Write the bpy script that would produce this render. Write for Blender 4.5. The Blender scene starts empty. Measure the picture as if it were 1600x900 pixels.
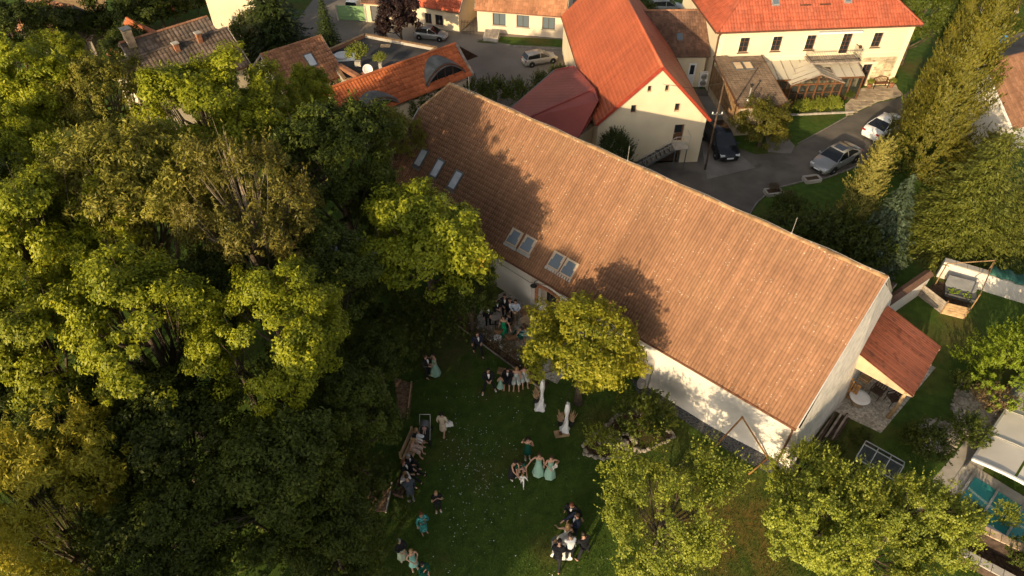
import bpy, bmesh, math, random
import numpy as np
from mathutils import Vector, Matrix
from mathutils.geometry import tessellate_polygon
R = math.radians
SC = bpy.context.scene
COL = SC.collection
rnd = random.Random(7)

# ---------------------------------------------------------------- camera, sky, sun, exposure
cam = bpy.data.objects.new('camera', bpy.data.cameras.new('camera'))
COL.objects.link(cam)
cam.location = (0, 0, 27.5)
cam.rotation_euler = (R(46.3), 0, 0)
cam.data.sensor_width = 36
cam.data.lens = 24.0
cam.data.clip_end = 800
SC.camera = cam

SUN_AZ, SUN_EL = 211.0, 18.4
w = bpy.data.worlds.new('World')
SC.world = w
w.use_nodes = True
wn, wl = w.node_tree.nodes, w.node_tree.links
sky = wn.new('ShaderNodeTexSky')
sky.sky_type = 'NISHITA'
sky.sun_disc = False
sky.sun_elevation = R(SUN_EL)
sky.sun_rotation = R(SUN_AZ)
sky.dust_density = 3.0
sky.ozone_density = 0.4
hs = wn.new('ShaderNodeHueSaturation')
hs.inputs['Saturation'].default_value = 0.45
wl.new(sky.outputs[0], hs.inputs['Color'])
wl.new(hs.outputs[0], wn['Background'].inputs[0])
wn['Background'].inputs[1].default_value = 0.135

sun = bpy.data.objects.new('sun', bpy.data.lights.new('sun', 'SUN'))
COL.objects.link(sun)
sd = Vector((math.sin(R(SUN_AZ)) * math.cos(R(SUN_EL)), math.cos(R(SUN_AZ)) * math.cos(R(SUN_EL)), math.sin(R(SUN_EL))))
sun.rotation_euler = (-sd).to_track_quat('-Z', 'Y').to_euler()
sun.location = (-30, -50, 40)
sun.data.energy = 5.0
sun.data.angle = R(0.5)
sun.data.color = (1.0, 0.77, 0.47)
vs = SC.view_settings
vs.view_transform = 'Standard'
vs.look = 'None'
vs.gamma = 1.0
vs.use_curve_mapping = False
vs.exposure = 0.24
SC.cycles.max_bounces = 6
SC.cycles.transparent_max_bounces = 8

# ---------------------------------------------------------------- materials
MATS = {}
def _new(name):
    m = bpy.data.materials.new(name)
    m.use_nodes = True
    return m, m.node_tree.nodes, m.node_tree.links, m.node_tree.nodes['Principled BSDF']

def mat(name, col, rough=0.8, var=0.12, scale=3.0, bump=0.0, bscale=40.0, metal=0.0, island=0.0, spec=0.3,
        spots=None, detail=6.0, patch=None, objvar=0.0, streak=None, bdist=0.03, channel=None):
    """Procedural surface: base colour varied by noise, per-piece tint, optional patches of a second colour, specks and bump."""
    if name in MATS: return MATS[name]
    m, n, l, p = _new(name)
    tc = n.new('ShaderNodeTexCoord')
    nz = n.new('ShaderNodeTexNoise'); nz.inputs['Scale'].default_value = scale; nz.inputs['Detail'].default_value = detail
    l.new(tc.outputs['Object'], nz.inputs['Vector'])
    rp = n.new('ShaderNodeValToRGB')
    d = [max(0, c * (1 - var * 1.6)) for c in col]; b = [min(1, c * (1 + var * 1.6)) for c in col]
    rp.color_ramp.elements[0].position = 0.3; rp.color_ramp.elements[1].position = 0.7
    rp.color_ramp.elements[0].color = (*d, 1); rp.color_ramp.elements[1].color = (*b, 1)
    l.new(nz.outputs['Fac'], rp.inputs[0])
    cur = rp.outputs[0]
    if patch:
        pc, ps, lo, hi = patch
        n2 = n.new('ShaderNodeTexNoise'); n2.inputs['Scale'].default_value = ps; n2.inputs['Detail'].default_value = 5
        l.new(tc.outputs['Object'], n2.inputs['Vector'])
        mr = n.new('ShaderNodeMapRange'); mr.inputs[1].default_value = lo; mr.inputs[2].default_value = hi
        l.new(n2.outputs['Fac'], mr.inputs[0])
        mx = n.new('ShaderNodeMixRGB'); mx.inputs[2].default_value = (*pc, 1)
        l.new(mr.outputs[0], mx.inputs[0]); l.new(cur, mx.inputs[1]); cur = mx.outputs[0]
    if spots:
        sc_, thr, scol, ms, mlo = spots
        vo = n.new('ShaderNodeTexVoronoi'); vo.inputs['Scale'].default_value = sc_
        l.new(tc.outputs['Object'], vo.inputs['Vector'])
        mr = n.new('ShaderNodeMapRange'); mr.inputs[1].default_value = thr; mr.inputs[2].default_value = thr * 0.6
        l.new(vo.outputs['Distance'], mr.inputs[0])
        n3 = n.new('ShaderNodeTexNoise'); n3.inputs['Scale'].default_value = ms; n3.inputs['Detail'].default_value = 3
        l.new(tc.outputs['Object'], n3.inputs['Vector'])
        mk = n.new('ShaderNodeMapRange'); mk.inputs[1].default_value = mlo; mk.inputs[2].default_value = mlo + 0.08
        l.new(n3.outputs['Fac'], mk.inputs[0])
        mu = n.new('ShaderNodeMath'); mu.operation = 'MULTIPLY'
        l.new(mr.outputs[0], mu.inputs[0]); l.new(mk.outputs[0], mu.inputs[1])
        mx = n.new('ShaderNodeMixRGB'); mx.inputs[2].default_value = (*scol, 1)
        l.new(mu.outputs[0], mx.inputs[0]); l.new(cur, mx.inputs[1]); cur = mx.outputs[0]
    if streak:
        mp = n.new('ShaderNodeMapping'); mp.inputs['Scale'].default_value = streak[0]
        l.new(tc.outputs['Object'], mp.inputs['Vector'])
        n4 = n.new('ShaderNodeTexNoise'); n4.inputs['Scale'].default_value = 1.0; n4.inputs['Detail'].default_value = 3
        l.new(mp.outputs[0], n4.inputs['Vector'])
        mr = n.new('ShaderNodeMapRange'); mr.inputs[1].default_value = .3; mr.inputs[2].default_value = .7; mr.inputs[3].default_value = 1-streak[1]; mr.inputs[4].default_value = 1+streak[1]
        l.new(n4.outputs['Fac'], mr.inputs[0])
        h4 = n.new('ShaderNodeHueSaturation'); l.new(mr.outputs[0], h4.inputs['Value']); l.new(cur, h4.inputs['Color']); cur = h4.outputs[0]
    if channel:                       # groove shade painted into the colour, with grime, between tile rolls
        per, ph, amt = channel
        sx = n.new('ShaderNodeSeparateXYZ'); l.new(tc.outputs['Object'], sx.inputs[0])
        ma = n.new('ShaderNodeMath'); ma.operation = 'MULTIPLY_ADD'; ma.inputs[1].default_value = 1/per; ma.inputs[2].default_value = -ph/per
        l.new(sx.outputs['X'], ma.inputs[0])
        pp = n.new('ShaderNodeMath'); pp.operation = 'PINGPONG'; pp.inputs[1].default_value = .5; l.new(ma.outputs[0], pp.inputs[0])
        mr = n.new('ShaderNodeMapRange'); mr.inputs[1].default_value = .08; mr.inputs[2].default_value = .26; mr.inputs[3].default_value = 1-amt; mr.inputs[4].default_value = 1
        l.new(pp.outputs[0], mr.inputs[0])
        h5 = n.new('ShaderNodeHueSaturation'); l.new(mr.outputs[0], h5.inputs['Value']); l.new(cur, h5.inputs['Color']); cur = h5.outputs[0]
    if island or objvar:
        src = None
        if island:
            ge = n.new('ShaderNodeNewGeometry'); src = ge.outputs['Random Per Island']
        else:
            oi = n.new('ShaderNodeObjectInfo'); src = oi.outputs['Random']
        a = island or objvar
        mr = n.new('ShaderNodeMapRange'); mr.inputs[3].default_value = 1 - a; mr.inputs[4].default_value = 1 + a
        l.new(src, mr.inputs[0])
        hsv = n.new('ShaderNodeHueSaturation'); l.new(mr.outputs[0], hsv.inputs['Value']); l.new(cur, hsv.inputs['Color'])
        cur = hsv.outputs[0]
    l.new(cur, p.inputs['Base Color'])
    p.inputs['Roughness'].default_value = rough
    p.inputs['Metallic'].default_value = metal
    p.inputs['Specular IOR Level'].default_value = spec
    if bump:
        nb = n.new('ShaderNodeTexNoise'); nb.inputs['Scale'].default_value = bscale; nb.inputs['Detail'].default_value = 4
        l.new(tc.outputs['Object'], nb.inputs['Vector'])
        bm_ = n.new('ShaderNodeBump'); bm_.inputs['Strength'].default_value = bump; bm_.inputs['Distance'].default_value = bdist
        l.new(nb.outputs['Fac'], bm_.inputs['Height']); l.new(bm_.outputs[0], p.inputs['Normal'])
    MATS[name] = m
    return m

def leafmat(name, c1, c2, trans=0.35, c3=None):
    """Foliage: colour differs from leaf to leaf and from bough to bough; lets some light through."""
    if name in MATS: return MATS[name]
    m, n, l, p = _new(name)
    ge = n.new('ShaderNodeNewGeometry'); tc = n.new('ShaderNodeTexCoord')
    nz = n.new('ShaderNodeTexNoise'); nz.inputs['Scale'].default_value = 0.55; nz.inputs['Detail'].default_value = 3
    l.new(tc.outputs['Object'], nz.inputs['Vector'])
    ad = n.new('ShaderNodeMath'); ad.operation = 'MULTIPLY_ADD'; ad.inputs[1].default_value = 0.55
    l.new(ge.outputs['Random Per Island'], ad.inputs[0])
    mr = n.new('ShaderNodeMapRange'); mr.inputs[1].default_value = 0.3; mr.inputs[2].default_value = 0.7; mr.inputs[4].default_value = 0.5
    l.new(nz.outputs['Fac'], mr.inputs[0]); l.new(mr.outputs[0], ad.inputs[2])
    rp = n.new('ShaderNodeValToRGB')
    rp.color_ramp.elements[0].color = (*c1, 1); rp.color_ramp.elements[1].color = (*c2, 1)
    if c3:
        e = rp.color_ramp.elements.new(0.93); e.color = (*c2, 1)
        rp.color_ramp.elements[2].color = (*c3, 1)
    l.new(ad.outputs[0], rp.inputs[0])
    oi = n.new('ShaderNodeObjectInfo')
    mo = n.new('ShaderNodeMapRange'); mo.inputs[3].default_value = 0.82; mo.inputs[4].default_value = 1.15
    l.new(oi.outputs['Random'], mo.inputs[0])
    hv = n.new('ShaderNodeHueSaturation'); l.new(mo.outputs[0], hv.inputs['Value']); l.new(rp.outputs[0], hv.inputs['Color'])
    l.new(hv.outputs[0], p.inputs['Base Color'])
    p.inputs['Roughness'].default_value = 0.5; p.inputs['Specular IOR Level'].default_value = 0.25
    tr = n.new('ShaderNodeBsdfTranslucent'); l.new(hv.outputs[0], tr.inputs['Color'])
    ms = n.new('ShaderNodeMixShader'); ms.inputs[0].default_value = trans
    l.new(p.outputs[0], ms.inputs[1]); l.new(tr.outputs[0], ms.inputs[2])
    l.new(ms.outputs[0], n['Material Output'].inputs['Surface'])
    MATS[name] = m
    return m

def glassmat(name, tint=(0.02, 0.025, 0.03), rough=0.05, alpha=1.0):
    if name in MATS: return MATS[name]
    m, n, l, p = _new(name)
    p.inputs['Base Color'].default_value = (*tint, 1)
    p.inputs['Roughness'].default_value = rough
    p.inputs['Specular IOR Level'].default_value = 0.7
    if alpha < 1:
        tb = n.new('ShaderNodeBsdfTransparent'); tb.inputs[0].default_value = (0.9, 0.92, 0.9, 1)
        ms = n.new('ShaderNodeMixShader'); ms.inputs[0].default_value = alpha
        l.new(tb.outputs[0], ms.inputs[1]); l.new(p.outputs[0], ms.inputs[2])
        l.new(ms.outputs[0], n['Material Output'].inputs['Surface'])
    MATS[name] = m
    return m

M = {}
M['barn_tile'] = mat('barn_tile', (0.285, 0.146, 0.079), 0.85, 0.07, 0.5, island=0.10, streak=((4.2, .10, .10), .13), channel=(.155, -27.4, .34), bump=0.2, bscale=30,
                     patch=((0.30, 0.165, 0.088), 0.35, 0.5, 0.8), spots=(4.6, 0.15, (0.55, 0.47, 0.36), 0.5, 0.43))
M['barn_ridge'] = mat('barn_ridge', (0.36, 0.21, 0.10), 0.85, 0.25, 3, island=0.15, spots=(6, 0.3, (0.65, 0.55, 0.4), 1.2, 0.45))
M['orange_metal'] = mat('orange_metal', (0.43, 0.105, 0.045), 0.5, 0.10, 0.35, spec=0.4, island=0.05, streak=((.15, 1.6, .2), .10), bump=0.05, bscale=8)
M['maroon_metal'] = mat('maroon_metal', (0.29, 0.066, 0.048), 0.55, 0.12, 0.5, island=0.05)
M['villa_tile'] = mat('villa_tile', (0.37, 0.088, 0.042), 0.6, 0.12, 0.6, island=0.16, streak=((2.2, .2, .2), .10), patch=((0.34, 0.10, 0.055), .5, .5, .8))
M['brown_tile'] = mat('brown_tile', (0.145, 0.078, 0.050), 0.85, 0.2, 0.7, island=0.25)
M['grey_tile'] = mat('grey_tile', (0.16, 0.115, 0.085), 0.9, 0.25, 0.6, island=0.30, patch=((0.10, 0.085, 0.07), 0.8, 0.5, 0.7))
M['old_tile'] = mat('old_tile', (0.33, 0.155, 0.08), 0.85, 0.2, 0.6, island=0.25)
M['bright_tile'] = mat('bright_tile', (0.46, 0.13, 0.045), 0.75, 0.15, 0.5, island=0.18)
M['street_tile'] = mat('street_tile', (0.36, 0.165, 0.085), 0.85, 0.2, 0.5, island=0.2)
M['red_tile'] = mat('red_tile', (0.45, 0.10, 0.045), 0.75, 0.12, 0.5, island=0.15)
M['white_plaster'] = mat('white_plaster', (0.68, 0.63, 0.55), 0.9, 0.06, 0.8, bump=0.25, bscale=14, patch=((0.60, 0.52, 0.42), 0.5, 0.55, 0.85))
M['rough_plaster'] = mat('rough_plaster', (0.76, 0.69, 0.58), 0.95, 0.10, 2.5, bump=0.8, bscale=7, bdist=0.05)
M['cream_plaster'] = mat('cream_plaster', (0.72, 0.60, 0.41), 0.9, 0.05, 0.7, bump=0.1, bscale=20, patch=((0.72, 0.58, 0.37), 0.5, 0.55, 0.85))
M['villa_plaster'] = mat('villa_plaster', (0.74, 0.64, 0.45), 0.85, 0.04, 0.6, bump=0.08, bscale=20, patch=((0.68, 0.57, 0.39), 0.4, 0.55, 0.85))
M['villa_trim'] = mat('villa_trim', (0.88, 0.78, 0.52), 0.8, 0.04, 2)
M['peach_plaster'] = mat('peach_plaster', (0.74, 0.60, 0.44), 0.9, 0.06, 0.8, bump=0.1, bscale=15, patch=((0.62, 0.47, 0.33), 0.7, 0.55, 0.85))
M['stone_wall'] = mat('stone_wall', (0.50, 0.41, 0.28), 0.9, 0.2, 2.5, bump=0.5, bscale=10)
M['stone'] = mat('stone', (0.30, 0.26, 0.20), 0.9, 0.22, 3, bump=0.5, bscale=14, objvar=0.25)
M['stone_warm'] = mat('stone_warm', (0.42, 0.30, 0.19), 0.9, 0.22, 3, bump=0.4, bscale=14, objvar=0.3)
M['flag'] = mat('flag', (0.36, 0.28, 0.19), 0.9, 0.2, 2, bump=0.3, bscale=12, objvar=0.2)
M['concrete'] = mat('concrete', (0.42, 0.38, 0.32), 0.9, 0.12, 1.5, bump=0.2, bscale=25)
M['asphalt'] = mat('asphalt', (0.125, 0.108, 0.088), 0.93, 0.16, 0.6, bump=0.35, bscale=50, patch=((0.175, 0.15, 0.12), 0.3, 0.48, 0.7), spots=(.35, .28, (.08,.07,.06), .25, .5))
M['street'] = mat('street', (0.19, 0.165, 0.135), 0.93, 0.12, 0.3, bump=0.2, bscale=50, patch=((0.26, 0.22, 0.17), 0.15, 0.5, 0.75))
M['kerb'] = mat('kerb', (0.22, 0.195, 0.165), 0.9, 0.2, 3, bump=0.3, bscale=20)
M['right_tile'] = mat('right_tile', (0.27, 0.135, 0.075), 0.85, 0.2, 0.6, island=0.16, patch=((0.20, 0.11, 0.07), .6, .5, .75))
M['paving'] = mat('paving', (0.20, 0.18, 0.155), 0.93, 0.15, 0.8, bump=0.3, bscale=30)
M['gravel'] = mat('gravel', (0.50, 0.44, 0.35), 0.95, 0.35, 9, bump=1.0, bscale=35, patch=((0.25, 0.22, 0.17), 0.8, 0.5, 0.8))
M['dark_gravel'] = mat('dark_gravel', (0.10, 0.10, 0.10), 0.95, 0.5, 12, bump=1.0, bscale=35)
M['bark_soil'] = mat('bark_soil', (0.085, 0.052, 0.03), 0.97, 0.4, 7, bump=1.0, bscale=25)
M['chips'] = mat('chips', (0.22, 0.14, 0.08), 0.97, 0.4, 9, bump=1.0, bscale=30)
M['wood'] = mat('wood', (0.30, 0.18, 0.085), 0.8, 0.25, 4, bump=0.2, bscale=30, objvar=0.15)
M['pale_wood'] = mat('pale_wood', (0.45, 0.30, 0.16), 0.8, 0.2, 4, bump=0.2, bscale=30, objvar=0.15)
M['rust_wood'] = mat('rust_wood', (0.34, 0.17, 0.055), 0.8, 0.25, 5, bump=0.2, bscale=30)
M['grey_wood'] = mat('grey_wood', (0.30, 0.25, 0.20), 0.9, 0.25, 3, bump=0.3, bscale=25, objvar=0.2)
M['dark_wood'] = mat('dark_wood', (0.07, 0.045, 0.03), 0.85, 0.3, 4, bump=0.3, bscale=25, objvar=0.2)
M['oak_frame'] = mat('oak_frame', (0.16, 0.07, 0.03), 0.6, 0.15, 4)
M['window_brown'] = mat('window_brown', (0.13, 0.06, 0.03), 0.6, 0.1, 6)
M['white_paint'] = mat('white_paint', (0.80, 0.78, 0.74), 0.6, 0.04, 5)
M['tan_paint'] = mat('tan_paint', (0.55, 0.42, 0.29), 0.6, 0.08, 5)
M['grey_metal'] = mat('grey_metal', (0.16, 0.16, 0.155), 0.45, 0.1, 4, metal=0.3)
M['lead'] = mat('lead', (0.13, 0.13, 0.12), 0.55, 0.2, 1.5, metal=0.2, island=0.12)
M['pale_metal'] = mat('pale_metal', (0.55, 0.53, 0.48), 0.4, 0.08, 4, metal=0.6)
M['copper'] = mat('copper', (0.17, 0.075, 0.04), 0.5, 0.15, 4, metal=0.4)
M['black_iron'] = mat('black_iron', (0.02, 0.02, 0.02), 0.55, 0.1, 5)
M['black_rubber'] = mat('black_rubber', (0.02, 0.02, 0.02), 0.85, 0.1, 8)
M['bark'] = mat('bark', (0.10, 0.075, 0.05), 0.95, 0.3, 5, bump=0.6, bscale=12)
M['pale_bark'] = mat('pale_bark', (0.27, 0.21, 0.14), 0.9, 0.25, 5, bump=0.4, bscale=12)
M['corrugated'] = mat('corrugated', (0.25, 0.08, 0.045), 0.85, 0.3, 2.5, island=0.3, streak=((.25, 7, .2), .3), patch=((0.12, 0.045, 0.032), 2.5, 0.45, 0.7))
M['bitumen'] = mat('bitumen', (0.045, 0.043, 0.042), 0.85, 0.25, 0.8, patch=((0.09, 0.08, 0.07), 0.6, 0.5, 0.8))
M['shingle'] = mat('shingle', (0.15, 0.105, 0.07), 0.95, 0.2, 0.8, island=0.15, bump=0.4, bscale=40)
M['green_gate'] = mat('green_gate', (0.22, 0.36, 0.16), 0.6, 0.06, 1)
M['brick'] = mat('brick', (0.36, 0.16, 0.085), 0.9, 0.2, 5, objvar=0.25)
M['cloth_white'] = mat('cloth_white', (0.82, 0.80, 0.76), 0.9, 0.04, 6)
M['tarp_green'] = mat('tarp_green', (0.035, 0.12, 0.085), 0.6, 0.15, 3)
M['tarp_blue'] = mat('tarp_blue', (0.05, 0.22, 0.42), 0.55, 0.15, 3)
M['pampas'] = mat('pampas', (0.46, 0.31, 0.18), 0.95, 0.2, 8, island=0.25)
M['rattan'] = mat('rattan', (0.27, 0.16, 0.08), 0.85, 0.2, 12, bump=0.4, bscale=80)
M['pool_sheet'] = mat('pool_sheet', (0.62, 0.57, 0.48), 0.35, 0.06, 1.0, spec=0.5)
M['pool_water'] = mat('pool_water', (0.05, 0.30, 0.28), 0.06, 0.08, 1.0, spec=0.6)
M['water'] = mat('water', (0.10, 0.12, 0.12), 0.05, 0.1, 2, spec=0.8)
M['dark_inside'] = mat('dark_inside', (0.03, 0.025, 0.02), 0.9, 0.1, 2)
M['glass'] = glassmat('glass')
M['sky_glass'] = glassmat('sky_glass', (0.13, 0.16, 0.18), 0.08)
M['pale_blind'] = mat('pale_blind', (0.52, 0.54, 0.55), 0.35, 0.08, 3, spec=0.5)
M['roof_glass'] = glassmat('roof_glass', (0.62, 0.56, 0.44), 0.2, 0.72)
M['clear_glass'] = glassmat('clear_glass', (0.05, 0.055, 0.05), 0.04, 0.35)
M['car_glass'] = glassmat('car_glass', (0.012, 0.014, 0.016), 0.05)
M['lamp_red'] = mat('lamp_red', (0.35, 0.015, 0.012), 0.2, 0.05, 5, spec=0.6)
M['lamp_clear'] = mat('lamp_clear', (0.65, 0.66, 0.66), 0.1, 0.05, 5, spec=0.8)
M['plate'] = mat('plate', (0.75, 0.75, 0.73), 0.5, 0.03, 5)

# ground: lawn, drier and browner in patches
def groundmat():
    m, n, l, p = _new('ground')
    tc = n.new('ShaderNodeTexCoord')
    def noise(s, d=5):
        z = n.new('ShaderNodeTexNoise'); z.inputs['Scale'].default_value = s; z.inputs['Detail'].default_value = d
        l.new(tc.outputs['Object'], z.inputs['Vector']); return z.outputs['Fac']
    r1 = n.new('ShaderNodeValToRGB'); r1.color_ramp.elements[0].position = .32; r1.color_ramp.elements[1].position = .68
    r1.color_ramp.elements[0].color = (0.045, 0.082, 0.014, 1); r1.color_ramp.elements[1].color = (0.080, 0.125, 0.021, 1)
    l.new(noise(2.2, 8), r1.inputs[0])
    mr = n.new('ShaderNodeMapRange'); mr.inputs[1].default_value = .52; mr.inputs[2].default_value = .8
    l.new(noise(.22, 6), mr.inputs[0])
    mx = n.new('ShaderNodeMixRGB'); mx.inputs[2].default_value = (0.135, 0.090, 0.032, 1)
    l.new(mr.outputs[0], mx.inputs[0]); l.new(r1.outputs[0], mx.inputs[1])
    cur = mx.outputs[0]
    for (cx, cy, r, col, amt) in ((-3.4, 24.3, 2.6, (0.12, 0.085, 0.045), .8), (9.3, 13.8, 4.2, (0.22, 0.125, 0.035), .8), (20.5, 23.5, 2.8, (0.17, 0.11, 0.03), .7), (4.6, 19.0, 1.8, (0.13, 0.085, 0.03), .6)):
        vm = n.new('ShaderNodeVectorMath'); vm.operation = 'DISTANCE'; vm.inputs[1].default_value = (cx, cy, 0); l.new(tc.outputs['Object'], vm.inputs[0])
        sp = n.new('ShaderNodeMapRange'); sp.inputs[1].default_value = r; sp.inputs[2].default_value = r*.2; l.new(vm.outputs['Value'], sp.inputs[0])
        mu = n.new('ShaderNodeMath'); mu.operation = 'MULTIPLY'; l.new(sp.outputs[0], mu.inputs[0])
        nr = n.new('ShaderNodeMapRange'); nr.inputs[1].default_value = .3; nr.inputs[2].default_value = .6; nr.inputs[4].default_value = amt; l.new(noise(1.1, 6), nr.inputs[0]); l.new(nr.outputs[0], mu.inputs[1])
        m2 = n.new('ShaderNodeMixRGB'); m2.inputs[2].default_value = (*col, 1); l.new(mu.outputs[0], m2.inputs[0]); l.new(cur, m2.inputs[1]); cur = m2.outputs[0]
    l.new(cur, p.inputs['Base Color'])
    p.inputs['Roughness'].default_value = 0.95; p.inputs['Specular IOR Level'].default_value = 0.1
    b = n.new('ShaderNodeBump'); b.inputs['Strength'].default_value = .8; b.inputs['Distance'].default_value = .05
    l.new(noise(25, 4), b.inputs['Height']); l.new(b.outputs[0], p.inputs['Normal'])
    return m
M['ground'] = groundmat()
M['grass'] = leafmat('grass', (0.052, 0.092, 0.014), (0.11, 0.155, 0.025), 0.25, (0.16, 0.14, 0.05))
LEAF = {
 'ash': leafmat('leaf_ash', (0.08, 0.115, 0.007), (0.41, 0.415, 0.02), 0.28, (0.46, 0.4, 0.03)),
 'fine': leafmat('leaf_fine', (0.12, 0.13, 0.016), (0.42, 0.37, 0.05), 0.28, (0.46, 0.33, 0.08)),
 'bronze': leafmat('leaf_bronze', (0.09, 0.09, 0.014), (0.3, 0.25, 0.04), 0.28, (0.38, 0.23, 0.07)),
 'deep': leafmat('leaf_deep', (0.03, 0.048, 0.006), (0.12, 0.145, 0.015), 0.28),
 'walnut': leafmat('leaf_walnut', (0.09, 0.13, 0.008), (0.38, 0.385, 0.024), 0.28, (0.52, 0.36, 0.05)),
 'gold': leafmat('leaf_gold', (.11,.15,.010), (.48,.43,.032), .30, (.60,.42,.045)),
 'apple': leafmat('leaf_apple', (0.08, 0.12, 0.012), (0.42, 0.44, 0.055), 0.28, (0.6, 0.46, 0.1)),
 'olive': leafmat('leaf_olive', (0.05, 0.058, 0.008), (0.21, 0.185, 0.02), 0.2, (0.26, 0.17, 0.03)),
 'goldcon': leafmat('leaf_goldcon', (.13, .135, .025), (.38, .32, .07), .2),
 'juniper': leafmat('leaf_juniper', (0.05, 0.07, 0.01), (0.21, 0.215, 0.03), 0.2),
 'blue': leafmat('leaf_blue', (0.03, 0.052, 0.026), (0.11, 0.14, 0.07), 0.12),
 'spruce': leafmat('leaf_spruce', (0.018, 0.034, 0.008), (0.065, 0.085, 0.016), 0.15),
 'copper': leafmat('leaf_copper', (0.027, 0.015, 0.015), (0.055, 0.030, 0.022), 0.25),
 'lime': leafmat('leaf_lime', (0.12, 0.19, 0.012), (0.33, 0.4, 0.03), 0.35),
 'willow': leafmat('leaf_willow', (0.2, 0.2, 0.016), (0.6, 0.5, 0.05), 0.28),
 'brownish': leafmat('leaf_brownish', (0.136, 0.097, 0.048), (0.232, 0.155, 0.070), 0.3),
}

# ---------------------------------------------------------------- mesh helpers
class MB:
    """Collects shapes; build() links them as one mesh object."""
    def __init__(s): s.v = []; s.f = []
    def add(s, V, F):
        o = len(s.v); s.v += [tuple(p) for p in V]; s.f += [tuple(i + o for i in f) for f in F]; return s
    def box(s, x0, x1, y0, y1, z0, z1):
        return s.add([(x0,y0,z0),(x1,y0,z0),(x1,y1,z0),(x0,y1,z0),(x0,y0,z1),(x1,y0,z1),(x1,y1,z1),(x0,y1,z1)],
                     [(0,3,2,1),(4,5,6,7),(0,1,5,4),(1,2,6,5),(2,3,7,6),(3,0,4,7)])
    def bar(s, a, b, w, h=None, up=(0,0,1)):
        """rectangular bar from a to b"""
        h = h or w; a = Vector(a); b = Vector(b); d = (b - a).normalized(); up = Vector(up)
        if abs(d.dot(up)) > .98: up = Vector((1,0,0))
        x = d.cross(up).normalized(); y = x.cross(d).normalized()
        V = []
        for p in (a, b):
            for sx, sy in ((-1,-1),(1,-1),(1,1),(-1,1)): V.append(p + x * (sx * w / 2) + y * (sy * h / 2))
        return s.add(V, [(0,1,2,3)[::-1],(4,5,6,7),(0,1,5,4),(1,2,6,5),(2,3,7,6),(3,0,4,7)])
    def tube(s, pts, r, n=6):
        pts = [Vector(p) for p in pts]
        rs = r if isinstance(r, (list, tuple)) else [r] * len(pts)
        V = []; F = []; prev = None
        for i, p in enumerate(pts):
            d = (pts[min(i+1, len(pts)-1)] - pts[max(i-1, 0)])
            d = d.normalized() if d.length > 1e-9 else Vector((0,0,1))
            if prev is None:
                u = Vector((0,0,1)) if abs(d.z) < .95 else Vector((1,0,0))
                x = d.cross(u).normalized()
            else:
                x = (prev - d * prev.dot(d)).normalized()
            prev = x; y = d.cross(x)
            for k in range(n):
                a = 2 * math.pi * k / n
                V.append(p + (x * math.cos(a) + y * math.sin(a)) * rs[i])
        for i in range(len(pts) - 1):
            for k in range(n):
                F.append((i*n+k, i*n+(k+1) % n, (i+1)*n+(k+1) % n, (i+1)*n+k))
        F.append(tuple(range(n))[::-1]); F.append(tuple((len(pts)-1)*n + k for k in range(n)))
        return s.add(V, F)
    def lathe(s, prof, c=(0,0,0), n=12, sx=1, sy=1):
        V = []; F = []
        for r, z in prof:
            for k in range(n):
                a = 2*math.pi*k/n; V.append((c[0]+r*math.cos(a)*sx, c[1]+r*math.sin(a)*sy, c[2]+z))
        for i in range(len(prof)-1):
            for k in range(n): F.append((i*n+k, i*n+(k+1)%n, (i+1)*n+(k+1)%n, (i+1)*n+k))
        F.append(tuple(range(n))[::-1]); F.append(tuple((len(prof)-1)*n+k for k in range(n)))
        return s.add(V, F)
    def prism(s, poly, z0, z1):
        n = len(poly); V = [(p[0],p[1],z0) for p in poly] + [(p[0],p[1],z1) for p in poly]
        F = [(i,(i+1)%n,n+(i+1)%n,n+i) for i in range(n)]
        for t in tessellate_polygon([[Vector((p[0],p[1],0)) for p in poly]]):
            F.append(tuple(n+i for i in t)); F.append(tuple(t[::-1]))
        return s.add(V, F)
    def slab(s, poly, t):
        """flat polygon in space, t thick below its own plane"""
        P = [Vector(p) for p in poly]; nrm = Vector((0,0,0))
        for i in range(len(P)): nrm += P[i].cross(P[(i+1) % len(P)])
        nrm.normalize()
        if nrm.z < 0: P = P[::-1]; nrm = -nrm
        n = len(P); V = P + [p - nrm * t for p in P]
        F = [tuple(range(n)), tuple(range(2*n-1, n-1, -1))] + [(i, n+i, n+(i+1)%n, (i+1)%n) for i in range(n)]
        return s.add(V, F)
    def ball(s, c, r, n=8, m=6, sz=1.0, jit=0.0, rg=None):
        prof = []
        V = []; F = []
        for i in range(m+1):
            t = math.pi*i/m
            for k in range(n):
                a = 2*math.pi*k/n; q = 1 + (rg.uniform(-jit, jit) if rg else 0)
                V.append((c[0]+r*q*math.sin(t)*math.cos(a), c[1]+r*q*math.sin(t)*math.sin(a), c[2]-r*sz*q*math.cos(t)))
        for i in range(m):
            for k in range(n): F.append((i*n+k, i*n+(k+1)%n, (i+1)*n+(k+1)%n, (i+1)*n+k))
        return s.add(V, F)
    def mesh(s, name):
        me = bpy.data.meshes.new(name); me.from_pydata([tuple(p) for p in s.v], [], s.f); me.update(); return me
    def build(s, name, m, parent=None, smooth=False):
        me = s.mesh(name)
        if m: me.materials.append(m)
        if smooth: me.polygons.foreach_set('use_smooth', [True]*len(me.polygons))
        o = bpy.data.objects.new(name, me); COL.objects.link(o)
        if parent: o.parent = parent
        return o

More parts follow.
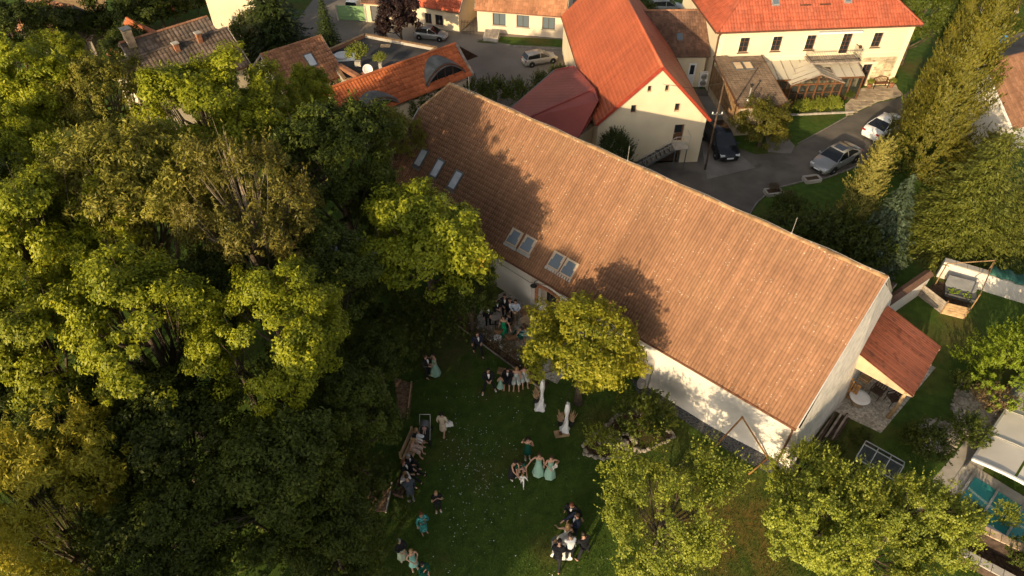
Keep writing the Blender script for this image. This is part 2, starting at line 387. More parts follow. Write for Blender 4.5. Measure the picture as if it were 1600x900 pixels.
def tag(o, label=None, cat=None, group=None, kind=None):
    if label: o['label'] = label
    if cat: o['category'] = cat
    if group: o['group'] = group
    if kind: o['kind'] = kind
    return o
def thing(name, label, cat, loc=(0,0,0), rz=0, group=None):
    o = bpy.data.objects.new(name, None); COL.objects.link(o)
    o.location = (loc[0], loc[1], loc[2] if len(loc) > 2 else 0); o.rotation_euler = (0,0,R(rz)); o.empty_display_size = .3
    return tag(o, label, cat, group)
def inst(name, me, parent=None, loc=(0,0,0), rot=(0,0,0), sc=1.0):
    o = bpy.data.objects.new(name, me); COL.objects.link(o); o.parent = parent
    o.location = loc; o.rotation_euler = rot; o.scale = sc if isinstance(sc, (tuple, list)) else (sc, sc, sc)
    return o
def meshmat(mb, name, m, smooth=False):
    me = mb.mesh(name); me.materials.append(m)
    if smooth: me.polygons.foreach_set('use_smooth', [True]*len(me.polygons))
    return me
def copy_tree(o, parent=None):
    c = o.copy(); COL.objects.link(c); c.parent = parent
    for ch in list(o.children): copy_tree(ch, c)
    return c
def npmesh(name, V, F4, m, smooth=False):
    """quads from numpy arrays"""
    me = bpy.data.meshes.new(name)
    nv, nf = len(V), len(F4); k = F4.shape[1]
    me.vertices.add(nv); me.vertices.foreach_set('co', np.asarray(V, dtype=np.float32).ravel())
    me.loops.add(nf*k); me.loops.foreach_set('vertex_index', np.asarray(F4, dtype=np.int32).ravel())
    me.polygons.add(nf); me.polygons.foreach_set('loop_start', np.arange(0, nf*k, k, dtype=np.int32))
    try: me.polygons.foreach_set('loop_total', np.full(nf, k, dtype=np.int32))
    except Exception: pass
    me.update(calc_edges=True)
    if smooth: me.polygons.foreach_set('use_smooth', np.ones(nf, dtype=bool))
    me.materials.append(m)
    return me

def sheet(name, poly, z, m, kind='structure', thick=None):
    """ground sheet from a world outline, a few millimetres above the one below"""
    mb = MB()
    if thick: mb.prism(poly, z - thick, z)
    else:
        V = [(p[0], p[1], z) for p in poly]
        mb.add(V, [tuple(t) for t in tessellate_polygon([[Vector((p[0],p[1],0)) for p in poly]])])
    o = mb.build(name, m)
    bmx = bmesh.new(); bmx.from_mesh(o.data); bmesh.ops.recalc_face_normals(bmx, faces=bmx.faces)
    if not thick:
        for f in bmx.faces:
            if f.normal.z < 0: f.normal_flip()
    bmx.to_mesh(o.data); bmx.free()
    return tag(o, kind=kind)

def inpoly(pt, poly):
    x, y = pt; c = False; j = len(poly) - 1
    for i in range(len(poly)):
        xi, yi = poly[i][0], poly[i][1]; xj, yj = poly[j][0], poly[j][1]
        if (yi > y) != (yj > y) and x < (xj - xi) * (y - yi) / (yj - yi) + xi: c = not c
        j = i
    return c

# ---- walls with real openings
class Wall:
    """vertical plane: s along, z up, d outward"""
    def __init__(s, p0, p1):
        s.o = Vector((p0[0], p0[1], 0)); e = Vector((p1[0], p1[1], 0)) - s.o
        s.L = e.length; s.e = e.normalized(); s.n = Vector((s.e.y, -s.e.x, 0))
    def p(s, u, z, d=0.0): return s.o + s.e * u + s.n * d + Vector((0, 0, z))
    def box(s, mb, u0, u1, z0, z1, d0, d1):
        P = [s.p(u0,z0,d0), s.p(u1,z0,d0), s.p(u1,z0,d1), s.p(u0,z0,d1), s.p(u0,z1,d0), s.p(u1,z1,d0), s.p(u1,z1,d1), s.p(u0,z1,d1)]
        return mb.add(P, [(0,1,2,3),(4,7,6,5),(0,4,5,1),(1,5,6,2),(2,6,7,3),(3,7,4,0)])
def clip(poly, a, b):
    """keep the part of a 2-D polygon left of a->b"""
    out = []; n = len(poly)
    f = lambda p: (b[0]-a[0])*(p[1]-a[1]) - (b[1]-a[1])*(p[0]-a[0])
    for i in range(n):
        p, q = poly[i], poly[(i+1) % n]; fp, fq = f(p), f(q)
        if fp >= 0: out.append(p)
        if (fp > 0 and fq < 0) or (fp < 0 and fq > 0):
            t = fp / (fp - fq); out.append((p[0]+(q[0]-p[0])*t, p[1]+(q[1]-p[1])*t))
    return out
def wall_face(mb, W, outline, holes=(), depth=0.16):
    """outline: convex, counter-clockwise in (s,z); holes (s0,s1,z0,z1) get reveals"""
    xs = sorted({p[0] for p in outline} | {h[0] for h in holes} | {h[1] for h in holes})
    zs = sorted({p[1] for p in outline} | {h[2] for h in holes} | {h[3] for h in holes})
    for i in range(len(xs)-1):
        for j in range(len(zs)-1):
            cx, cz = (xs[i]+xs[i+1])/2, (zs[j]+zs[j+1])/2
            if any(h[0] < cx < h[1] and h[2] < cz < h[3] for h in holes): continue
            c = [(xs[i],zs[j]),(xs[i+1],zs[j]),(xs[i+1],zs[j+1]),(xs[i],zs[j+1])]
            for k in range(len(outline)):
                c = clip(c, outline[k], outline[(k+1) % len(outline)])
                if len(c) < 3: break
            if len(c) >= 3: mb.add([W.p(a, b) for a, b in c], [tuple(range(len(c)))])
    for a, b, z0, z1 in holes:
        C = [(a,z0),(b,z0),(b,z1),(a,z1)]
        for k in range(4):
            p, q = C[k], C[(k+1) % 4]
            mb.add([W.p(*p), W.p(*q), W.p(*q, -depth), W.p(*p, -depth)], [(0,1,2,3)])
def window(parent, W, h, nx=2, nz=2, frame='window_brown', glass='glass', depth=0.13, sill=None, surround=None, fw=0.05, name='window', panes=False):
    a, b, z0, z1 = h
    mb = MB()
    for u0, u1, w0, w1 in ((a, a+fw, z0, z1), (b-fw, b, z0, z1), (a+fw, b-fw, z0, z0+fw), (a+fw, b-fw, z1-fw, z1)): W.box(mb, u0, u1, w0, w1, -depth, -depth+.06)
    for k in range(1, nx):
        u = a + (b-a)*k/nx; W.box(mb, u-fw*.4, u+fw*.4, z0+fw, z1-fw, -depth+.003, -depth+.05)
    for k in range(1, nz):
        z = z0 + (z1-z0)*k/nz; W.box(mb, a+fw, b-fw, z-fw*.3, z+fw*.3, -depth+.006, -depth+.04)
    o = mb.build(name, M[frame], parent)
    if panes:
        for k in range(nx):
            u0 = a + (b-a)*k/nx; u1 = a + (b-a)*(k+1)/nx
            g = MB(); W.box(g, u0+.01, u1-.01, z0+.01, z1-.01, -depth-.02, -depth+.02); g.build('pane', M[glass], o)
    else:
        g = MB(); W.box(g, a+.01, b-.01, z0+.01, z1-.01, -depth-.02, -depth+.02); g.build('pane', M[glass], o)
    if sill:
        g = MB(); W.box(g, a-.08, b+.08, z0-.07, z0-.003, -depth+.05, .09); g.build('sill', M[sill], o)
    if surround:
        g = MB(); t = .13
        for u0, u1, w0, w1 in ((a-t, a-.002, z0-t*.4, z1+t), (b+.002, b+t, z0-t*.4, z1+t), (a-.002, b+.002, z1+.002, z1+t)): W.box(g, u0, u1, w0, w1, -.01, .03)
        g.build('surround', M[surround], o)
    return o

# ---- roof tiles: every tile real, courses lapping, joined per slope
def tiles(name, O, u, v, poly, tw, tl, m, parent, prof=None, lift=0.02, seed=1, jit=0.006, thick=0.02):
    """O: 3-D origin; u along eave, v up the slope (unit vectors); poly: roof outline in (a,b) coordinates"""
    rg = np.random.default_rng(seed)
    O = np.array(O, float); u = np.array(u, float); v = np.array(v, float); nn = np.cross(u, v); nn = nn if nn[2] > 0 else -nn
    prof = prof or [(0, 0.0), (.25, .004), (.45, .03), (.75, .034), (1.0, .006)]
    A = np.array(poly); a0, a1, b0, b1 = A[:,0].min(), A[:,0].max(), A[:,1].min(), A[:,1].max()
    na, nb = int((a1-a0)/tw)+1, int((b1-b0)/tl)+1
    P = [(a0+(i+.5)*tw, b0+(j+.5)*tl) for j in range(nb) for i in range(na)]
    C = np.array([p for p in P if inpoly(p, poly)])
    if not len(C): return None
    n = len(C); k = len(prof)
    pu = np.array([p[0]-.5 for p in prof])*tw*1.0; ph = np.array([p[1] for p in prof])
    jz = rg.uniform(-jit, jit, n); ja = rg.uniform(-.012, .012, n)*tl; jr = rg.uniform(-.02, .02, n)
    jz += .016*np.sin(C[:,0]*.55+seed)*np.sin(C[:,1]*.8+seed*2) + .008*np.sin(C[:,0]*1.9)   # the old battens sag a little
    odd = rg.random(n) < .012; jz[odd] += .018; ja[odd] -= .09*tl; jr[odd] *= 4
    V = np.zeros((n, 3*k, 3))
    for row, (db, dz) in enumerate(((-.62*tl, thick+.012), (.5*tl, 0.004), (-.62*tl, -.004))):
        for q in range(k):
            h = lift + dz + (ph[q] if row < 2 else 0) + jz
            aa = C[:,0] + pu[q] + jr*tl*(1 if row == 1 else -1)*.5; bb = C[:,1] + db + ja
            V[:, row*k+q] = O + aa[:,None]*u + bb[:,None]*v + h[:,None]*nn
    F = []
    for q in range(k-1):
        F.append((q, q+1, k+q+1, k+q)); F.append((2*k+q, 2*k+q+1, q+1, q))
    F = np.array(F)[None] + (np.arange(n)*3*k)[:,None,None]
    me = npmesh(name, V.reshape(-1,3), F.reshape(-1,4), m)
    o = bpy.data.objects.new(name, me); COL.objects.link(o); o.parent = parent; o['kind'] = 'stuff'
    return o
def ridge_caps(parent, a, b, m, r=.12, step=.38, name='ridge_tile', seed=3):
    a = Vector(a); b = Vector(b); L = (b-a).length; n = max(1, int(L/step)); d = (b-a)/n; mb = MB(); rg = random.Random(seed)
    side = d.normalized().cross(Vector((0,0,1))).normalized()
    for i in range(n):
        p = a + d*i; q = a + d*(i+1.12); V = []
        for pt, rr in ((p, r*1.08), (q, r*.95)):
            for k in range(6):
                t = math.pi*k/5; V.append(pt + side*(math.cos(t)*rr) + Vector((0,0,math.sin(t)*rr*.75 + rg.uniform(-.004,.004) - .02)))
        mb.add(V, [(k, k+1, 6+k+1, 6+k) for k in range(5)] + [(0,1,2,3,4,5), (11,10,9,8,7,6)])
    o = mb.build(name, m, parent); o['kind'] = 'stuff'; return o


# ================================================================ the setting
def ground():
    mb = MB(); S = 260
    mb.add([(-S,-S,0),(S,-S,0),(S,S,0),(-S,S,0)], [(0,1,2,3)])
    tag(mb.build('ground', M['ground']), kind='structure')
ground()
YARD = [(6.40, 41.22), (12.68, 38.27), (15.66, 35.84), (16.37, 36.96), (17.78, 38.50), (20.63, 39.64), (21.96, 39.87), (25.05, 41.55), (29.13, 43.06), (35.58, 46.66), (46.21, 53.96), (53.03, 65.80), (41.63, 61.49),
        (34.79, 53.96), (31.85, 51.40), (29.67, 50.55), (26.35, 48.21), (21.37, 44.28), (20.35, 43.23), (17.83, 42.97), (16.45, 44.10), (16.64, 48.61), (17.05, 52.83), (15.05, 53.05), (13.23, 42.21)]
sheet('road', YARD, .004, M['asphalt'])
sheet('street', [(-21.83, 60.80), (-20.11, 79.71), (14.36, 79.71), (5.47, 50.66), (-3.53, 48.11), (-11.19, 56.32)], .004, M['street'])
sheet('courtyard', [(15.06, 51.73), (17.13, 51.73), (16.48, 45.27), (16.55, 43.49), (17.38, 41.22), (13.65, 39.79)], .008, M['paving'])
sheet('path', [(26.58, 22.76), (27.32, 21.72), (20.45, 15.94), (17.50, 14.71), (18.17, 15.63), (20.97, 17.94)], .006, M['concrete'])
sheet('gravel_strip', [(6.07, 22.13), (7.40, 21.23), (12.37, 17.39), (13.25, 17.18), (12.73, 16.42), (11.49, 16.65), (9.89, 17.94), (8.10, 19.67), (6.38, 20.83)], .006, M['dark_gravel'])
sheet('back_yard', [(-27.73, 60.80), (-23.52, 65.05), (-25.37, 67.34), (-26.74, 65.50)], .005, M['street'])

def kerb(name, pts, w=.12, h=.1, m='concrete', label=None):
    mb = MB()
    for a, b in zip(pts[:-1], pts[1:]):
        mb.bar((a[0],a[1],h/2), (b[0],b[1],h/2), w, h)
    return tag(mb.build(name, M[m]), kind='structure')
kerb('kerb', [(15.66, 35.84), (16.37, 36.96), (17.78, 38.50), (20.63, 39.64), (21.96, 39.87), (25.05, 41.55)], .09, .09, 'kerb')
kerb('kerb', [(26.43, 48.31), (23.85, 46.28), (21.40, 44.37)], .07, .07, 'kerb')
kerb('kerb', [(-3.31, 62.60), (0.00, 61.21), (4.70, 60.40)], .1, .1, 'kerb')

# lawn blades close by the camera and petals thrown on the lawn
def blades():
    rg = np.random.default_rng(5); n = 90000
    X = rg.uniform(-7, 19, n*2); Y = rg.uniform(10.5, 29, n*2)
    ba = R(-41.4); bx = (X-12.26)*math.cos(ba) + (Y-17.32)*math.sin(ba); by = -(X-12.26)*math.sin(ba) + (Y-17.32)*math.cos(ba)
    keep = ~((by > -.9) & (by < 12) & (bx < 3.6)); X, Y = X[keep][:n], Y[keep][:n]; n = len(X)
    a = rg.uniform(0, 6.28, n); h = rg.uniform(.03, .085, n); wd = rg.uniform(.008, .02, n); lx = rg.normal(0, .03, n); ly = rg.normal(0, .03, n)
    V = np.zeros((n, 3, 3)); V[:,0] = np.stack([X-np.cos(a)*wd, Y-np.sin(a)*wd, np.zeros(n)], 1); V[:,1] = np.stack([X+np.cos(a)*wd, Y+np.sin(a)*wd, np.zeros(n)], 1)
    V[:,2] = np.stack([X+lx, Y+ly, h], 1)
    me = npmesh('grass_blades', V.reshape(-1,3), np.arange(n*3).reshape(-1,3), M['grass'])
    tag(inst('grass_blades', me), 'short uneven grass of the garden lawn', 'grass', kind='stuff')
    n = 360; V = np.zeros((n, 4, 3)); k = 0
    while k < n:
        c = (np.array((-1.62, 17.08)) + rg.normal(0, 1, 2)*np.array([1.0, 1.9])) if k < 310 else np.array([rg.uniform(-5, 4), rg.uniform(11.5, 22)])
        s = rg.uniform(.010, .024); t = rg.uniform(0, 6.28)
        for q in range(4):
            V[k, q] = (c[0]+s*math.cos(t+q*1.57), c[1]+s*math.sin(t+q*1.57), .05+rg.uniform(0, .02))
        k += 1
    me = npmesh('flower_petals', V.reshape(-1,3), np.arange(n*4).reshape(-1,4), M['cloth_white'])
    tag(inst('flower_petals', me), 'white flower petals scattered over the shaded lawn', 'petals', kind='stuff')
blades()
sheet('stream', [(-11.51, 31.32), (-11.31, 33.34), (-9.09, 33.34), (-7.85, 31.62), (-9.27, 30.73)], .01, M['water'])

# ================================================================ long barn
BL = thing('barn', 'long white barn with a big brown tiled roof beside the lawn', 'barn', (12.26, 17.32, 0), -41.4)
def barn():
    k = .871; ze, ye = 2.75, -.12; zr = ze + k*(5.5-ye); nL = math.hypot(1, k); sv = (0, 1/nL, k/nL); SL = (5.5-ye)*nL
    # walls
    mb = MB(); W = Wall((-27.1, 0), (0, 0))
    hole = (12.72, 13.95, .75, 1.95)
    wall_face(mb, W, [(0,0),(20.3,0),(20.3,2.72),(0,2.72)], [hole], .3)
    # buttressed stretch towards the corner, leaning outwards at its foot
    P = [(-6.8,-.42,0),(-3.2,-.42,0),(0,-.08,0),(0,-.0,2.72),(-3.2,-.02,2.72),(-6.8,-.02,2.72),(-6.8,.1,0),(-6.8,.1,2.72)]
    mb.add(P, [(0,1,4,5),(1,2,3,4),(0,5,7,6)])
    mb.build('wall', M['white_plaster'], BL)
    mb = MB(); mb.add([(.62,-.14,0),(.95,5.5,0),(.8,11,0),(.3,11,2.72),(.06,5.5,7.5),(.26,-.02,2.72),(0,-.08,0),(0,-.02,2.72)], [(0,1,4,5),(1,2,3,4),(6,0,5,7)]); mb.build('gable_wall', M['rough_plaster'], BL)
    mb = MB(); wall_face(mb, Wall((0,11), (-27.1,11)), [(0,0),(27.1,0),(27.1,2.72),(0,2.72)])
    wall_face(mb, Wall((-27.1,11), (-27.1,0)), [(0,0),(11,0),(11,2.72),(7.3,5.9),(3.7,5.9),(0,2.72)]); mb.build('back_wall', M['white_plaster'], BL)
    # roof deck and tiles
    xl, xr = -27.4, .16
    front = [(xl,ye,ze),(xr,ye,ze),(xr,5.5,zr),(-26.25,5.5,zr),(xl,3.9,ze+k*(3.9-ye))]
    back = [(x, 11-y, z) for x, y, z in front]
    mb = MB(); mb.slab(front, .09); mb.slab(back, .09); mb.slab([(xl,3.9,ze+k*(3.9-ye)),(xl,7.1,ze+k*(3.9-ye)),(-26.25,5.5,zr)], .08)
    roof = mb.build('roof', M['dark_wood'], BL)
    poly = [(0,0),(xr-xl,0),(xr-xl,SL),(1.15,SL),(0,(3.9-ye)*nL)]
    pf = [(0,.008),(.22,.0),(.5,.045),(.75,.045),(1.0,.008)]
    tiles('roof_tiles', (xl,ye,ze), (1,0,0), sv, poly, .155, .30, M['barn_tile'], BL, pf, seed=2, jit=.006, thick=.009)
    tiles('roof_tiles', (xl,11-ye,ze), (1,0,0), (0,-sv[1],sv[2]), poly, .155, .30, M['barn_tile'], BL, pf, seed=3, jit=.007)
    hv = Vector((1.15, 0, zr-(ze+k*(3.9-ye)))).normalized()
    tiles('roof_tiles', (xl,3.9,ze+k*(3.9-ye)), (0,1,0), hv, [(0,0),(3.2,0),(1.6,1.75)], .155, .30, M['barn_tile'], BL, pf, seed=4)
    ridge_caps(BL, (xr,5.5,zr+.06), (-26.25,5.5,zr+.06), M['barn_ridge'], .13)
    ridge_caps(BL, (-26.25,5.5,zr+.05), (xl,3.9,ze+k*(3.9-ye)+.05), M['barn_ridge'], .11)
    ridge_caps(BL, (-26.25,5.5,zr+.05), (xl,7.1,ze+k*(3.9-ye)+.05), M['barn_ridge'], .11)
    # verge strips, gutter, fascia
    for a, b in (((xr+.02,ye,ze+.01),(xr+.02,5.5,zr+.01)), ((xr+.02,11-ye,ze+.01),(xr+.02,5.5,zr+.01)), ((xl-.02,ye,ze+.01),(xl-.02,3.9,ze+k*(3.9-ye)+.01))):
        MB().bar(a, b, .04, .2).build('verge_board', M['pale_metal'], BL)
    mb = MB(); mb.tube([(xl,ye-.06,ze-.06),(xr,ye-.06,ze-.06)], .065, 8); mb.build('gutter', M['copper'], BL)
    mb = MB(); mb.tube([(.0,ye-.06,ze-.1),(.06,-.16,ze-.35),(.05,-.16,.05)], .045, 8); mb.build('downpipe', M['copper'], BL)
    mb = MB(); mb.bar((xl+.1,ye+.02,ze-.13),(xr-.1,ye+.02,ze-.13), .03, .12); mb.build('fascia', M['dark_wood'], BL)
    # lightning conductors on the ridge and the wire between them
    for x in (-24.6, -13.2, -4.2):
        mb = MB(); mb.tube([(x,5.5,zr+.1),(x,5.5,zr+1.05)], .015, 5); mb.ball((x,5.5,zr+.16), .05, 6, 4); mb.build('lightning_rod', M['pale_metal'], BL)
    mb = MB(); mb.tube([(x, 5.5, zr+.19+.03*math.sin(x*2)) for x in np.arange(-26, .2, .5)], .008, 4); mb.build('ridge_wire', M['pale_metal'], BL)
    # roof windows: three dark ones, two open tan pairs
    ly = lambda y: ze + k*(y-ye)
    def skylight(x, y, wd, ln, frame, glass, tilt, label=None):
        c, s_ = 1/nL, k/nL
        def q(a, b, h): return (x+a, y+b*c-h*s_, ly(y)+b*s_+h*c)
        mb = MB()
        for a0, a1, b0, b1 in ((-wd/2,-wd/2+.07,-ln/2,ln/2),(wd/2-.07,wd/2,-ln/2,ln/2),(-wd/2+.07,wd/2-.07,-ln/2,-ln/2+.08),(-wd/2+.07,wd/2-.07,ln/2-.1,ln/2)) + (((-wd/2+.071,-wd/2+.14,-ln/2+.081,ln/2-.101),(wd/2-.14,wd/2-.071,-ln/2+.081,ln/2-.101),(-wd/2+.141,wd/2-.141,-ln/2+.081,-ln/2+.17)) if frame == 'tan_paint' else ()):
            V = [q(a,b,h) for h in (.02,.14) for a, b in ((a0,b0),(a1,b0),(a1,b1),(a0,b1))]
            mb.add(V, [(0,3,2,1),(4,5,6,7),(0,1,5,4),(1,2,6,5),(2,3,7,6),(3,0,4,7)])
        o = mb.build('skylight', M[frame], BL)
        if label: o['label'] = label
        g = MB(); V = []
        for h0 in (.09, .115):
            for a, b in ((-wd/2+.075,-ln/2+.085),(wd/2-.075,-ln/2+.085),(wd/2-.075,ln/2-.105),(-wd/2+.075,ln/2-.105)):
                V.append(q(a, b, h0 + tilt*(.5-b/ln)*.5))
        g.add(V, [(0,3,2,1),(4,5,6,7),(0,1,5,4),(1,2,6,5),(2,3,7,6),(3,0,4,7)]); g.build('pane', M[glass], o)
        f = MB(); V = [q(a,b,h) for h in (.055,.08) for a, b in ((-wd/2-.06,-ln/2-.17),(wd/2+.06,-ln/2-.17),(wd/2+.06,-ln/2-.01),(-wd/2-.06,-ln/2-.01))]
        f.add(V, [(0,3,2,1),(4,5,6,7),(0,1,5,4),(1,2,6,5),(2,3,7,6),(3,0,4,7)]); f.build('flashing', M['pale_metal' if frame == 'tan_paint' else 'grey_metal'], o)
        if frame == 'tan_paint':
            b = MB(); V = [q(a,b_,h) for h in (.06,.075) for a, b_ in ((-wd/2+.08,-ln/2+.4),(wd/2-.08,-ln/2+.46),(wd/2-.08,ln/2-.11),(-wd/2+.08,ln/2-.11))]
            b.add(V, [(0,3,2,1),(4,5,6,7),(0,1,5,4),(1,2,6,5),(2,3,7,6),(3,0,4,7)]); b.build('blind', M['pale_blind'], o)
    for x, y in ((-25.33,1.9),(-23.85,1.82),(-22.25,1.74)): skylight(x, y, .62, 1.2, 'grey_metal', 'pale_blind', 0, 'dark framed roof window with pale glass')
    for x, y in ((-16.82,.80),(-15.86,.82),(-13.86,.80),(-13.0,.79)): skylight(x, y, .78, .92, 'tan_paint', 'sky_glass', .1, 'tan framed roof window near the eave')
    # arched window with brick surround
    W2 = W
    mb = MB(); wd = window(BL, W2, hole, 2, 1, 'dark_wood', 'glass', .26, panes=True)
    sh = MB(); W2.box(sh, hole[0]+.02, hole[0]+.42, .8, 1.9, -.2, -.15); sh.build('shutter', M['grey_wood'], wd)
    bm_ = MB(); bm_.box(-.1,.1,-.06,.02,-.035,.035); bme = meshmat(bm_, 'brick', M['brick'])
    for i in range(16):
        z = .72 + i*.082
        for u in (hole[0]-.13, hole[1]+.13): inst('brick', bme, BL, tuple(W2.p(u, z, .02)))
    for i in range(15):
        t = -1 + 2*i/14; u = (hole[0]+hole[1])/2 + t*.72; z = 2.13 - .12*t*t
        inst('brick', bme, BL, tuple(W2.p(u, z, .02)), (0, R(90)+t*.3, 0))
    # pilaster, cable and lamp on the wall by the terrace
    mb = MB(); W2.box(mb, 12.0, 12.2, 0, 2.6, -.02, .07); mb.build('pilaster', M['white_plaster'], BL)
    mb = MB(); mb.tube([W2.p(9.3,.9,.02), W2.p(9.3,2.2,.02), W2.p(9.75,2.25,.02), W2.p(9.75,1.98,.02), W2.p(12.1,1.98,.09), W2.p(13.3,2.45,.03), W2.p(15,2.3,.03)], .012, 5); mb.build('cable', M['black_iron'], BL)
    mb = MB(); mb.tube([W2.p(12.6,2.35,0), W2.p(12.6,2.45,.25), W2.p(12.6,2.3,.33)], .015, 6); c = W2.p(12.6,2.18,.33); mb.lathe([(.19,0),(.17,.03),(.05,.1),(.03,.14)], c, 12); mb.build('wall_lamp', M['black_iron'], BL)
    mb = MB(); mb.box(-7.25,-6.85,-.5,-.1,0,1.05); mb.build('wall_buttress', M['white_plaster'], BL)
    mb = MB(); W2.box(mb, 17.6, 19.9, .75, .83, 0, .5); W2.box(mb, 17.7, 17.78, 0, .75, .1, .4); W2.box(mb, 19.7, 19.78, 0, .75, .1, .4); mb.build('shelf', M['wood'], BL)
barn()
mb = MB(); mb.lathe([(.17,0),(.22,.18),(.22,.3),(.17,.5),(.05,.5)], (0,0,0), 12)
o = mb.build('clay_pot', M['concrete']); o.location = (*(6.51, 21.55), 0); tag(o, 'round pale pot beside the shelf at the barn wall', 'pot')

# ================================================================ canopy at the barn gable
def frame_pt(loc, rz, x, y, z=0):
    a = R(rz); return (loc[0]+x*math.cos(a)-y*math.sin(a), loc[1]+x*math.sin(a)+y*math.cos(a), z)
BA = ((12.26, 17.32), -41.4)
def canopy():
    T = thing('canopy', 'terrace canopy with corrugated red roof leaning on the barn gable', 'canopy', frame_pt(*BA, .42, 5.6), -41.4)
    # local: x away from the gable, y along it
    a, b = (.0, 3.05), (2.95, 2.12); n = 5; L = 4.05; dw = L/n
    nx = math.hypot(b[0]-a[0], b[1]-a[1])
    for i in range(n):
        V = []; F = []; m_ = 24
        off = rnd.uniform(-.015, .015); zz = rnd.uniform(0, .012)+.012*(i % 2)
        for j in range(m_+1):
            y = i*dw - .03 + (dw+.06)*j/m_; h = .034*math.sin(2*math.pi*j/m_*6)
            for x, z in ((a[0]+off, a[1]), (b[0]+off, b[1])): V.append((x, y, z+h+zz))
            for x, z in ((a[0]+off, a[1]), (b[0]+off, b[1])): V.append((x, y, z+h+zz-.008))
        for j in range(m_):
            p = j*4; F += [(p, p+1, p+5, p+4), (p+2, p+6, p+7, p+3), (p+1, p+3, p+7, p+5), (p, p+4, p+6, p+2)]
        MB().add(V, F).build('roof_sheet', M['corrugated'], T, smooth=True)
    for y in (.15, 1.35, 2.6, 3.9):
        mb = MB(); mb.bar((a[0], y, a[1]-.1), (b[0], y, b[1]-.1), .09, .12); mb.build('rafter', M['pale_wood'], T)
    mb = MB(); mb.bar((2.62,0,2.1), (2.62,4.05,2.1), .12, .14); mb.build('beam', M['pale_wood'], T)
    for p0, p1 in (((2.55,.1,0),(2.62,.15,2.06)), ((2.6,3.85,0),(2.62,3.9,2.06))):
        mb = MB(); mb.tube([p0, ((p0[0]+p1[0])/2+.05,(p0[1]+p1[1])/2+.03,1.05), p1], [.11,.09,.085], 8); mb.build('post', M['pale_wood'], T, True)
    # pale cloth closing the side towards the lawn
    mb = MB(); mb.add([(.05,.02,2.05),(2.5,.02,1.95),(2.9,.02,2.05),(.05,.02,2.95),(.05,.05,2.05),(2.5,.05,1.95),(2.9,.05,2.05),(.05,.05,2.95)], [(0,1,2,3),(7,6,5,4),(0,4,5,1)]); mb.build('side_cloth', mat('canvas', (.62,.45,.28), .9, .08, 2), T)
    for i in range(8):
        mb = MB(); x = .06+i*.115; mb.tube([(x,.0,0),(x+rnd.uniform(-.02,.02),.0,rnd.uniform(1.15,1.35))], .05, 6); mb.build('log_post', M['rust_wood'], T)
canopy()
sheet('terrace', [frame_pt(*BA, x, y)[:2] for x, y in ((.02,4.3),(3.05,4.6),(3.7,10.5),(.02,10.5))], .05, M['gravel'], thick=.05)
def canopy_stuff():
    T = thing('fire_bowl', 'round white bowl table on the gravel under the red canopy', 'table', frame_pt(*BA, 1.5, 5.55, .05), 0)
    mb = MB(); mb.lathe([(.3,0),(.34,.08),(.3,.2),(.26,.38)], (0,0,0), 16); mb.build('base', M['stone_warm'], T, True)
    mb = MB(); mb.lathe([(.26,.38),(.46,.42),(.49,.47),(.47,.5),(.3,.47),(.05,.46)], (0,0,0), 24); mb.build('bowl', M['white_paint'], T, True)
    T = thing('plant_tub', 'black round tub beside the white bowl table', 'tub', frame_pt(*BA, .75, 5.95, .05), 0)
    mb = MB(); mb.lathe([(.2,0),(.27,.3),(.27,.34),(.23,.34),(.21,.28),(.03,.27)], (0,0,0), 14); mb.build('tub', M['black_iron'], T, True)
    mb = MB(); mb.tube([(-.25,0,.33),(0,0,.5),(.25,0,.33)], .015, 5); mb.build('handle', M['black_iron'], T)
    def chair(lab, x, y, rz, m):
        T = thing('garden_chair', lab, 'chair', frame_pt(*BA, x, y, .05), rz, 'chairs under the canopy')
        for sx in (-1,1):
            for sy in (-1,1):
                mb = MB(); mb.tube([(sx*.24,sy*.22,0),(sx*.23,sy*.2,.4 if sy > 0 else .4)], .02, 6); mb.build('leg', M[m], T)
            mb = MB(); mb.bar((sx*.27,-.24,.62),(sx*.27,.22,.62), .05, .04); mb.bar((sx*.27,.2,.4),(sx*.27,.2,.62), .04); mb.build('armrest', M[m], T)
        mb = MB(); mb.box(-.25,.25,-.24,.24,.4,.46); mb.build('seat', M[m], T)
        for i in range(5):
            mb = MB(); x0 = -.23+i*.115; mb.bar((x0,-.23,.44),(x0,-.36,.95), .085, .02, (0,1,0)); mb.build('back_slat', M[m], T)
    chair('dark chair beside the log post under the red canopy', 2.0, 6.55, 130, 'dark_wood')
    chair('dark chair farthest from the barn under the red canopy', 2.75, 6.65, 100, 'dark_wood')
    chair('tan wooden deck chair against the barn gable under the canopy', 1.25, 6.9, 40, 'pale_wood')
    # firewood and boards leaning by the corner
    T = thing('board_stack', 'stack of old dark boards leaning along the barn gable', 'boards', frame_pt(*BA, .85, 1.0), -41.4)
    for i in range(9):
        mb = MB(); x = .05+.09*i; mb.bar((x,rnd.uniform(-.2,.2),.08+.05*(i%3)),(x+rnd.uniform(-.1,.1),3.2+rnd.uniform(-.4,.4),.2+.07*(i%4)), .09, .22); mb.build('board', M['dark_wood' if i % 3 else 'grey_wood'], T)
canopy_stuff()

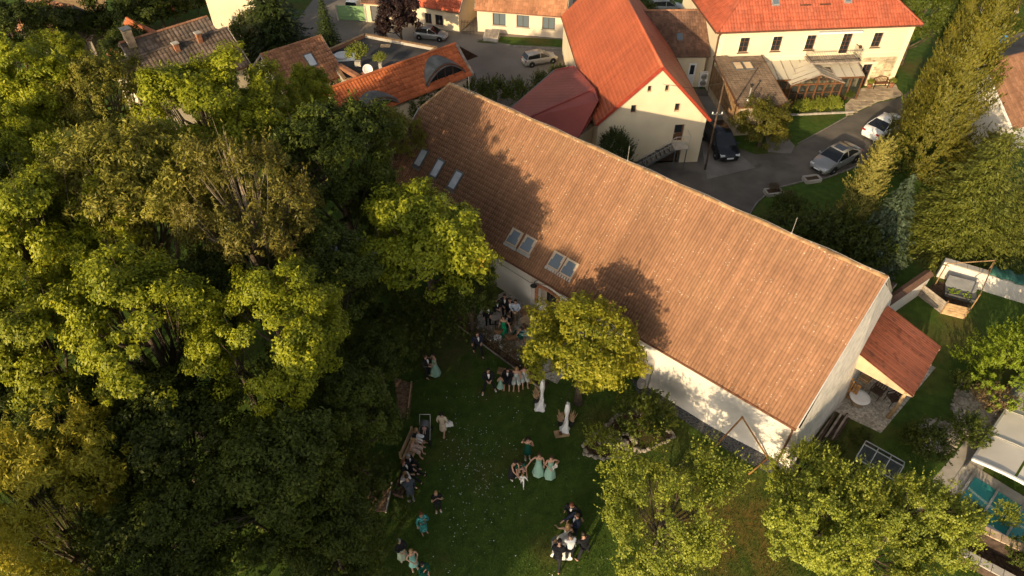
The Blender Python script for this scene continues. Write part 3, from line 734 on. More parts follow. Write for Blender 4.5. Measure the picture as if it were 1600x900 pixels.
# ================================================================ swing frame by the barn
def swing():
    T = thing('swing_frame', 'bare rusty-brown wooden A-frame standing by the barn corner', 'frame', (0,0,0))
    ap = (10.21, 17.92, 2.45); mb = MB()
    for q in ((9.55, 18.04, 0.00), (11.83, 17.39, 0.00)):
        mb = MB(); mb.tube([q, ap], .04, 8); mb.build('leg', M['rust_wood'], T, True)
    mb = MB(); mb.tube([(11.81, 17.35, 0.05), (10.72, 16.52, 0.05)], .038, 8); mb.build('foot_pole', M['rust_wood'], T, True)
    mb = MB(); mb.ball(ap, .055, 8, 6); mb.build('joint', M['rust_wood'], T)
swing()


# ================================================================ orange-red barn with cream gable
RB = thing('red_barn', 'cream gabled barn with plain orange-red roof behind the long barn', 'barn', (5.74, 41.22, 0), 4.3)
def red_barn():
    ze, zr, wd, ln = 3.45, 7.42, 7.88, 18.5; hx = wd/2; k = (zr-ze)/hx; nL = math.hypot(1, k)
    mb = MB(); G = Wall((.2, .2), (wd-.2, .2))
    H = [(3.05,3.33,5.62,6.08),(4.22,4.5,5.62,6.08),(2.1,2.48,4.1,4.72),(5.1,5.48,4.1,4.72),(5.35,6.05,1.75,3.1),(4.35,6.0,.0,1.05)]
    e = wd-.4
    wall_face(mb, G, [(0,0),(e,0),(e,ze-.02),(e/2,zr-.12),(0,ze-.02)], H, .3)
    mb.build('gable_wall', M['cream_plaster'], RB)
    mb = MB(); wall_face(mb, Wall((.2,ln),(.2,.2)), [(0,0),(ln-.2,0),(ln-.2,ze),(0,ze)]); wall_face(mb, Wall((wd-.2,.2),(wd-.2,ln)), [(0,0),(ln-.2,0),(ln-.2,ze),(0,ze)])
    wall_face(mb, Wall((wd-.2,ln),(.2,ln)), [(0,0),(e,0),(e,ze),(e/2,zr-.12),(0,ze)]); mb.build('wall', M['cream_plaster'], RB)
    for h in H[:4]: window(RB, G, h, 1, 1, 'window_brown', 'glass', .27)
    d = MB(); G.box(d, H[4][0], H[4][1], H[4][2], H[4][3], -.25, -.2); dr = d.build('door', M['window_brown'], RB)
    g = MB(); G.box(g, H[4][0]+.12, H[4][1]-.12, 2.4, 2.95, -.2, -.18); g.build('pane', M['glass'], dr)
    h = MB(); G.box(h, 5.45, 5.5, 2.3, 2.34, -.2, -.13); h.build('handle', M['pale_metal'], dr)
    d = MB(); G.box(d, H[5][0], H[5][1], 0, 1.05, -.3, -.26); d.build('cellar_door', M['dark_wood'], RB)
    fr = MB(); V = []
    for hx_, z0, z1 in ((4.3,0,1.1),(6.05,0,1.1)): G.box(fr, hx_-.05, hx_+.05, z0, z1, -.1, .05)
    G.box(fr, 4.25, 6.1, 1.05, 1.15, -.1, .06); fr.build('cellar_frame', M['grey_metal'], RB)
    # roof sheets: one course after another across both slopes
    for sgn in (0, 1):
        x0 = 0 if sgn == 0 else wd; x1 = hx; s_ = 1 if sgn == 0 else -1
        mb = MB(); mb.slab([(x0,0,ze),(x1,0,zr),(x1,ln,zr),(x0,ln,ze)], .08); mb.build('roof', M['dark_wood'], RB)
        tiles('roof_tiles', (x0,0,ze), (0,1,0), (s_/nL,0,k/nL), [(0,0),(ln,0),(ln,hx*nL),(0,hx*nL)], .42, .30, M['orange_metal'], RB,
              [(0,0),(.5,.012),(1,0)], lift=.012, seed=8+sgn, jit=.001, thick=.010)
    mb = MB(); mb.tube([(hx,-.02,zr+.04),(hx,ln,zr+.04)], .10, 8); mb.build('ridge_cap', M['orange_metal'], RB, True)
    for x0 in (0, wd): MB().bar((x0,-.04,ze+.0),(hx,-.04,zr+.0), .06, .2).build('verge_board', mat('verge_red', (.33,.05,.025), .5), RB)
    for x in (-.06, wd+.06): MB().tube([(x,0,ze-.06),(x,ln,ze-.06)], .06, 8).build('gutter', M['copper'], RB)
    # seam across the left slope
    mb = MB(); mb.bar((.15,4.6,ze+.15*k+.05),(hx-.1,4.6,zr-.1*k+.05), .03, .012); mb.build('roof_seam', M['orange_metal'], RB)
    # outside stair to the upper door
    T = thing('outside_stair', 'grey metal outside stair with railing up to the gable door', 'stair', frame_pt((5.74,41.22), 4.3, 0, 0), 4.3)
    n = 9
    for i in range(n):
        x = 3.05 + i*.27; z = .18*(i+1)
        mb = MB(); mb.box(x, x+.29, -.75, .12, z-.04, z); mb.build('tread', M['grey_metal'], T)
    mb = MB(); mb.box(5.5, 6.5, -.78, .14, 1.68, 1.74); mb.build('landing', M['concrete'], T)
    mb = MB(); mb.bar((3.0,-.76,.05),(5.55,-.76,1.68), .04, .16); mb.bar((3.0,.1,.05),(5.55,.1,1.68), .04, .16); mb.build('stringer', M['grey_metal'], T)
    mb = MB()
    for (x, z) in [(3.05+i*.54, .18*(2*i+1)) for i in range(5)]: mb.tube([(x,-.76,z),(x,-.76,z+.95)], .015, 5)
    mb.tube([(3.05,-.76,1.1),(5.5,-.76,2.7),(6.48,-.76,2.72),(6.48,.1,2.72)], .02, 6)
    mb.tube([(3.05,-.76,.65),(5.5,-.76,2.25),(6.48,-.76,2.27),(6.48,.1,2.27)], .012, 6)
    for x in (5.5, 6.0, 6.48): mb.tube([(x,-.76,1.7),(x,-.76,2.72)], .015, 5)
    mb.build('railing', M['pale_metal'], T)
    for x in (5.6, 6.4):
        mb = MB(); mb.tube([(x,-.7,0),(x,-.7,1.68)], .04, 6); mb.build('post', M['grey_metal'], T)
red_barn()
def maroon():
    T = thing('side_shed', 'low side building with dull maroon metal roof beside the orange-red barn', 'shed', (0,0,0))
    A, B, C, D, E = Vector((4.77, 50.21, 3.30)), Vector((3.37, 50.59, 2.80)), Vector((-0.37, 44.91, 2.30)), Vector((4.35,40.9,2.3)), Vector((5.9,43.0,2.95))
    F_ = Vector((5.95, 43.13, 3.00)); Hh = Vector((1.4, 42.6, 2.45))
    pn = (B-A).cross(C-A); onp = lambda p: Vector((p.x, p.y, A.z-(pn.x*(p.x-A.x)+pn.y*(p.y-A.y))/pn.z))
    F_ = onp(Vector((5.75,44.6,0))); Hh = onp(Vector((1.2,42.9,0))); E.z = F_.z-.05
    mb = MB(); mb.slab([A,B,C,Hh,F_], .08); mb.slab([F_,Hh,C+Vector((.2,-.4,0)),D,E], .08); mb.build('roof', M['maroon_metal'], T)
    O = (B+C)/2; u = (C-B).normalized(); nn = (B-A).cross(C-A).normalized(); nn = nn if nn.z > 0 else -nn; v = nn.cross(u); v = v if v.z > 0 else -v
    pl = lambda p: ((p-B).dot(u), (p-B).dot(v))
    tiles('roof_tiles', B, u, v, [pl(p) for p in (B,C,Hh,F_,A)], .45, .28, M['maroon_metal'], T, [(0,0),(.5,.012),(1,0)], lift=.012, seed=21, jit=.001, thick=.01)
    D2 = C+Vector((.2,-.4,0)); u2 = (D-D2).normalized(); nn = (D-D2).cross(F_-D2).normalized(); nn = nn if nn.z > 0 else -nn; v2 = nn.cross(u2); v2 = v2 if v2.z > 0 else -v2
    pl2 = lambda p: ((p-D2).dot(u2), (p-D2).dot(v2))
    tiles('roof_tiles', D2, u2, v2, [pl2(p) for p in (D2,D,E,F_,Hh)], .45, .28, M['maroon_metal'], T, [(0,0),(.5,.012),(1,0)], lift=.012, seed=22, jit=.001, thick=.01)
    for p, q in ((F_,Hh),(Hh,C),(A,F_),(F_,E),(A,B),(D,E)): MB().bar(p+Vector((0,0,.05)), q+Vector((0,0,.05)), .16, .04).build('hip_cap', M['maroon_metal'], T)
    mb = MB(); mb.tube([B+Vector((-.06,0,-.02)), C+Vector((-.06,0,-.02))], .07, 8); mb.build('gutter', M['grey_metal'], T)
    mb = MB(); mb.prism([(A.x,A.y),(B.x+.25,B.y-.1),(C.x+.35,C.y+.1),(D.x-.1,D.y+.3),(E.x-.05,E.y+.2)], 0, 2.2); mb.build('wall', M['cream_plaster'], T)
maroon()

# ================================================================ villa
VO = ((16.0, 52.0), 5)
VI = thing('villa', 'cream villa with red hipped tile roof, balcony and stone corner', 'house', (16.0,52.0,0), 5)
def villa():
    ze, k = 5.3, .75; nL = math.hypot(1, k); X0, X1, Y0, Y1 = -.12, 16.5, -.08, 10.8
    Wf = Wall((.35,.3),(16.2,.3)); off = .35
    wins = [(a-off, b-off, 3.4, 4.6) for a, b in ((2.08,2.86),(4.74,5.52),(7.52,8.3),(13.05,13.83))]
    bdoor = (10.5-off, 11.28-off, 2.9, 4.62); sdoor = (13.1-off, 13.9-off, 0, 1.95); wide = (4.2-off, 11.9-off, 0.2, 2.35)
    mb = MB(); wall_face(mb, Wf, [(0,0),(15.85,0),(15.85,5.25),(0,5.25)], wins+[bdoor,sdoor], .2)
    Wl = Wall((.35,10.5),(.35,.3)); wall_face(mb, Wl, [(0,0),(10.2,0),(10.2,5.25),(0,5.25)])
    Wr = Wall((16.2,.3),(16.2,10.5)); wall_face(mb, Wr, [(0,0),(10.2,0),(10.2,5.25),(0,5.25)])
    wall_face(mb, Wall((16.2,10.5),(.35,10.5)), [(0,0),(15.85,0),(15.85,5.25),(0,5.25)])
    mb.build('wall', M['villa_plaster'], VI)
    for h in wins: window(VI, Wf, h, 2, 3, 'window_brown', 'glass', .16, 'window_brown', 'villa_trim')
    o = window(VI, Wf, bdoor, 2, 5, 'window_brown', 'glass', .16, None, 'villa_trim', name='balcony_door')
    o = window(VI, Wf, sdoor, 2, 3, 'window_brown', 'glass', .16, None, 'villa_trim', name='side_door')
    g = MB(); Wf.box(g, 0, 15.85, 5.02, 5.24, .005, .10); Wf.box(g, 0, 15.85, 2.9, 3.0, .005, .03); Wf.box(g, 15.45, 15.85, 0, 5.0, .006, .05); Wf.box(g, 0, .4, 0, 5.0, .006, .05); g.build('cornice', M['villa_trim'], VI)
    # ashlar patch at ground floor: each stone stands proud of the joint
    mb = MB(); rg = random.Random(4); z = .02
    while z < 2.5:
        h = rg.uniform(.14, .26); u = 11.95+rg.uniform(0,.2)
        while u < 15.4:
            L = rg.uniform(.25, .62)
            if not (sdoor[0]-.18 < u+L/2 < sdoor[1]+.2 and z < 2.1): Wf.box(mb, u, min(u+L-.03,15.42), z, z+h-.03, .0, rg.uniform(.02,.05))
            u += L
        z += h
    o = mb.build('stone_cladding', mat('cladding', (.52,.42,.27), .9, .2, 2.2, bump=.5, bscale=12, island=.3), VI); o['kind'] = 'stuff'
    # roof
    ym = (Y0+Y1)/2; rz = ze+k*(ym-Y0); hip = ym-Y0
    A, B, C, D = (X0,Y0,ze),(X1,Y0,ze),(X1,Y1,ze),(X0,Y1,ze); E, F_ = (X0+hip,ym,rz),(X1-hip,ym,rz)
    mb = MB(); mb.slab([A,B,F_,E], .1); mb.slab([C,D,E,F_], .1); mb.slab([D,A,E], .1); mb.slab([B,C,F_], .1); mb.build('roof', M['window_brown'], VI)
    W_, D_ = X1-X0, Y1-Y0; SL = hip*nL; pf = [(0,0),(.25,.004),(.5,.035),(.78,.035),(1,.004)]
    tiles('roof_tiles', A, (1,0,0), (0,1/nL,k/nL), [(0,0),(W_,0),(W_-hip,SL),(hip,SL)], .24, .36, M['villa_tile'], VI, pf, seed=31, jit=.002)
    tiles('roof_tiles', D, (0,-1,0), (1/nL,0,k/nL), [(0,0),(D_,0),(D_-hip,SL),(hip,SL)], .24, .36, M['villa_tile'], VI, pf, seed=32, jit=.002)
    tiles('roof_tiles', B, (0,1,0), (-1/nL,0,k/nL), [(0,0),(D_,0),(D_-hip,SL),(hip,SL)], .24, .36, M['villa_tile'], VI, pf, seed=33, jit=.002)
    tiles('roof_tiles', C, (-1,0,0), (0,-1/nL,k/nL), [(0,0),(W_,0),(W_-hip,SL),(hip,SL)], .24, .36, M['villa_tile'], VI, pf, seed=34, jit=.002)
    for a, b in ((E,A),(F_,B),(E,F_)): ridge_caps(VI, Vector(a)+Vector((0,0,.06)), Vector(b)+Vector((0,0,.06)), M['villa_tile'], .12)
    mb = MB(); mb.tube([(X0,Y0-.07,ze-.06),(X1,Y0-.07,ze-.06)], .075, 8); mb.tube([(X0-.07,Y0,ze-.06),(X0-.07,Y1,ze-.06)], .075, 8); mb.build('gutter', M['copper'], VI)
    mb = MB(); mb.tube([(X0+.25,Y0-.07,ze-.12),(X0+.3,.2,ze-.5),(.3,.2,.1)], .055, 8); mb.build('downpipe', M['copper'], VI)
    sl = lambda x, y, h: (x, y-h*k/nL, ze+k*(y-Y0)+h/nL)
    mb = MB()
    for x in np.arange(3.1, 12.7, .9): mb.bar(sl(x,.42,.03), sl(x,.42,.2), .04, .05)
    mb.tube([sl(3,.42,.17), sl(12.7,.42,.17)], .025, 6); mb.build('snow_rail', M['villa_tile'], VI)
    for x in (4.8, 10.65):
        mb = MB(); mb.slab([sl(x-.3,1.5,.16), sl(x+.3,1.5,.16), sl(x+.3,2.4,.16), sl(x-.3,2.4,.16)], .14); o = mb.build('skylight', M['pale_metal'], VI)
        g = MB(); g.slab([sl(x-.22,1.6,.185), sl(x+.22,1.6,.185), sl(x+.22,2.3,.185), sl(x-.22,2.3,.185)], .02); g.build('pane', M['sky_glass'], o)
    for x in (7.2, 8.8):
        mb = MB(); mb.slab([sl(x-.45,1.45,.10), sl(x+.45,1.45,.10), sl(x+.45,1.55,.10), sl(x-.45,1.55,.10)], .05); mb.build('roof_step', M['copper'], VI)
    # balcony
    mb = MB(); mb.box(7.75,11.85,-.95,.28,2.72,2.86); bal = mb.build('balcony', M['grey_wood'], VI)
    mb = MB()
    for a, b in (((7.8,.25),(7.8,-.9)),((7.8,-.9),(11.8,-.9)),((11.8,-.9),(11.8,.25))):
        for z in (3.05,3.75): mb.tube([(*a,z),(*b,z)], .02, 5)
        L = math.dist(a,b); n = max(2,int(L/.14))
        for i in range(n+1):
            t = i/n; mb.tube([(a[0]+(b[0]-a[0])*t,a[1]+(b[1]-a[1])*t,2.86),(a[0]+(b[0]-a[0])*t,a[1]+(b[1]-a[1])*t,3.75)], .01, 4)
    mb.build('railing', M['black_iron'], bal)
    for x in (8.2,11.4):
        mb = MB(); mb.bar((x,.25,2.2),(x,-.8,2.7), .1, .14); mb.build('bracket', M['grey_wood'], bal)
    mb = MB(); Wf.box(mb, 8.2-off, 11.75-off, 4.8, 4.95, .10, .42); mb.build('awning_box', M['white_paint'], VI)
    g = MB(); Wf.box(g, 12.1-off, 12.25-off, 3.4, 3.62, .0, .2); g.build('wall_lamp', M['window_brown'], VI)
villa()
def conservatory():
    T = thing('conservatory', 'glass conservatory with brown frames and gabled front under the villa balcony', 'conservatory', (16.0,52.0,0), 5)
    # lean-to glass roof panes between rafters
    xs = [4.25+i*.78 for i in range(11)]
    def pane(P, m='roof_glass', nm='pane'):
        mb = MB(); mb.slab(P, .015); return mb.build(nm, M[m], T)
    for i in range(10):
        a, b = xs[i]+.03, xs[i+1]-.03
        if 6.2 < (a+b)/2 < 9.6:
            pane([(a,-.7,2.36),(b,-.7,2.36),(b,.27,2.58),(a,.27,2.58)]); continue
        pane([(a,-1.88,2.05),(b,-1.88,2.05),(b,.27,2.58),(a,.27,2.58)])
    for x in xs:
        mb = MB(); mb.bar((x,-1.92,2.04),(x,.28,2.58), .06, .08); mb.build('rafter', M['grey_wood'], T)
    mb = MB(); mb.bar((4.2,-1.92,1.98),(12.1,-1.92,1.98), .09, .1); mb.build('eaves_beam', M['oak_frame'], T)
    # gabled porch
    zr, ze, xm, hw, yf, yb = 2.75, 1.95, 7.95, 2.1, -2.5, .0
    for s in (-1, 1):
        for j in range(4):
            y0, y1 = yf-.15+(yb-yf)*j/4+.02, yf-.15+(yb-yf)*(j+1)/4-.02
            pane([(xm+s*(hw+.1),y0,ze-.03),(xm+s*.05,y0,zr+.02),(xm+s*.05,y1,zr+.02),(xm+s*(hw+.1),y1,ze-.03)])
            mb = MB(); mb.bar((xm+s*(hw+.1),y0-.02,ze-.03),(xm,y0-.02,zr), .06, .08); mb.build('rafter', M['grey_wood'], T)
        mb = MB(); mb.bar((xm+s*hw,yf-.15,ze-.08),(xm+s*hw,yb,ze-.08), .09, .1); mb.build('eaves_beam', M['oak_frame'], T)
    mb = MB(); mb.bar((xm,yf-.2,zr+.01),(xm,yb,zr+.01), .1, .08); mb.build('ridge_beam', M['grey_wood'], T)
    mb = MB()
    for s in (-1,1): mb.bar((xm+s*hw,yf-.02,ze-.05),(xm,yf-.02,zr-.05), .08, .14)
    mb.bar((xm-hw,yf,ze-.1),(xm+hw,yf,ze-.1), .1, .12); mb.build('gable_frame', M['oak_frame'], T)
    Wf = Wall((xm-hw,yf),(xm+hw,yf)); n = 6
    for i in range(n+1):
        u = 2*hw*i/n; zt = ze-.15; mb = MB(); Wf.box(mb, u-.06, u+.06, 0, zt, -.05, .05); mb.build('post', M['oak_frame'], T)
    for i in range(n):
        u0, u1 = 2*hw*i/n+.07, 2*hw*(i+1)/n-.07
        g = MB(); Wf.box(g, u0, u1, .45, ze-.17, -.02, .0); o = g.build('pane', M['clear_glass'], T)
        g = MB(); Wf.box(g, u0, u1, .02, .43, -.03, .02); g.build('panel', M['oak_frame'], T)
        g = MB(); Wf.box(g, u0, u1, 1.1, 1.14, -.03, .02); g.build('glazing_bar', M['oak_frame'], T)
    g = MB()
    for i in (1,2,4,5):
        u = 2*hw*i/n; zt = zr-.1-abs(u-hw)/hw*(zr-ze); Wf.box(g, u-.03, u+.03, ze-.04, zt, -.03, .02)
    Wf.box(g, hw-.09, hw+.09, ze-.04, zr-.1, -.04, .04); g.build('gable_mullion', M['oak_frame'], T)
    g = MB(); g.add([Wf.p(.1,ze-.04,-.01), Wf.p(2*hw-.1,ze-.04,-.01), Wf.p(hw,zr-.12,-.01)], [(0,1,2)]); g.build('gable_pane', M['clear_glass'], T)
    # side walls of the lean-to
    for x0, x1 in ((4.25,xm-hw-.1),(xm+hw+.1,12.05)):
        W2 = Wall((x0,-1.85),(x1,-1.85)); m_ = max(1,int((x1-x0)/.75))
        for i in range(m_+1):
            u = (x1-x0)*i/m_; g = MB(); W2.box(g, u-.05, u+.05, 0, 1.92, -.05, .05); g.build('post', M['oak_frame'], T)
        for i in range(m_):
            u0, u1 = (x1-x0)*i/m_+.06, (x1-x0)*(i+1)/m_-.06; g = MB(); W2.box(g, u0, u1, .05, 1.9, -.02, 0); g.build('pane', M['clear_glass'], T)
    mb = MB(); mb.box(4.3,12,-1.8,.2,.01,.03); mb.build('floor', M['wood'], T)
    for j, x in enumerate((7.2, 8.7)):
        S = thing('dining_table', ('white laid table on the left inside the glass conservatory','white laid table on the right inside the glass conservatory')[j], 'table', frame_pt(*VO, x, -1.1, .03), 5)
        mb = MB(); mb.box(-.5,.5,-.35,.35,.7,.74); mb.build('table_top', M['cloth_white'], S)
        for sx in (-.4,.4):
            for sy in (-.28,.28):
                mb = MB(); mb.bar((sx,sy,0),(sx,sy,.7), .05); mb.build('leg', M['oak_frame'], S)
conservatory()
def annex():
    T = thing('annex', 'low annex with brown shingle roof and plank side before the villa', 'annex', (16.0,52.0,0), 5)
    mb = MB(); mb.box(.25,3.5,-6.5,.1,0,2.55); mb.build('wall', M['stone_wall'], T)
    k = .6/6.6; nL = math.hypot(1,k)
    mb = MB(); mb.slab([(.0,-6.85,2.6),(3.75,-6.85,2.6),(3.95,-.05,3.2),(.12,.1,3.2)], .1); mb.build('roof', M['shingle'], T)
    tiles('shingles', (.0,-6.85,2.62), (1,0,0), (0,1/nL,k/nL), [(0,0),(3.75,0),(3.9,6.8),(.12,6.9)], .3, .25, M['shingle'], T, [(0,0),(.5,.002),(.95,0)], lift=.004, seed=41, jit=.003, thick=.006)
    mb = MB()
    mb.bar((-.03,-6.9,2.58),(.1,.1,3.2), .05, .16); mb.bar((3.78,-6.9,2.58),(3.97,.0,3.2), .05, .16); mb.bar((-.05,-6.9,2.58),(3.8,-6.9,2.58), .05, .16); mb.build('fascia', M['window_brown'], T)
    for i in range(16):
        y = -6.4+i*.4; mb = MB(); mb.box(.19,.24,y+.01,y+.39,.75,2.5); mb.build('plank', M['wood'], T)
    sl = lambda x, y, h: (x, y, 2.6+.6*(y+6.85)/6.8+h)
    for x in (1.55, 2.35):
        mb = MB(); mb.slab([sl(x-.37,-2.1,.14), sl(x+.37,-2.1,.14), sl(x+.37,-1.0,.14), sl(x-.37,-1.0,.14)], .13); o = mb.build('skylight', M['grey_metal'], T)
        g = MB(); g.slab([sl(x-.27,-1.98,.16), sl(x+.27,-1.98,.16), sl(x+.27,-1.12,.16), sl(x-.27,-1.12,.16)], .015); g.build('pane', mat('warm_glass', (.62,.45,.28), .15, .05, 3, spec=.6), o)
    mb = MB(); mb.lathe([(.28,-.12),(.16,.1),(.06,.14),(.06,1.0)], sl(.95,-6.0,0), 10); mb.build('flue_base', M['pale_metal'], T)
    mb = MB(); c = sl(.95,-6.0,0); mb.lathe([(.055,.1),(.055,1.15)], c, 8); mb.lathe([(.14,1.2),(.15,1.23),(.02,1.3)], c, 10); mb.build('flue', M['black_iron'], T)
    mb = MB(); mb.box(3.3,3.75,-6.75,-6.3,0,2.45); mb.build('pillar', M['stone'], T)
    W2 = Wall((.24,-3.0),(.24,-6.0))
annex()
def brown_link():
    T = thing('link_building', 'small brown tiled building squeezed between orange-red barn and villa', 'building', (11.0,52.9,0), 1.0)
    mb = MB(); W = Wall((0,.35),(4.9,.35)); h = (3.6,4.25,0,2.1); wall_face(mb, W, [(0,0),(4.9,0),(4.9,2.8),(0,2.8)], [h], .12); wall_face(mb, Wall((4.9,.35),(4.9,8)), [(0,0),(7.65,0),(7.65,2.8),(3.8,5.0),(0,2.8)]); mb.build('wall', M['cream_plaster'], T)
    d = MB(); W.box(d, *h, -.12, -.06); dr = d.build('door', M['white_paint'], T); d = MB(); W.box(d, 3.75, 4.1, 1.1, 1.9, -.06, -.04); d.build('pane', M['glass'], dr)
    k = 2.2/3.9; nL = math.hypot(1,k)
    mb = MB(); mb.slab([(-.2,0,2.8),(5.0,0,2.8),(5.0,3.9,5.0),(-.2,3.9,5.0)], .08); mb.slab([(-.2,7.8,2.8),(5.0,7.8,2.8),(5.0,3.9,5.0),(-.2,3.9,5.0)], .08); mb.build('roof', M['dark_wood'], T)
    tiles('roof_tiles', (-.2,0,2.8), (1,0,0), (0,1/nL,k/nL), [(0,0),(5.2,0),(5.2,3.9*nL),(0,3.9*nL)], .22, .33, M['brown_tile'], T, seed=51)
    ridge_caps(T, (-.2,3.9,5.06), (5.0,3.9,5.06), M['old_tile'], .11)
    mb = MB(); y = 1.5; mb.slab([(2.5,1.3,3.62),(3.0,1.3,3.62),(3.0,1.9,3.98),(2.5,1.9,3.98)], .1); o = mb.build('skylight', M['grey_metal'], T)
    g = MB(); g.slab([(2.57,1.38,3.68),(2.93,1.38,3.68),(2.93,1.82,3.95),(2.57,1.82,3.95)], .015); g.build('pane', M['sky_glass'], o)
    T2 = thing('air_conditioner', 'white twin-fan air conditioner standing between barn and villa', 'air conditioner', (16.01, 53.28, 0.00), 2)
    mb = MB(); mb.box(-.4,.4,-.18,.18,.12,1.35); mb.build('casing', M['white_paint'], T2)
    for z in (.45,1.02):
        mb = MB(); mb.lathe([(.25,-.02),(.25,.02),(.05,.03)], (0,0,0), 16); o = mb.build('fan', M['black_iron'], T2); o.location = (-.05,-.19,z); o.rotation_euler = (R(90),0,0)
        for q in range(3):
            mb = MB(); mb.lathe([(.08+q*.07,0),(.09+q*.07,.012),(.08+q*.07,.02)], (0,0,.03), 16); mb.build('guard_ring', M['pale_metal'], o)
    for x in (-.3,.3):
        mb = MB(); mb.box(x-.03,x+.03,-.2,.2,0,.12); mb.build('foot', M['grey_metal'], T2)
brown_link()
def pole():
    T = thing('utility_pole', 'thin dark utility pole with insulators at the orange-red barn corner', 'pole', (13.75,41.0,0))
    mb = MB(); mb.tube([(0,0,0),(.1,.5,6.6)], [.08,.05], 8); mb.build('shaft', M['dark_wood'], T)
    mb = MB(); mb.bar((-.3,.32,4.2),(.42,.32,4.2), .05); mb.build('crossarm', M['grey_metal'], T)
    for x in (-.25,.05,.38):
        mb = MB(); mb.lathe([(.02,0),(.05,.04),(.035,.08),(.05,.12),(.02,.16)], (x,.32,4.22), 8); mb.build('insulator', M['white_paint'], T)
    mb = MB(); mb.tube([(.1,.45,6.4),(-2,.6,5.95),(-4,.75,6.2)], .012, 4); mb.build('wire', M['black_iron'], T)
pole()

# ================================================================ generic gabled house for the village behind
def house(label, loc, rz, L, Wd, ze, zr, tile, wallm, tw=.24, tl=.36, wins=(), hip=0, over=.25, name='house', ridge=None, seed=60, frame='window_brown', cat='house', glass='glass', gable_wins=(), pf=None, sill=None):
    """front wall on local y=0 facing -y, ridge along x"""
    T = thing(name, label, cat, loc, rz)
    ym = Wd/2; k = (zr-ze)/(ym+over); nL = math.hypot(1,k); zw = ze+k*over
    mb = MB(); W = Wall((0,0),(L,0)); wall_face(mb, W, [(0,0),(L,0),(L,zw-.05),(0,zw-.05)], list(wins), .14)
    pk = zw+k*ym-.1
    for A, B in (((L,0),(L,Wd)),((0,Wd),(0,0))):
        Wg = Wall(A,B); wall_face(mb, Wg, [(0,0),(Wd,0),(Wd,zw-.05),(ym,pk),(0,zw-.05)], list(gable_wins), .14)
        for h in gable_wins: window(T, Wg, h, 2, 1, frame, glass, .12)
    wall_face(mb, Wall((L,Wd),(0,Wd)), [(0,0),(L,0),(L,zw-.05),(0,zw-.05)])
    mb.build('wall', M[wallm], T)
    for h in wins: window(T, W, h, 2, 1, frame, glass, .12, sill, panes=(h[1]-h[0] > .9))
    x0, x1 = -over, L+over
    mb = MB(); mb.slab([(x0,-over,ze),(x1,-over,ze),(x1,ym,zr),(x0,ym,zr)], .08); mb.slab([(x0,Wd+over,ze),(x1,Wd+over,ze),(x1,ym,zr),(x0,ym,zr)], .08); mb.build('roof', M['dark_wood'], T)
    P = [(0,0),(x1-x0,0),(x1-x0,(ym+over)*nL),(0,(ym+over)*nL)]
    tiles('roof_tiles', (x0,-over,ze), (1,0,0), (0,1/nL,k/nL), P, tw, tl, M[tile], T, pf, seed=seed)
    tiles('roof_tiles', (x0,Wd+over,ze), (1,0,0), (0,-1/nL,k/nL), P, tw, tl, M[tile], T, pf, seed=seed+1)
    ridge_caps(T, (x0,ym,zr+.05), (x1,ym,zr+.05), M[ridge or tile], .12)
    for x in (x0-.02, x1+.02):
        for y in (-over, Wd+over): MB().bar((x,y,ze),(x,ym,zr), .05, .16).build('verge_board', M['grey_wood'], T)
    mb = MB(); mb.tube([(x0,-over-.06,ze-.05),(x1,-over-.06,ze-.05)], .06, 8); mb.build('gutter', M['copper'], T)
    return T, (lambda x, y, h=0.0: (x, y-h*k/nL, ze+k*(y+over)+h/nL))
def chimney(T, p, w, d, h, m='brick', cap='concrete', name='chimney'):
    mb = MB(); mb.box(p[0]-w/2,p[0]+w/2,p[1]-d/2,p[1]+d/2,p[2]-.4,p[2]+h); o = mb.build(name, M[m], T)
    mb = MB(); mb.box(p[0]-w/2-.06,p[0]+w/2+.06,p[1]-d/2-.06,p[1]+d/2+.06,p[2]+h+.002,p[2]+h+.09); mb.build('cap', M[cap], o); return o
def roof_window(T, sl, x, y, w, l, glass='pale_blind', frame='grey_metal'):
    mb = MB(); mb.slab([sl(x-w/2,y-l/2,.14), sl(x+w/2,y-l/2,.14), sl(x+w/2,y+l/2,.14), sl(x-w/2,y+l/2,.14)], .12); o = mb.build('skylight', M[frame], T)
    g = MB(); e = .08; g.slab([sl(x-w/2+e,y-l/2+e,.16), sl(x+w/2-e,y-l/2+e,.16), sl(x+w/2-e,y+l/2-e,.16), sl(x-w/2+e,y+l/2-e,.16)], .015); g.build('pane', M[glass], o)

def by_ridge(A, B, Wd):
    """front-left wall corner, turn and length of a gabled house from the two ends of its ridge"""
    a = math.atan2(B[1]-A[1], B[0]-A[0]); return (A[0]+math.sin(a)*Wd/2, A[1]-math.cos(a)*Wd/2, 0), math.degrees(a), math.dist(A[:2], B[:2])
# street row
T, sl = house('peach street house with tiled roof and three wide windows', (-3.3,64.5,0), -11.3, 8.3, 6.5, 2.15, 5.2, 'street_tile', 'peach_plaster',
              wins=((1.5,2.75,.75,1.88),(3.8,5.0,.75,1.88),(6.25,7.45,.75,1.88)), seed=70, sill='concrete', glass='sky_glass', frame='dark_wood', over=.2)
T, sl = house('white street house with fresh red roof behind the silver hatchback', (-9.6,66.05,0), -21.4, 4.9, 5.5, 2.0, 5.0, 'red_tile', 'cream_plaster',
              wins=((1.3,2.0,.35,1.35),(2.4,3.2,.35,1.35)), seed=74, over=.2, sill='concrete')
T, sl = house('garage with grey door and brown flat eave beside the green gate', (-14.37, 66.72, 0.00), -8, 2.8, 5, 1.95, 3.0, 'brown_tile', 'cream_plaster', wins=((.6,2.2,.05,1.6),), seed=78, over=.2, glass='grey_metal', frame='grey_metal', name='garage', cat='garage')
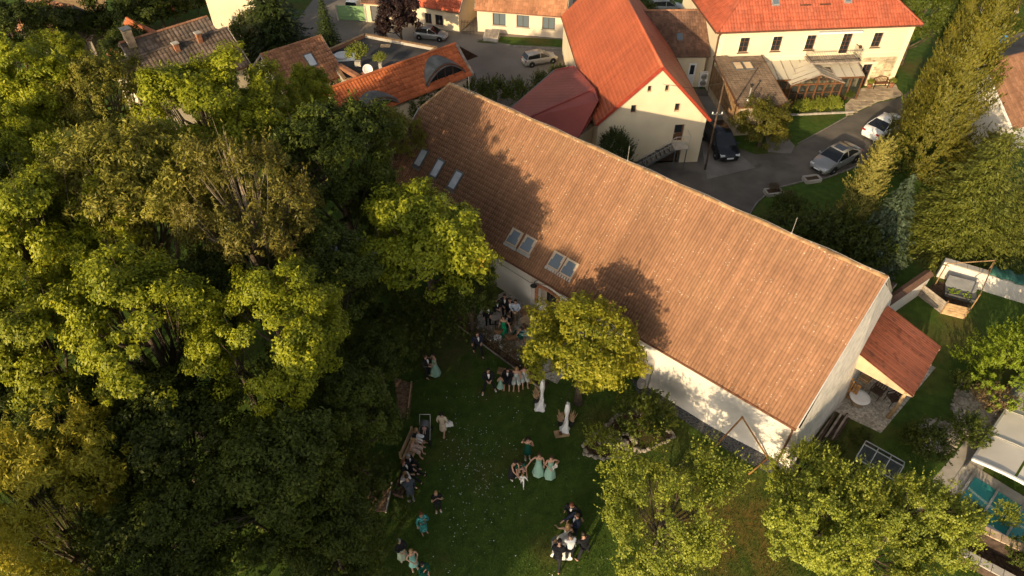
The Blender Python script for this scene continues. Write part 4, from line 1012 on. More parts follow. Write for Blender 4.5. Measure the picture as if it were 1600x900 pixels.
def gate():
    T = thing('yard_gate', 'pale green sheet metal gate across the yard entrance', 'gate', (-17.07, 67.03, 0.00), -6)
    for i in range(2):
        mb = MB(); mb.box(i*1.35+.02,i*1.35+1.33,-.03,.03,.1,1.5); l = mb.build('gate_leaf', M['green_gate'], T)
        mb = MB(); mb.bar((i*1.35+.05,-.05,.5),(i*1.35+1.3,-.05,.5), .04); mb.bar((i*1.35+.05,-.05,1.2),(i*1.35+1.3,-.05,1.2), .04); mb.build('rail', M['green_gate'], l)
    for x in (-.08,2.78):
        mb = MB(); mb.box(x-.08,x+.08,-.08,.08,0,1.6); mb.build('post', M['concrete'], T)
gate()
def iron_gate():
    T = thing('iron_gate', 'dark iron garden gate between the two street houses', 'gate', (-4.77, 64.03, 0.00), -8)
    for i in range(9):
        mb = MB(); mb.tube([(i*.14,0,0),(i*.14,0,1.3)], .02, 5); mb.build('bar', M['black_iron'], T)
    mb = MB(); mb.bar((0,0,.2),(1.12,0,.2), .03); mb.bar((0,0,1.1),(1.12,0,1.1), .03); mb.build('rail', M['black_iron'], T)
iron_gate()
def cellar():
    T = thing('cellar_hatch', 'low stone cellar hatch in front of the peach street house', 'hatch', (-1.93, 62.60, 0.00), -11)
    mb = MB(); mb.add([(-.7,-.5,0),(.7,-.5,0),(.7,.5,0),(-.7,.5,0),(-.7,-.5,.35),(.7,-.5,.35),(.7,.5,.75),(-.7,.5,.75)], [(0,3,2,1),(4,5,6,7),(0,1,5,4),(1,2,6,5),(2,3,7,6),(3,0,4,7)]); mb.build('base', M['concrete'], T)
    mb = MB(); mb.add([(-.6,-.45,.375),(.6,-.45,.375),(.6,.45,.735),(-.6,.45,.735),(-.6,-.45,.42),(.6,-.45,.42),(.6,.45,.78),(-.6,.45,.78)], [(0,3,2,1),(4,5,6,7),(0,1,5,4),(1,2,6,5),(2,3,7,6),(3,0,4,7)]); mb.build('lid', M['grey_wood'], T)
cellar()
sheet('grass_verge', [(-3.29, 62.04), (-2.31, 63.45), (4.70, 62.60), (4.85, 60.94), (0.00, 61.49)], .03, M['ground'], thick=.03)

# orange roof with two eyebrow dormers
def eyebrow_house():
    A, B, C, D = Vector((-13.13, 44.19, 4.30)), Vector((-4.48, 52.10, 4.30)), Vector((-3.11, 50.23, 2.60)), Vector((-10.94, 43.47, 2.60))
    T = thing('dormer_house', 'house with striped orange tiled roof and two arched dormers', 'house', (0,0,0))
    u = (C-D).normalized(); up = (B-C)
    # one inclined plane through the eave D-C and the ridge end B
    nn = u.cross(up).normalized(); nn = nn if nn.z > 0 else -nn
    v = nn.cross(u).normalized(); v = v if v.z > 0 else -v
    L = (C-D).length; S = (B-C).dot(v); sx = (B-C).dot(u)
    pt = lambda a, b, h=0.0: D + u*a + v*b + nn*h
    P = [(-.6,0),(L,0),(L+sx,S),(-1.6,S)]
    mb = MB(); mb.slab([pt(a,b) for a, b in P], .09)
    mb.slab([pt(L+sx,S), pt(-1.6,S), pt(-1.6,S)+Vector((1.6,2.6,-2.2)), pt(L+sx,S)+Vector((1.6,2.6,-2.2))], .09); mb.build('roof', M['dark_wood'], T)
    tiles('roof_tiles', D, u, v, P, .26, .42, M['bright_tile'], T, seed=81)
    ridge_caps(T, pt(-1.6,S,.06), pt(L+sx,S,.06), M['bright_tile'], .13)
    mb = MB(); mb.bar(pt(L+.05,0,.04), pt(L+sx+.05,S,.04), .22, .1); mb.build('verge_board', M['grey_wood'], T)
    q = [pt(.1,.3), pt(L-.3,.3), pt(L-.3,S*.9), pt(.1,S*.9)]
    mb = MB(); mb.prism([(p.x,p.y) for p in q], 0, 2.2); mb.build('wall', M['cream_plaster'], T)
    def eyebrow(a0, b0, wd, ht, dp, lab):
        n = 14; V = []; F = []; nf = []
        front = []; backp = []
        for i in range(n+1):
            t = i/n; x = a0+wd*t; h = ht*math.sin(math.pi*t)**.8
            front.append(pt(x,b0,0)+Vector((0,0,h))); backp.append(pt(x, b0+h/max(.2,v.z)*1.0+.02, .04))
        mb = MB()
        for i in range(n):
            f0, f1, g0, g1 = front[i], front[i+1], backp[i], backp[i+1]
            o = Vector((0,0,.05)); ov = -v*.25+Vector((0,0,-.02))
            mb.add([f0+o+ov, f1+o+ov, g1+o, g0+o, f0+ov-o, f1+ov-o, g1-o, g0-o], [(0,1,2,3),(7,6,5,4),(0,4,5,1)])
        dm = mb.build('dormer', M['lead'], T, True); dm['label'] = lab
        mb = MB(); base = [pt(a0+wd*i/n,b0,0) for i in range(n+1)]
        for i in range(n): mb.add([base[i], base[i+1], front[i+1], front[i]], [(0,1,2,3)])
        mb.build('pane', M['glass'], dm)
        mb = MB()
        for i in range(n): mb.bar(front[i]-v*.1, front[i+1]-v*.1, .09, .1)
        for t in (.3,.5,.7): mb.bar(pt(a0+wd*t,b0-.02,0), pt(a0+wd*t,b0-.02,0)+Vector((0,0,ht*math.sin(math.pi*t)**.8)), .06)
        mb.build('window_frame', M['window_brown'], dm)
    eyebrow(L*.60, .55, L*.36, 1.15, 2.1, 'lead-covered arched dormer with brown window')
    eyebrow(L*.0, .25, L*.34, .8, 1.3, 'lower lead-covered arched dormer half hidden by leaves')
eyebrow_house()
def flat_roof():
    T = thing('flat_roof_building', 'flat black-roofed building with parapet between the tiled roofs', 'building', (0,0,0))
    P = [(-14.77, 51.80, 3.60), (-12.13, 55.02, 3.60), (-6.02, 52.49, 3.60), (-7.40, 50.02, 3.60), (-9.56, 47.70, 3.60), (-12.32, 47.09, 3.60)]
    mb = MB(); mb.prism([p[:2] for p in P], 0, 3.5); mb.build('wall', M['cream_plaster'], T)
    mb = MB(); mb.prism([p[:2] for p in P], 3.503, 3.56); mb.build('roof', M['bitumen'], T)
    for i in range(6):
        a, b = Vector(P[i]), Vector(P[(i+1)%6]); mb = MB(); mb.bar(a+Vector((0,0,.06)), b+Vector((0,0,.06)), .22, .26)
        o = mb.build('parapet', M['old_tile' if i in (0,2) else 'concrete'], T)
        mb = MB(); mb.bar(a+Vector((0,0,.215)), b+Vector((0,0,.215)), .27, .05); mb.build('coping', M['wood'], o)
    mb = MB(); mb.box(-.4,.4,-.25,.25,0,.05); o = mb.build('roof_hatch', M['pale_wood'], T); o.location = Vector((-10.21, 53.27, 3.57))
    T2 = thing('hot_tub', 'round white tub sunk in a pale deck on the flat roof', 'tub', (-13.30, 51.21, 3.56), 12)
    mb = MB(); mb.box(-.95,.95,-.7,.7,0,.06); mb.build('deck', M['white_paint'], T2)
    mb = MB(); mb.lathe([(.55,.06),(.62,.2),(.6,.26),(.52,.26),(.46,.12),(.02,.1)], (0,0,0), 20); mb.build('basin', M['white_paint'], T2, True)
    T3 = thing('satellite_dish', 'white satellite dish at the edge of the flat roof', 'dish', (-10.68, 47.72, 4.10), 0)
    mb = MB(); mb.tube([(0,0,-.5),(0,0,.2)], .025, 6); mb.build('mast', M['grey_metal'], T3)
    mb = MB(); mb.lathe([(.02,.0),(.2,.02),(.32,.07),(.38,.12),(.37,.13),(.3,.09),(.18,.045),(.02,.03)], (0,0,0), 18); o = mb.build('dish', M['white_paint'], T3, True); o.rotation_euler = (R(60),0,R(20)); o.location = (0,-.06,.2)
    mb = MB(); mb.tube([(0,-.1,.05),(0,-.45,.3)], .012, 5); mb.build('arm', M['grey_metal'], T3)
    mb = MB(); mb.bar((0,0,0),(.6,-.5,0), .3, .5); o = mb.build('brick_chimney', M['brick'], T); o.location = (-11.20, 47.91, 3.70)
    mb = MB(); mb.bar((-13.10, 49.07, 3.90), (-11.36, 47.30, 3.90), .35, .3); o = mb.build('ledge', M['brick'], T)
flat_roof()
def tile_sky_house():
    T, sl = house('house with weathered orange tiles and one skylight left of the flat roof', *by_ridge((-18.12, 47.80, 5.40), (-14.76, 50.76, 5.40), 5.0), 5.0, 3.3, 5.4, 'old_tile', 'cream_plaster', seed=90, over=.25)
    roof_window(T, sl, 2.9, 1.25, .7, .9, 'pale_blind')
    mb = MB(); mb.tube([sl(3.6,1.9,0), sl(3.6,1.9,.4)], .05, 6); mb.build('vent_pipe', M['old_tile'], T)
tile_sky_house()
def grey_houses():
    T, sl = house('long house with mottled grey-brown tiles and two chimneys', *by_ridge((-28.37, 46.87, 5.20), (-22.58, 52.75, 5.20), 4.4), 4.4, 3.0, 5.2, 'grey_tile', 'cream_plaster', .3, .42, seed=100, over=.25, ridge='grey_tile')
    T, sl = house('rear grey-tiled house with stone chimney at its ridge', *by_ridge((-28.40, 48.50, 6.00), (-24.03, 52.89, 6.00), 4.2), 4.2, 3.8, 6.0, 'grey_tile', 'white_plaster', .3, .42, seed=104, over=.3, ridge='old_tile', gable_wins=((1.6,2.6,3.2,4.3),))
    chimney(T, sl(.4,1.9), .55, .6, 1.1, 'stone_warm', 'grey_metal'); chimney(T, sl(3.0,.6), .35, .35, .8, 'brick'); chimney(T, sl(4.9,.7), .35, .35, .9, 'brick')
    roof_window(T, sl, 4.3, .8, .6, .8, 'sky_glass')
    T, sl = house('small house with a rust-orange roof behind the grey tiled house', *by_ridge((-30.86, 54.61, 5.20), (-26.76, 50.76, 5.20), 4.4), 4.4, 3.0, 5.2, 'bright_tile', 'cream_plaster', seed=108)
grey_houses()
T, sl = house('tan-roofed cottage with grey gable at the upper left', *by_ridge((-42.65, 61.29, 4.40), (-38.05, 59.42, 4.40), 4.4), 4.4, 2.4, 4.4, 'old_tile', 'grey_wood', seed=112)
T, sl = house('dark lean-to roofed shed beside the tan-roofed cottage', *by_ridge((-39.64, 61.04, 2.40), (-37.20, 60.48, 2.40), 2.6), 2.6, 1.6, 2.4, 'grey_tile', 'grey_wood', seed=116, name='shed', cat='shed')
T, sl = house('tall cream house with one small window at the upper edge', (-28.0,63.3,0), -2, 4.4, 6, 5.2, 7.6, 'street_tile', 'cream_plaster', wins=((2.55,3.2,1.0,2.1),), seed=120, sill='villa_trim')
sheet('straw_yard', [(-47.74, 70.24), (-47.75, 75.86), (-44.41, 77.75), (-39.93, 65.80), (-43.50, 68.13)], .006, mat('straw', (.36,.22,.09), .95, .2, 3))
# house at the right edge with white gable
RH = thing('gabled_house', 'white-gabled house with broad tan tiled roof at the right edge', 'house', (0,0,0))
def right_house():
    # ridge end, both eaves of the white gable read off; body runs away to the right
    P, B = Vector((33.57, 45.93, 5.60)), Vector((35.08, 42.60, 2.80)); A = Vector((2*P.x-B.x, 2*P.y-B.y, 2.8))
    ax = (B-A); ax.z = 0; ax.normalize(); dr = Vector((-ax.y, ax.x, 0)); dr = dr if dr.x > 0 else -dr
    L = 9.0; mid = (A+B)/2; mid.z = 0; hw = (B-A).length/2; ap = Vector((mid.x, mid.y, 5.6))
    A = mid-ax*hw; B = mid+ax*hw; A.z = B.z = 2.8
    mb = MB(); W = Wall((A.x,A.y),(B.x,B.y)) 
    if W.n.dot(dr) > 0: W = Wall((B.x,B.y),(A.x,A.y))
    hs = [(hw*.95,hw*.95+.5,3.2,3.75),(hw*.45,hw*.45+.4,3.05,3.5)]
    wall_face(mb, W, [(0,0),(2*hw,0),(2*hw,2.8),(hw,5.55),(0,2.8)], hs, .2)
    for q in (A, B): mb.add([q-Vector((0,0,2.8)), q, q+dr*L, q+dr*L-Vector((0,0,2.8))], [(0,1,2,3)])
    mb.build('wall', M['white_plaster'], RH)
    for h in hs: window(RH, W, h, 1, 1, 'window_brown', 'glass', .16)
    for q, sg, sd in ((A,-1,1),(B,1,2)):
        e = q + ax*sg*.35 - Vector((0,0,.3)) - dr*.25; r0 = ap - dr*.25; S = (r0-e).length; v = (r0-e)/S
        mb = MB(); mb.slab([e, e+dr*L, r0+dr*L, r0], .09); mb.build('roof', M['dark_wood'], RH)
        tiles('roof_tiles', e, dr, v, [(0,0),(L,0),(L,S),(0,S)], .25, .36, M['right_tile'], RH, seed=126+sd)
        mb = MB(); mb.bar(e-dr*.02, r0-dr*.02, .05, .18); mb.build('verge_board', M['white_paint'], RH)
    ridge_caps(RH, ap-dr*.25+Vector((0,0,.06)), ap+dr*L+Vector((0,0,.06)), M['right_tile'], .13)
right_house()
def ruin():
    T = thing('ruined_wall', 'broken pale stone wall overgrown at the upper right corner', 'wall', (0,0,0))
    pts = [(45.93, 68.93, 0.00), (47.09, 68.29, 0.00), (48.34, 67.34, 0.00), (49.30, 66.41, 0.00)]; rg = random.Random(9)
    for a, b in zip(pts[:-1], pts[1:]):
        a, b = Vector(a), Vector(b); n = int((b-a).length/.45)
        for i in range(n):
            for j in range(rg.choice((2,3,4))):
                mb = MB(); p = a+(b-a)*(i+.5)/n; mb.ball((p.x+rg.uniform(-.05,.05),p.y+rg.uniform(-.05,.05),.15+j*.28), .27, 6, 4, .65, .18, rg); mb.build('stone', M['stone'], T)
ruin()


# ================================================================ trees and plants
def leaf_quads(P, N, size, asp, rg, droop=0.0, fold=0.25):
    """one folded leaf (two quads sharing a midrib would double the count; a kite is enough at this size) per point"""
    n = len(P)
    N = N / np.maximum(np.linalg.norm(N, axis=1, keepdims=True), 1e-6)
    T = rg.normal(size=(n, 3)); T[:, 2] -= droop; T -= (T*N).sum(1, keepdims=True)*N
    T /= np.maximum(np.linalg.norm(T, axis=1, keepdims=True), 1e-6); B = np.cross(N, T)
    s = (size * rg.uniform(.65, 1.35, n))[:, None]
    V = np.stack([P - T*s*.5, P - T*s*.02 + B*s*asp*.5 + N*s*fold*.2, P + T*s*.5 - N*s*fold*.3, P - T*s*.02 - B*s*asp*.5 + N*s*fold*.2], 1)
    return V.reshape(-1, 3)
def unit(rg, n, zmin=-1.0):
    d = rg.normal(size=(n, 3)); d /= np.linalg.norm(d, axis=1, keepdims=True)
    bad = d[:, 2] < zmin; d[bad, 2] *= -1; return d
def crown_broad(name, seed, rx, rz, npuff, pr, nleaf, size, asp, m, lobes=5, zmin=-.45, droop=.3, shell=.55, flat=.75, updir=.35):
    """broad-leaved crown: boughs (puffs) carried on uneven lobes, leaves on the outer side of each bough"""
    rg = np.random.default_rng(seed)
    L = unit(rg, lobes, -.2); la = rg.uniform(.10, .34, lobes)
    d = unit(rg, npuff, zmin)
    bump = 1 - .18 + (np.maximum(d @ L.T, 0)**4 * la).sum(1)
    r = (rg.uniform(shell**2, 1, npuff)**.5) * bump
    C = d * r[:, None] * np.array([rx, rx, rz])
    pz = pr * rg.uniform(.6, 1.35, npuff)
    k = np.maximum(20, (nleaf * pz**2 / (pz**2).sum()).astype(int)); idx = np.repeat(np.arange(npuff), k); n = len(idx)
    e = unit(rg, n, -.35); rad = rg.uniform(.25, 1, n)**.45
    out = d[idx]
    P = C[idx] + e * (rad * pz[idx])[:, None] * np.array([1, 1, flat]) + out * (pz[idx]*.15)[:, None]
    N = e*.95 + out*.5 + np.array([0, 0, updir]) + rg.normal(size=(n, 3))*.32
    V = leaf_quads(P, N, size, asp, rg, droop)
    me = npmesh(name, V, np.arange(n*4).reshape(-1, 4), m)
    return me, C
def crown_boughs(name, seed, rx, rz, nb, br, ncl, cr, nleaf, size, asp, m, zmin=-.4, droop=.3, lobes=7, shoots=0, sl=.6, rand=.5):
    """three levels: boughs on an uneven dome, twig clusters round each bough, leaves round each twig; plus shoots standing out"""
    rg = np.random.default_rng(seed)
    L = unit(rg, lobes, -.2); la = rg.uniform(.05, .32, lobes)
    d = unit(rg, nb, zmin); bump = .80 + (np.maximum(d @ L.T, 0)**5*la).sum(1)
    S = np.array([rx, rx, rz]); B = d*(rg.uniform(.5, 1, nb)**.5*bump)[:, None]*S; bz = br*rg.uniform(.45, 1.5, nb)
    k = np.maximum(2, (ncl*bz**2/(bz**2).sum()).astype(int)); bi = np.repeat(np.arange(nb), k); n2 = len(bi)
    e = unit(rg, n2, -.5); C = B[bi] + e*(bz[bi]*rg.uniform(.45, 1.15, n2))[:, None]*np.array([1, 1, .8]); cz = cr*rg.uniform(.45, 1.6, n2)
    k = np.maximum(6, (nleaf*cz**1.7/(cz**1.7).sum()).astype(int)); ci = np.repeat(np.arange(n2), k); n = len(ci)
    f = unit(rg, n); P = C[ci] + f*(cz[ci]*rg.uniform(.2, 1, n)**.6)[:, None]*np.array([1, 1, .62]); P[:, 2] -= droop*.4*cz[ci]*rg.uniform(0, 1, n)
    N = f*.45 + e[ci]*.45 + d[bi][ci]*.35 + np.array([0, 0, .4]) + rg.normal(size=(n, 3))*rand
    if shoots:
        si = rg.integers(0, n2, shoots); sd = d[bi[si]]*.55 + np.array([0, 0, .9]) + rg.normal(size=(shoots, 3))*.4; sd /= np.linalg.norm(sd, axis=1, keepdims=True)
        q = np.repeat(np.arange(shoots), 16); u = rg.uniform(0, 1, len(q)); l2 = sl*rg.uniform(.4, 1.4, shoots); sv = unit(rg, len(q))
        P = np.concatenate([P, C[si][q] + sd[q]*(u*l2[q])[:, None] + sv*(size*.8*(1.15-u))[:, None]]); N = np.concatenate([N, sv*.7 + np.array([0, 0, .5]) + rg.normal(size=(len(q), 3))*.4])
    V = leaf_quads(P, N, size*rg.uniform(.75, 1.2, len(P)), asp, rg, droop)
    return npmesh(name, V, np.arange(len(P)*4).reshape(-1, 4), m), B
def crown_shoots(name, seed, rx, rz, nshoot, ln, per, size, asp, m, zmin=-.3):
    """fruit-tree crown: upright leafy shoots on an uneven dome"""
    rg = np.random.default_rng(seed)
    L = unit(rg, 7, -.1); la = rg.uniform(.1, .35, 7)
    d = unit(rg, nshoot, zmin); bump = .82 + (np.maximum(d @ L.T, 0)**5*la).sum(1)
    C = d * (rg.uniform(.3, 1, nshoot)**.5 * bump)[:, None] * np.array([rx, rx, rz])
    sd = d*.6 + np.array([0, 0, .75]) + rg.normal(size=(nshoot, 3))*.35; sd /= np.linalg.norm(sd, axis=1, keepdims=True)
    idx = np.repeat(np.arange(nshoot), per); n = len(idx); t = rg.uniform(-.3, 1, n); l2 = ln*rg.uniform(.5, 1.5, nshoot)
    side = unit(rg, n)
    P = C[idx] + sd[idx]*(t*l2[idx])[:, None] + side*(size*.75*(1.25-np.clip(t, 0, 1)))[:, None]
    N = side*.6 + sd[idx]*.3 + np.array([0, 0, .45]) + rg.normal(size=(n, 3))*.35
    V = leaf_quads(P, N, size, asp, rg, .2)
    return npmesh(name, V, np.arange(n*4).reshape(-1, 4), m), C
def crown_plume(name, seed, h, r, nplume, per, size, m, z0=.03, power=.8, up=1.0, flare=.45, ln=.9):
    """cypress and thuja: feathery plumes pointing up and out from a spindle"""
    rg = np.random.default_rng(seed)
    t = rg.uniform(z0, 1, nplume)**.85; a = rg.uniform(0, 6.283, nplume)
    prof = np.minimum(1, t*5+.35) * (1-t)**power + .02; wob = 1 + .26*np.sin(a*3+t*9+seed) + .14*np.sin(a*5-t*23) + rg.normal(0, .13, nplume)
    C = np.stack([np.cos(a)*r*prof*wob, np.sin(a)*r*prof*wob, t*h], 1)
    o = np.stack([np.cos(a), np.sin(a), np.zeros(nplume)], 1)
    sd = o*flare + np.array([0, 0, up]) + rg.normal(size=(nplume, 3))*.2; sd /= np.linalg.norm(sd, axis=1, keepdims=True)
    idx = np.repeat(np.arange(nplume), per); n = len(idx); u = rg.uniform(-.35, 1, n); L = ln*rg.uniform(.5, 1.4, nplume)
    side = unit(rg, n); side -= (side*sd[idx]).sum(1, keepdims=True)*sd[idx]
    P = C[idx] + sd[idx]*(u*L[idx])[:, None] + side*(.26*L[idx]*(1.0-np.clip(u, 0, 1)))[:, None]
    N = side*.5 + o[idx]*.8 + np.array([0, 0, .2]) + rg.normal(size=(n, 3))*.35
    N /= np.linalg.norm(N, axis=1, keepdims=True)
    T = sd[idx] + side*.5 + rg.normal(size=(n, 3))*.15; T -= (T*N).sum(1, keepdims=True)*N; T /= np.linalg.norm(T, axis=1, keepdims=True); B = np.cross(N, T)
    s = size*rg.uniform(.7, 1.4, n)[:, None]
    V = np.stack([P-T*s*.5, P+B*s*.22, P+T*s*.6, P-B*s*.22], 1).reshape(-1, 3)
    return npmesh(name, V, np.arange(n*4).reshape(-1, 4), m), C[::max(1, nplume//40)]
def crown_tiers(name, seed, h, r, tiers, per_tier, sprays, size, m, droop=.25, z0=.08, power=1.0, asp=.4):
    """spruce and spreading juniper: branches in whorls, each a flat feather of sprays"""
    rg = np.random.default_rng(seed); PP = []; NN = []; TT = []; B0 = []
    for i in range(tiers):
        t = z0 + (1-z0)*i/tiers; L = r*(1-t)**power*rg.uniform(.85, 1.15)+.08; nb = max(4, int(per_tier*(1-t*.75)))
        for j in range(nb):
            a = 6.283*(j+rg.uniform(-.3, .3))/nb + i*.7; l = L*rg.uniform(.75, 1.2); o = np.array([math.cos(a), math.sin(a), 0]); sidev = np.array([-o[1], o[0], 0])
            k = max(5, int(sprays*l/r)); u = rg.uniform(.08, 1, k)**.8; w = rg.uniform(-1, 1, k)*(.36*l*(1.05-u)+.05)
            z = t*h - droop*l*u**1.2 + .16*l*u**3 + rg.normal(0, .04, k)
            PP.append(o*(u*l)[:, None] + sidev*w[:, None] + np.array([0, 0, 1])*z[:, None])
            NN.append(np.tile(np.array([0, 0, 1.0]) + o*.35, (k, 1)) + rg.normal(size=(k, 3))*.33)
            TT.append(o + sidev*(np.sign(w)*.65)[:, None] + np.array([0, 0, -.15]) + rg.normal(size=(k, 3))*.15)
            B0.append(o*l*.8 + np.array([0, 0, t*h-droop*l*.6]))
    P = np.concatenate(PP); N = np.concatenate(NN); T = np.concatenate(TT); n = len(P)
    N /= np.linalg.norm(N, axis=1, keepdims=True); T -= (T*N).sum(1, keepdims=True)*N; T /= np.linalg.norm(T, axis=1, keepdims=True); B = np.cross(N, T)
    s = size*rg.uniform(.7, 1.4, n)[:, None]
    V = np.stack([P-T*s*.5, P+B*s*asp*.5, P+T*s*.6-N*s*.08, P-B*s*asp*.5], 1).reshape(-1, 3)
    return npmesh(name, V, np.arange(n*4).reshape(-1, 4), m), np.array(B0)[::max(1, len(B0)//45)]
def trunk_mesh(name, C, zc, h0, r, m, nl=12, seed=0, lean=.15):
    """tapered trunk from the ground up into the crown with limbs to some of its boughs (crown centre at zc)"""
    rg = random.Random(seed); mb = MB()
    top = Vector((rg.uniform(-lean, lean), rg.uniform(-lean, lean), zc))
    mb.tube([(0,0,-.05), (top.x*.2, top.y*.2, h0*.35), (top.x*.5, top.y*.5, h0), top, top*1.0+Vector((0,0,zc*.28))], [r*1.35, r, r*.85, r*.55, r*.15], 9)
    idx = list(range(len(C))); rg.shuffle(idx)
    for i in idx[:nl]:
        q = Vector(C[i]) + Vector((0,0,zc)); z = rg.uniform(h0*.75, zc); p = Vector((top.x*z/zc, top.y*z/zc, z))
        if q.z < h0*.5: continue
        mid = p.lerp(q, .5) + Vector((rg.uniform(-.2,.2), rg.uniform(-.2,.2), -.12*(q-p).length))
        mb.tube([p, mid, p.lerp(q, .93)], [r*.38, r*.22, r*.06], 6)
        for _ in range(2):
            e = q + Vector((rg.uniform(-.7,.7), rg.uniform(-.7,.7), rg.uniform(-.2,.6)))
            mb.tube([mid, mid.lerp(e,.6)+Vector((0,0,.1)), e], [r*.14, r*.08, r*.02], 5)
    return meshmat(mb, name, m, True)
PROTO = {}
def proto(key, made, zc, h0, r, bark='bark', nl=12, seed=0):
    me, C = made
    PROTO[key] = (me, trunk_mesh('trunk', C, zc, h0, r, M[bark], nl, seed), zc)
proto('ash', crown_boughs('crown', 1, 3.5, 3.2, 46, .80, 430, .42, 50000, .17, .46, LEAF['ash'], shoots=120, rand=.36), 8.0, 3.5, .28, nl=18, seed=1)
proto('ash2', crown_boughs('crown', 2, 3.4, 3.3, 40, .85, 400, .44, 50000, .17, .46, LEAF['ash'], shoots=150, rand=.36), 8.0, 3.5, .28, nl=18, seed=2)
proto('fine', crown_boughs('crown', 3, 3.6, 3.2, 90, .7, 800, .32, 44000, .18, .34, LEAF['fine'], droop=.8, shoots=260, sl=.8), 8.0, 3.5, .26, 'pale_bark', nl=34, seed=3)
proto('bronze', crown_boughs('crown', 4, 3.4, 3.1, 80, .7, 560, .32, 27000, .18, .34, LEAF['bronze'], droop=.8, shoots=260, sl=.9), 8.0, 3.2, .24, 'pale_bark', nl=44, seed=4)
proto('deep', crown_boughs('crown', 5, 3.4, 3.1, 80, .8, 620, .38, 36000, .20, .46, LEAF['deep'], shoots=150), 8.0, 3.2, .26, nl=16, seed=5)
proto('willow', crown_boughs('crown', 6, 3.2, 2.8, 80, .7, 600, .36, 30000, .21, .24, LEAF['willow'], droop=1.1, shoots=240, sl=.9), 6.0, 2.4, .22, nl=20, seed=6)
proto('walnut', crown_boughs('crown', 7, 3.0, 2.8, 60, .75, 460, .36, 32000, .18, .46, LEAF['walnut'], droop=.8, shoots=80, rand=.4), 5.6, 2.3, .22, nl=16, seed=7)
proto('gold', crown_boughs('crown', 8, 2.25, 2.15, 55, .6, 420, .28, 30000, .14, .44, LEAF['gold'], droop=.8, shoots=90, sl=.5), 4.3, 1.8, .16, nl=16, seed=8)
proto('apple', crown_boughs('crown', 9, 2.45, 1.55, 60, .5, 430, .21, 27000, .085, .55, LEAF['apple'], zmin=-.2, shoots=560, sl=.85), 2.2, .9, .14, nl=18, seed=9)
proto('hazel', crown_boughs('crown', 10, 2.8, 1.75, 62, .55, 470, .24, 32000, .095, .7, LEAF['apple'], zmin=-.2, shoots=420, sl=.75), 2.3, .8, .14, nl=20, seed=10)
proto('thuja', crown_plume('crown', 11, 12.5, 2.35, 760, 74, .16, LEAF['olive'], flare=.85, ln=1.15), .0, 1.0, .2, nl=0, seed=11)
proto('lime_thuja', crown_plume('crown', 12, 8, 2.0, 900, 38, .17, LEAF['lime']), .0, 1.0, .2, nl=0, seed=12)
proto('juniper', crown_tiers('crown', 13, 10.0, 4.4, 32, 22, 90, .20, LEAF['juniper'], .30, .03, .72, .34), .0, 1.0, .24, nl=0, seed=13)
proto('goldcon', crown_plume('crown', 14, 7.2, 1.45, 420, 40, .13, LEAF['goldcon'], .12, .85, 1.0, .9, .75), .0, 1.0, .14, nl=0, seed=14)
proto('blue', crown_tiers('crown', 15, 6.5, 2.0, 30, 18, 46, .20, LEAF['blue'], .22, .06, .9, .5), .0, 1.0, .13, nl=0, seed=15)
proto('spruce', crown_tiers('crown', 16, 9.0, 2.6, 34, 18, 60, .24, LEAF['spruce'], .5, .05, .9, .42), .0, 1.0, .18, nl=0, seed=16)
proto('copper', crown_boughs('crown', 17, 2.1, 2.7, 45, .6, 300, .34, 17000, .19, .7, LEAF['copper']), 3.6, 1.2, .16, nl=10, seed=17)
proto('round', crown_boughs('crown', 18, 2.2, 1.9, 50, .5, 340, .28, 18000, .16, .55, LEAF['deep']), 2.6, .9, .14, nl=10, seed=18)
proto('ballthuja', crown_plume('crown', 19, 3.6, 1.9, 700, 44, .10, LEAF['lime'], .02, .42, 1.0, .8, .5), .0, .5, .12, nl=0, seed=19)
proto('shrub', crown_shoots('crown', 20, 1.1, .85, 170, .4, 26, .11, .55, LEAF['deep'], -.1), .85, .3, .05, nl=10, seed=20)
proto('shrub_olive', crown_shoots('crown', 21, 1.1, .85, 170, .4, 26, .11, .5, LEAF['apple'], -.1), .85, .3, .05, nl=10, seed=21)
proto('dryshrub', crown_shoots('crown', 22, 1.0, .7, 150, .4, 18, .10, .45, LEAF['brownish'], -.1), .7, .25, .05, nl=14, seed=22)
proto('pinkweep', crown_boughs('crown', 23, 1.6, 1.3, 50, .4, 300, .22, 20000, .11, .4, LEAF['olive'], zmin=-.75, droop=1.2, shoots=60, sl=.4), 1.55, .7, .12, nl=14, seed=23)
def tree(key, label, loc, sc=1.0, rz=0.0, name='tree', group=None, szz=None, cat='tree'):
    me, tr, zc = PROTO[key]
    T = thing(name, label, cat, (loc[0], loc[1], 0), 0, group)
    sz = szz or sc
    inst('trunk', tr, T, (0,0,0), (0,0,R(rz)), (sc, sc, sz))
    inst('crown', me, T, (0,0,zc*sz), (0,0,R(rz)), (sc, sc, (sc*.55+sz*.45) if zc else sz))
    return T
proto('darkthuja', crown_plume('crown', 24, 3.6, 1.7, 600, 40, .10, LEAF['spruce'], .02, .42, 1.0, .7, .5), .0, .5, .12, nl=0, seed=24)


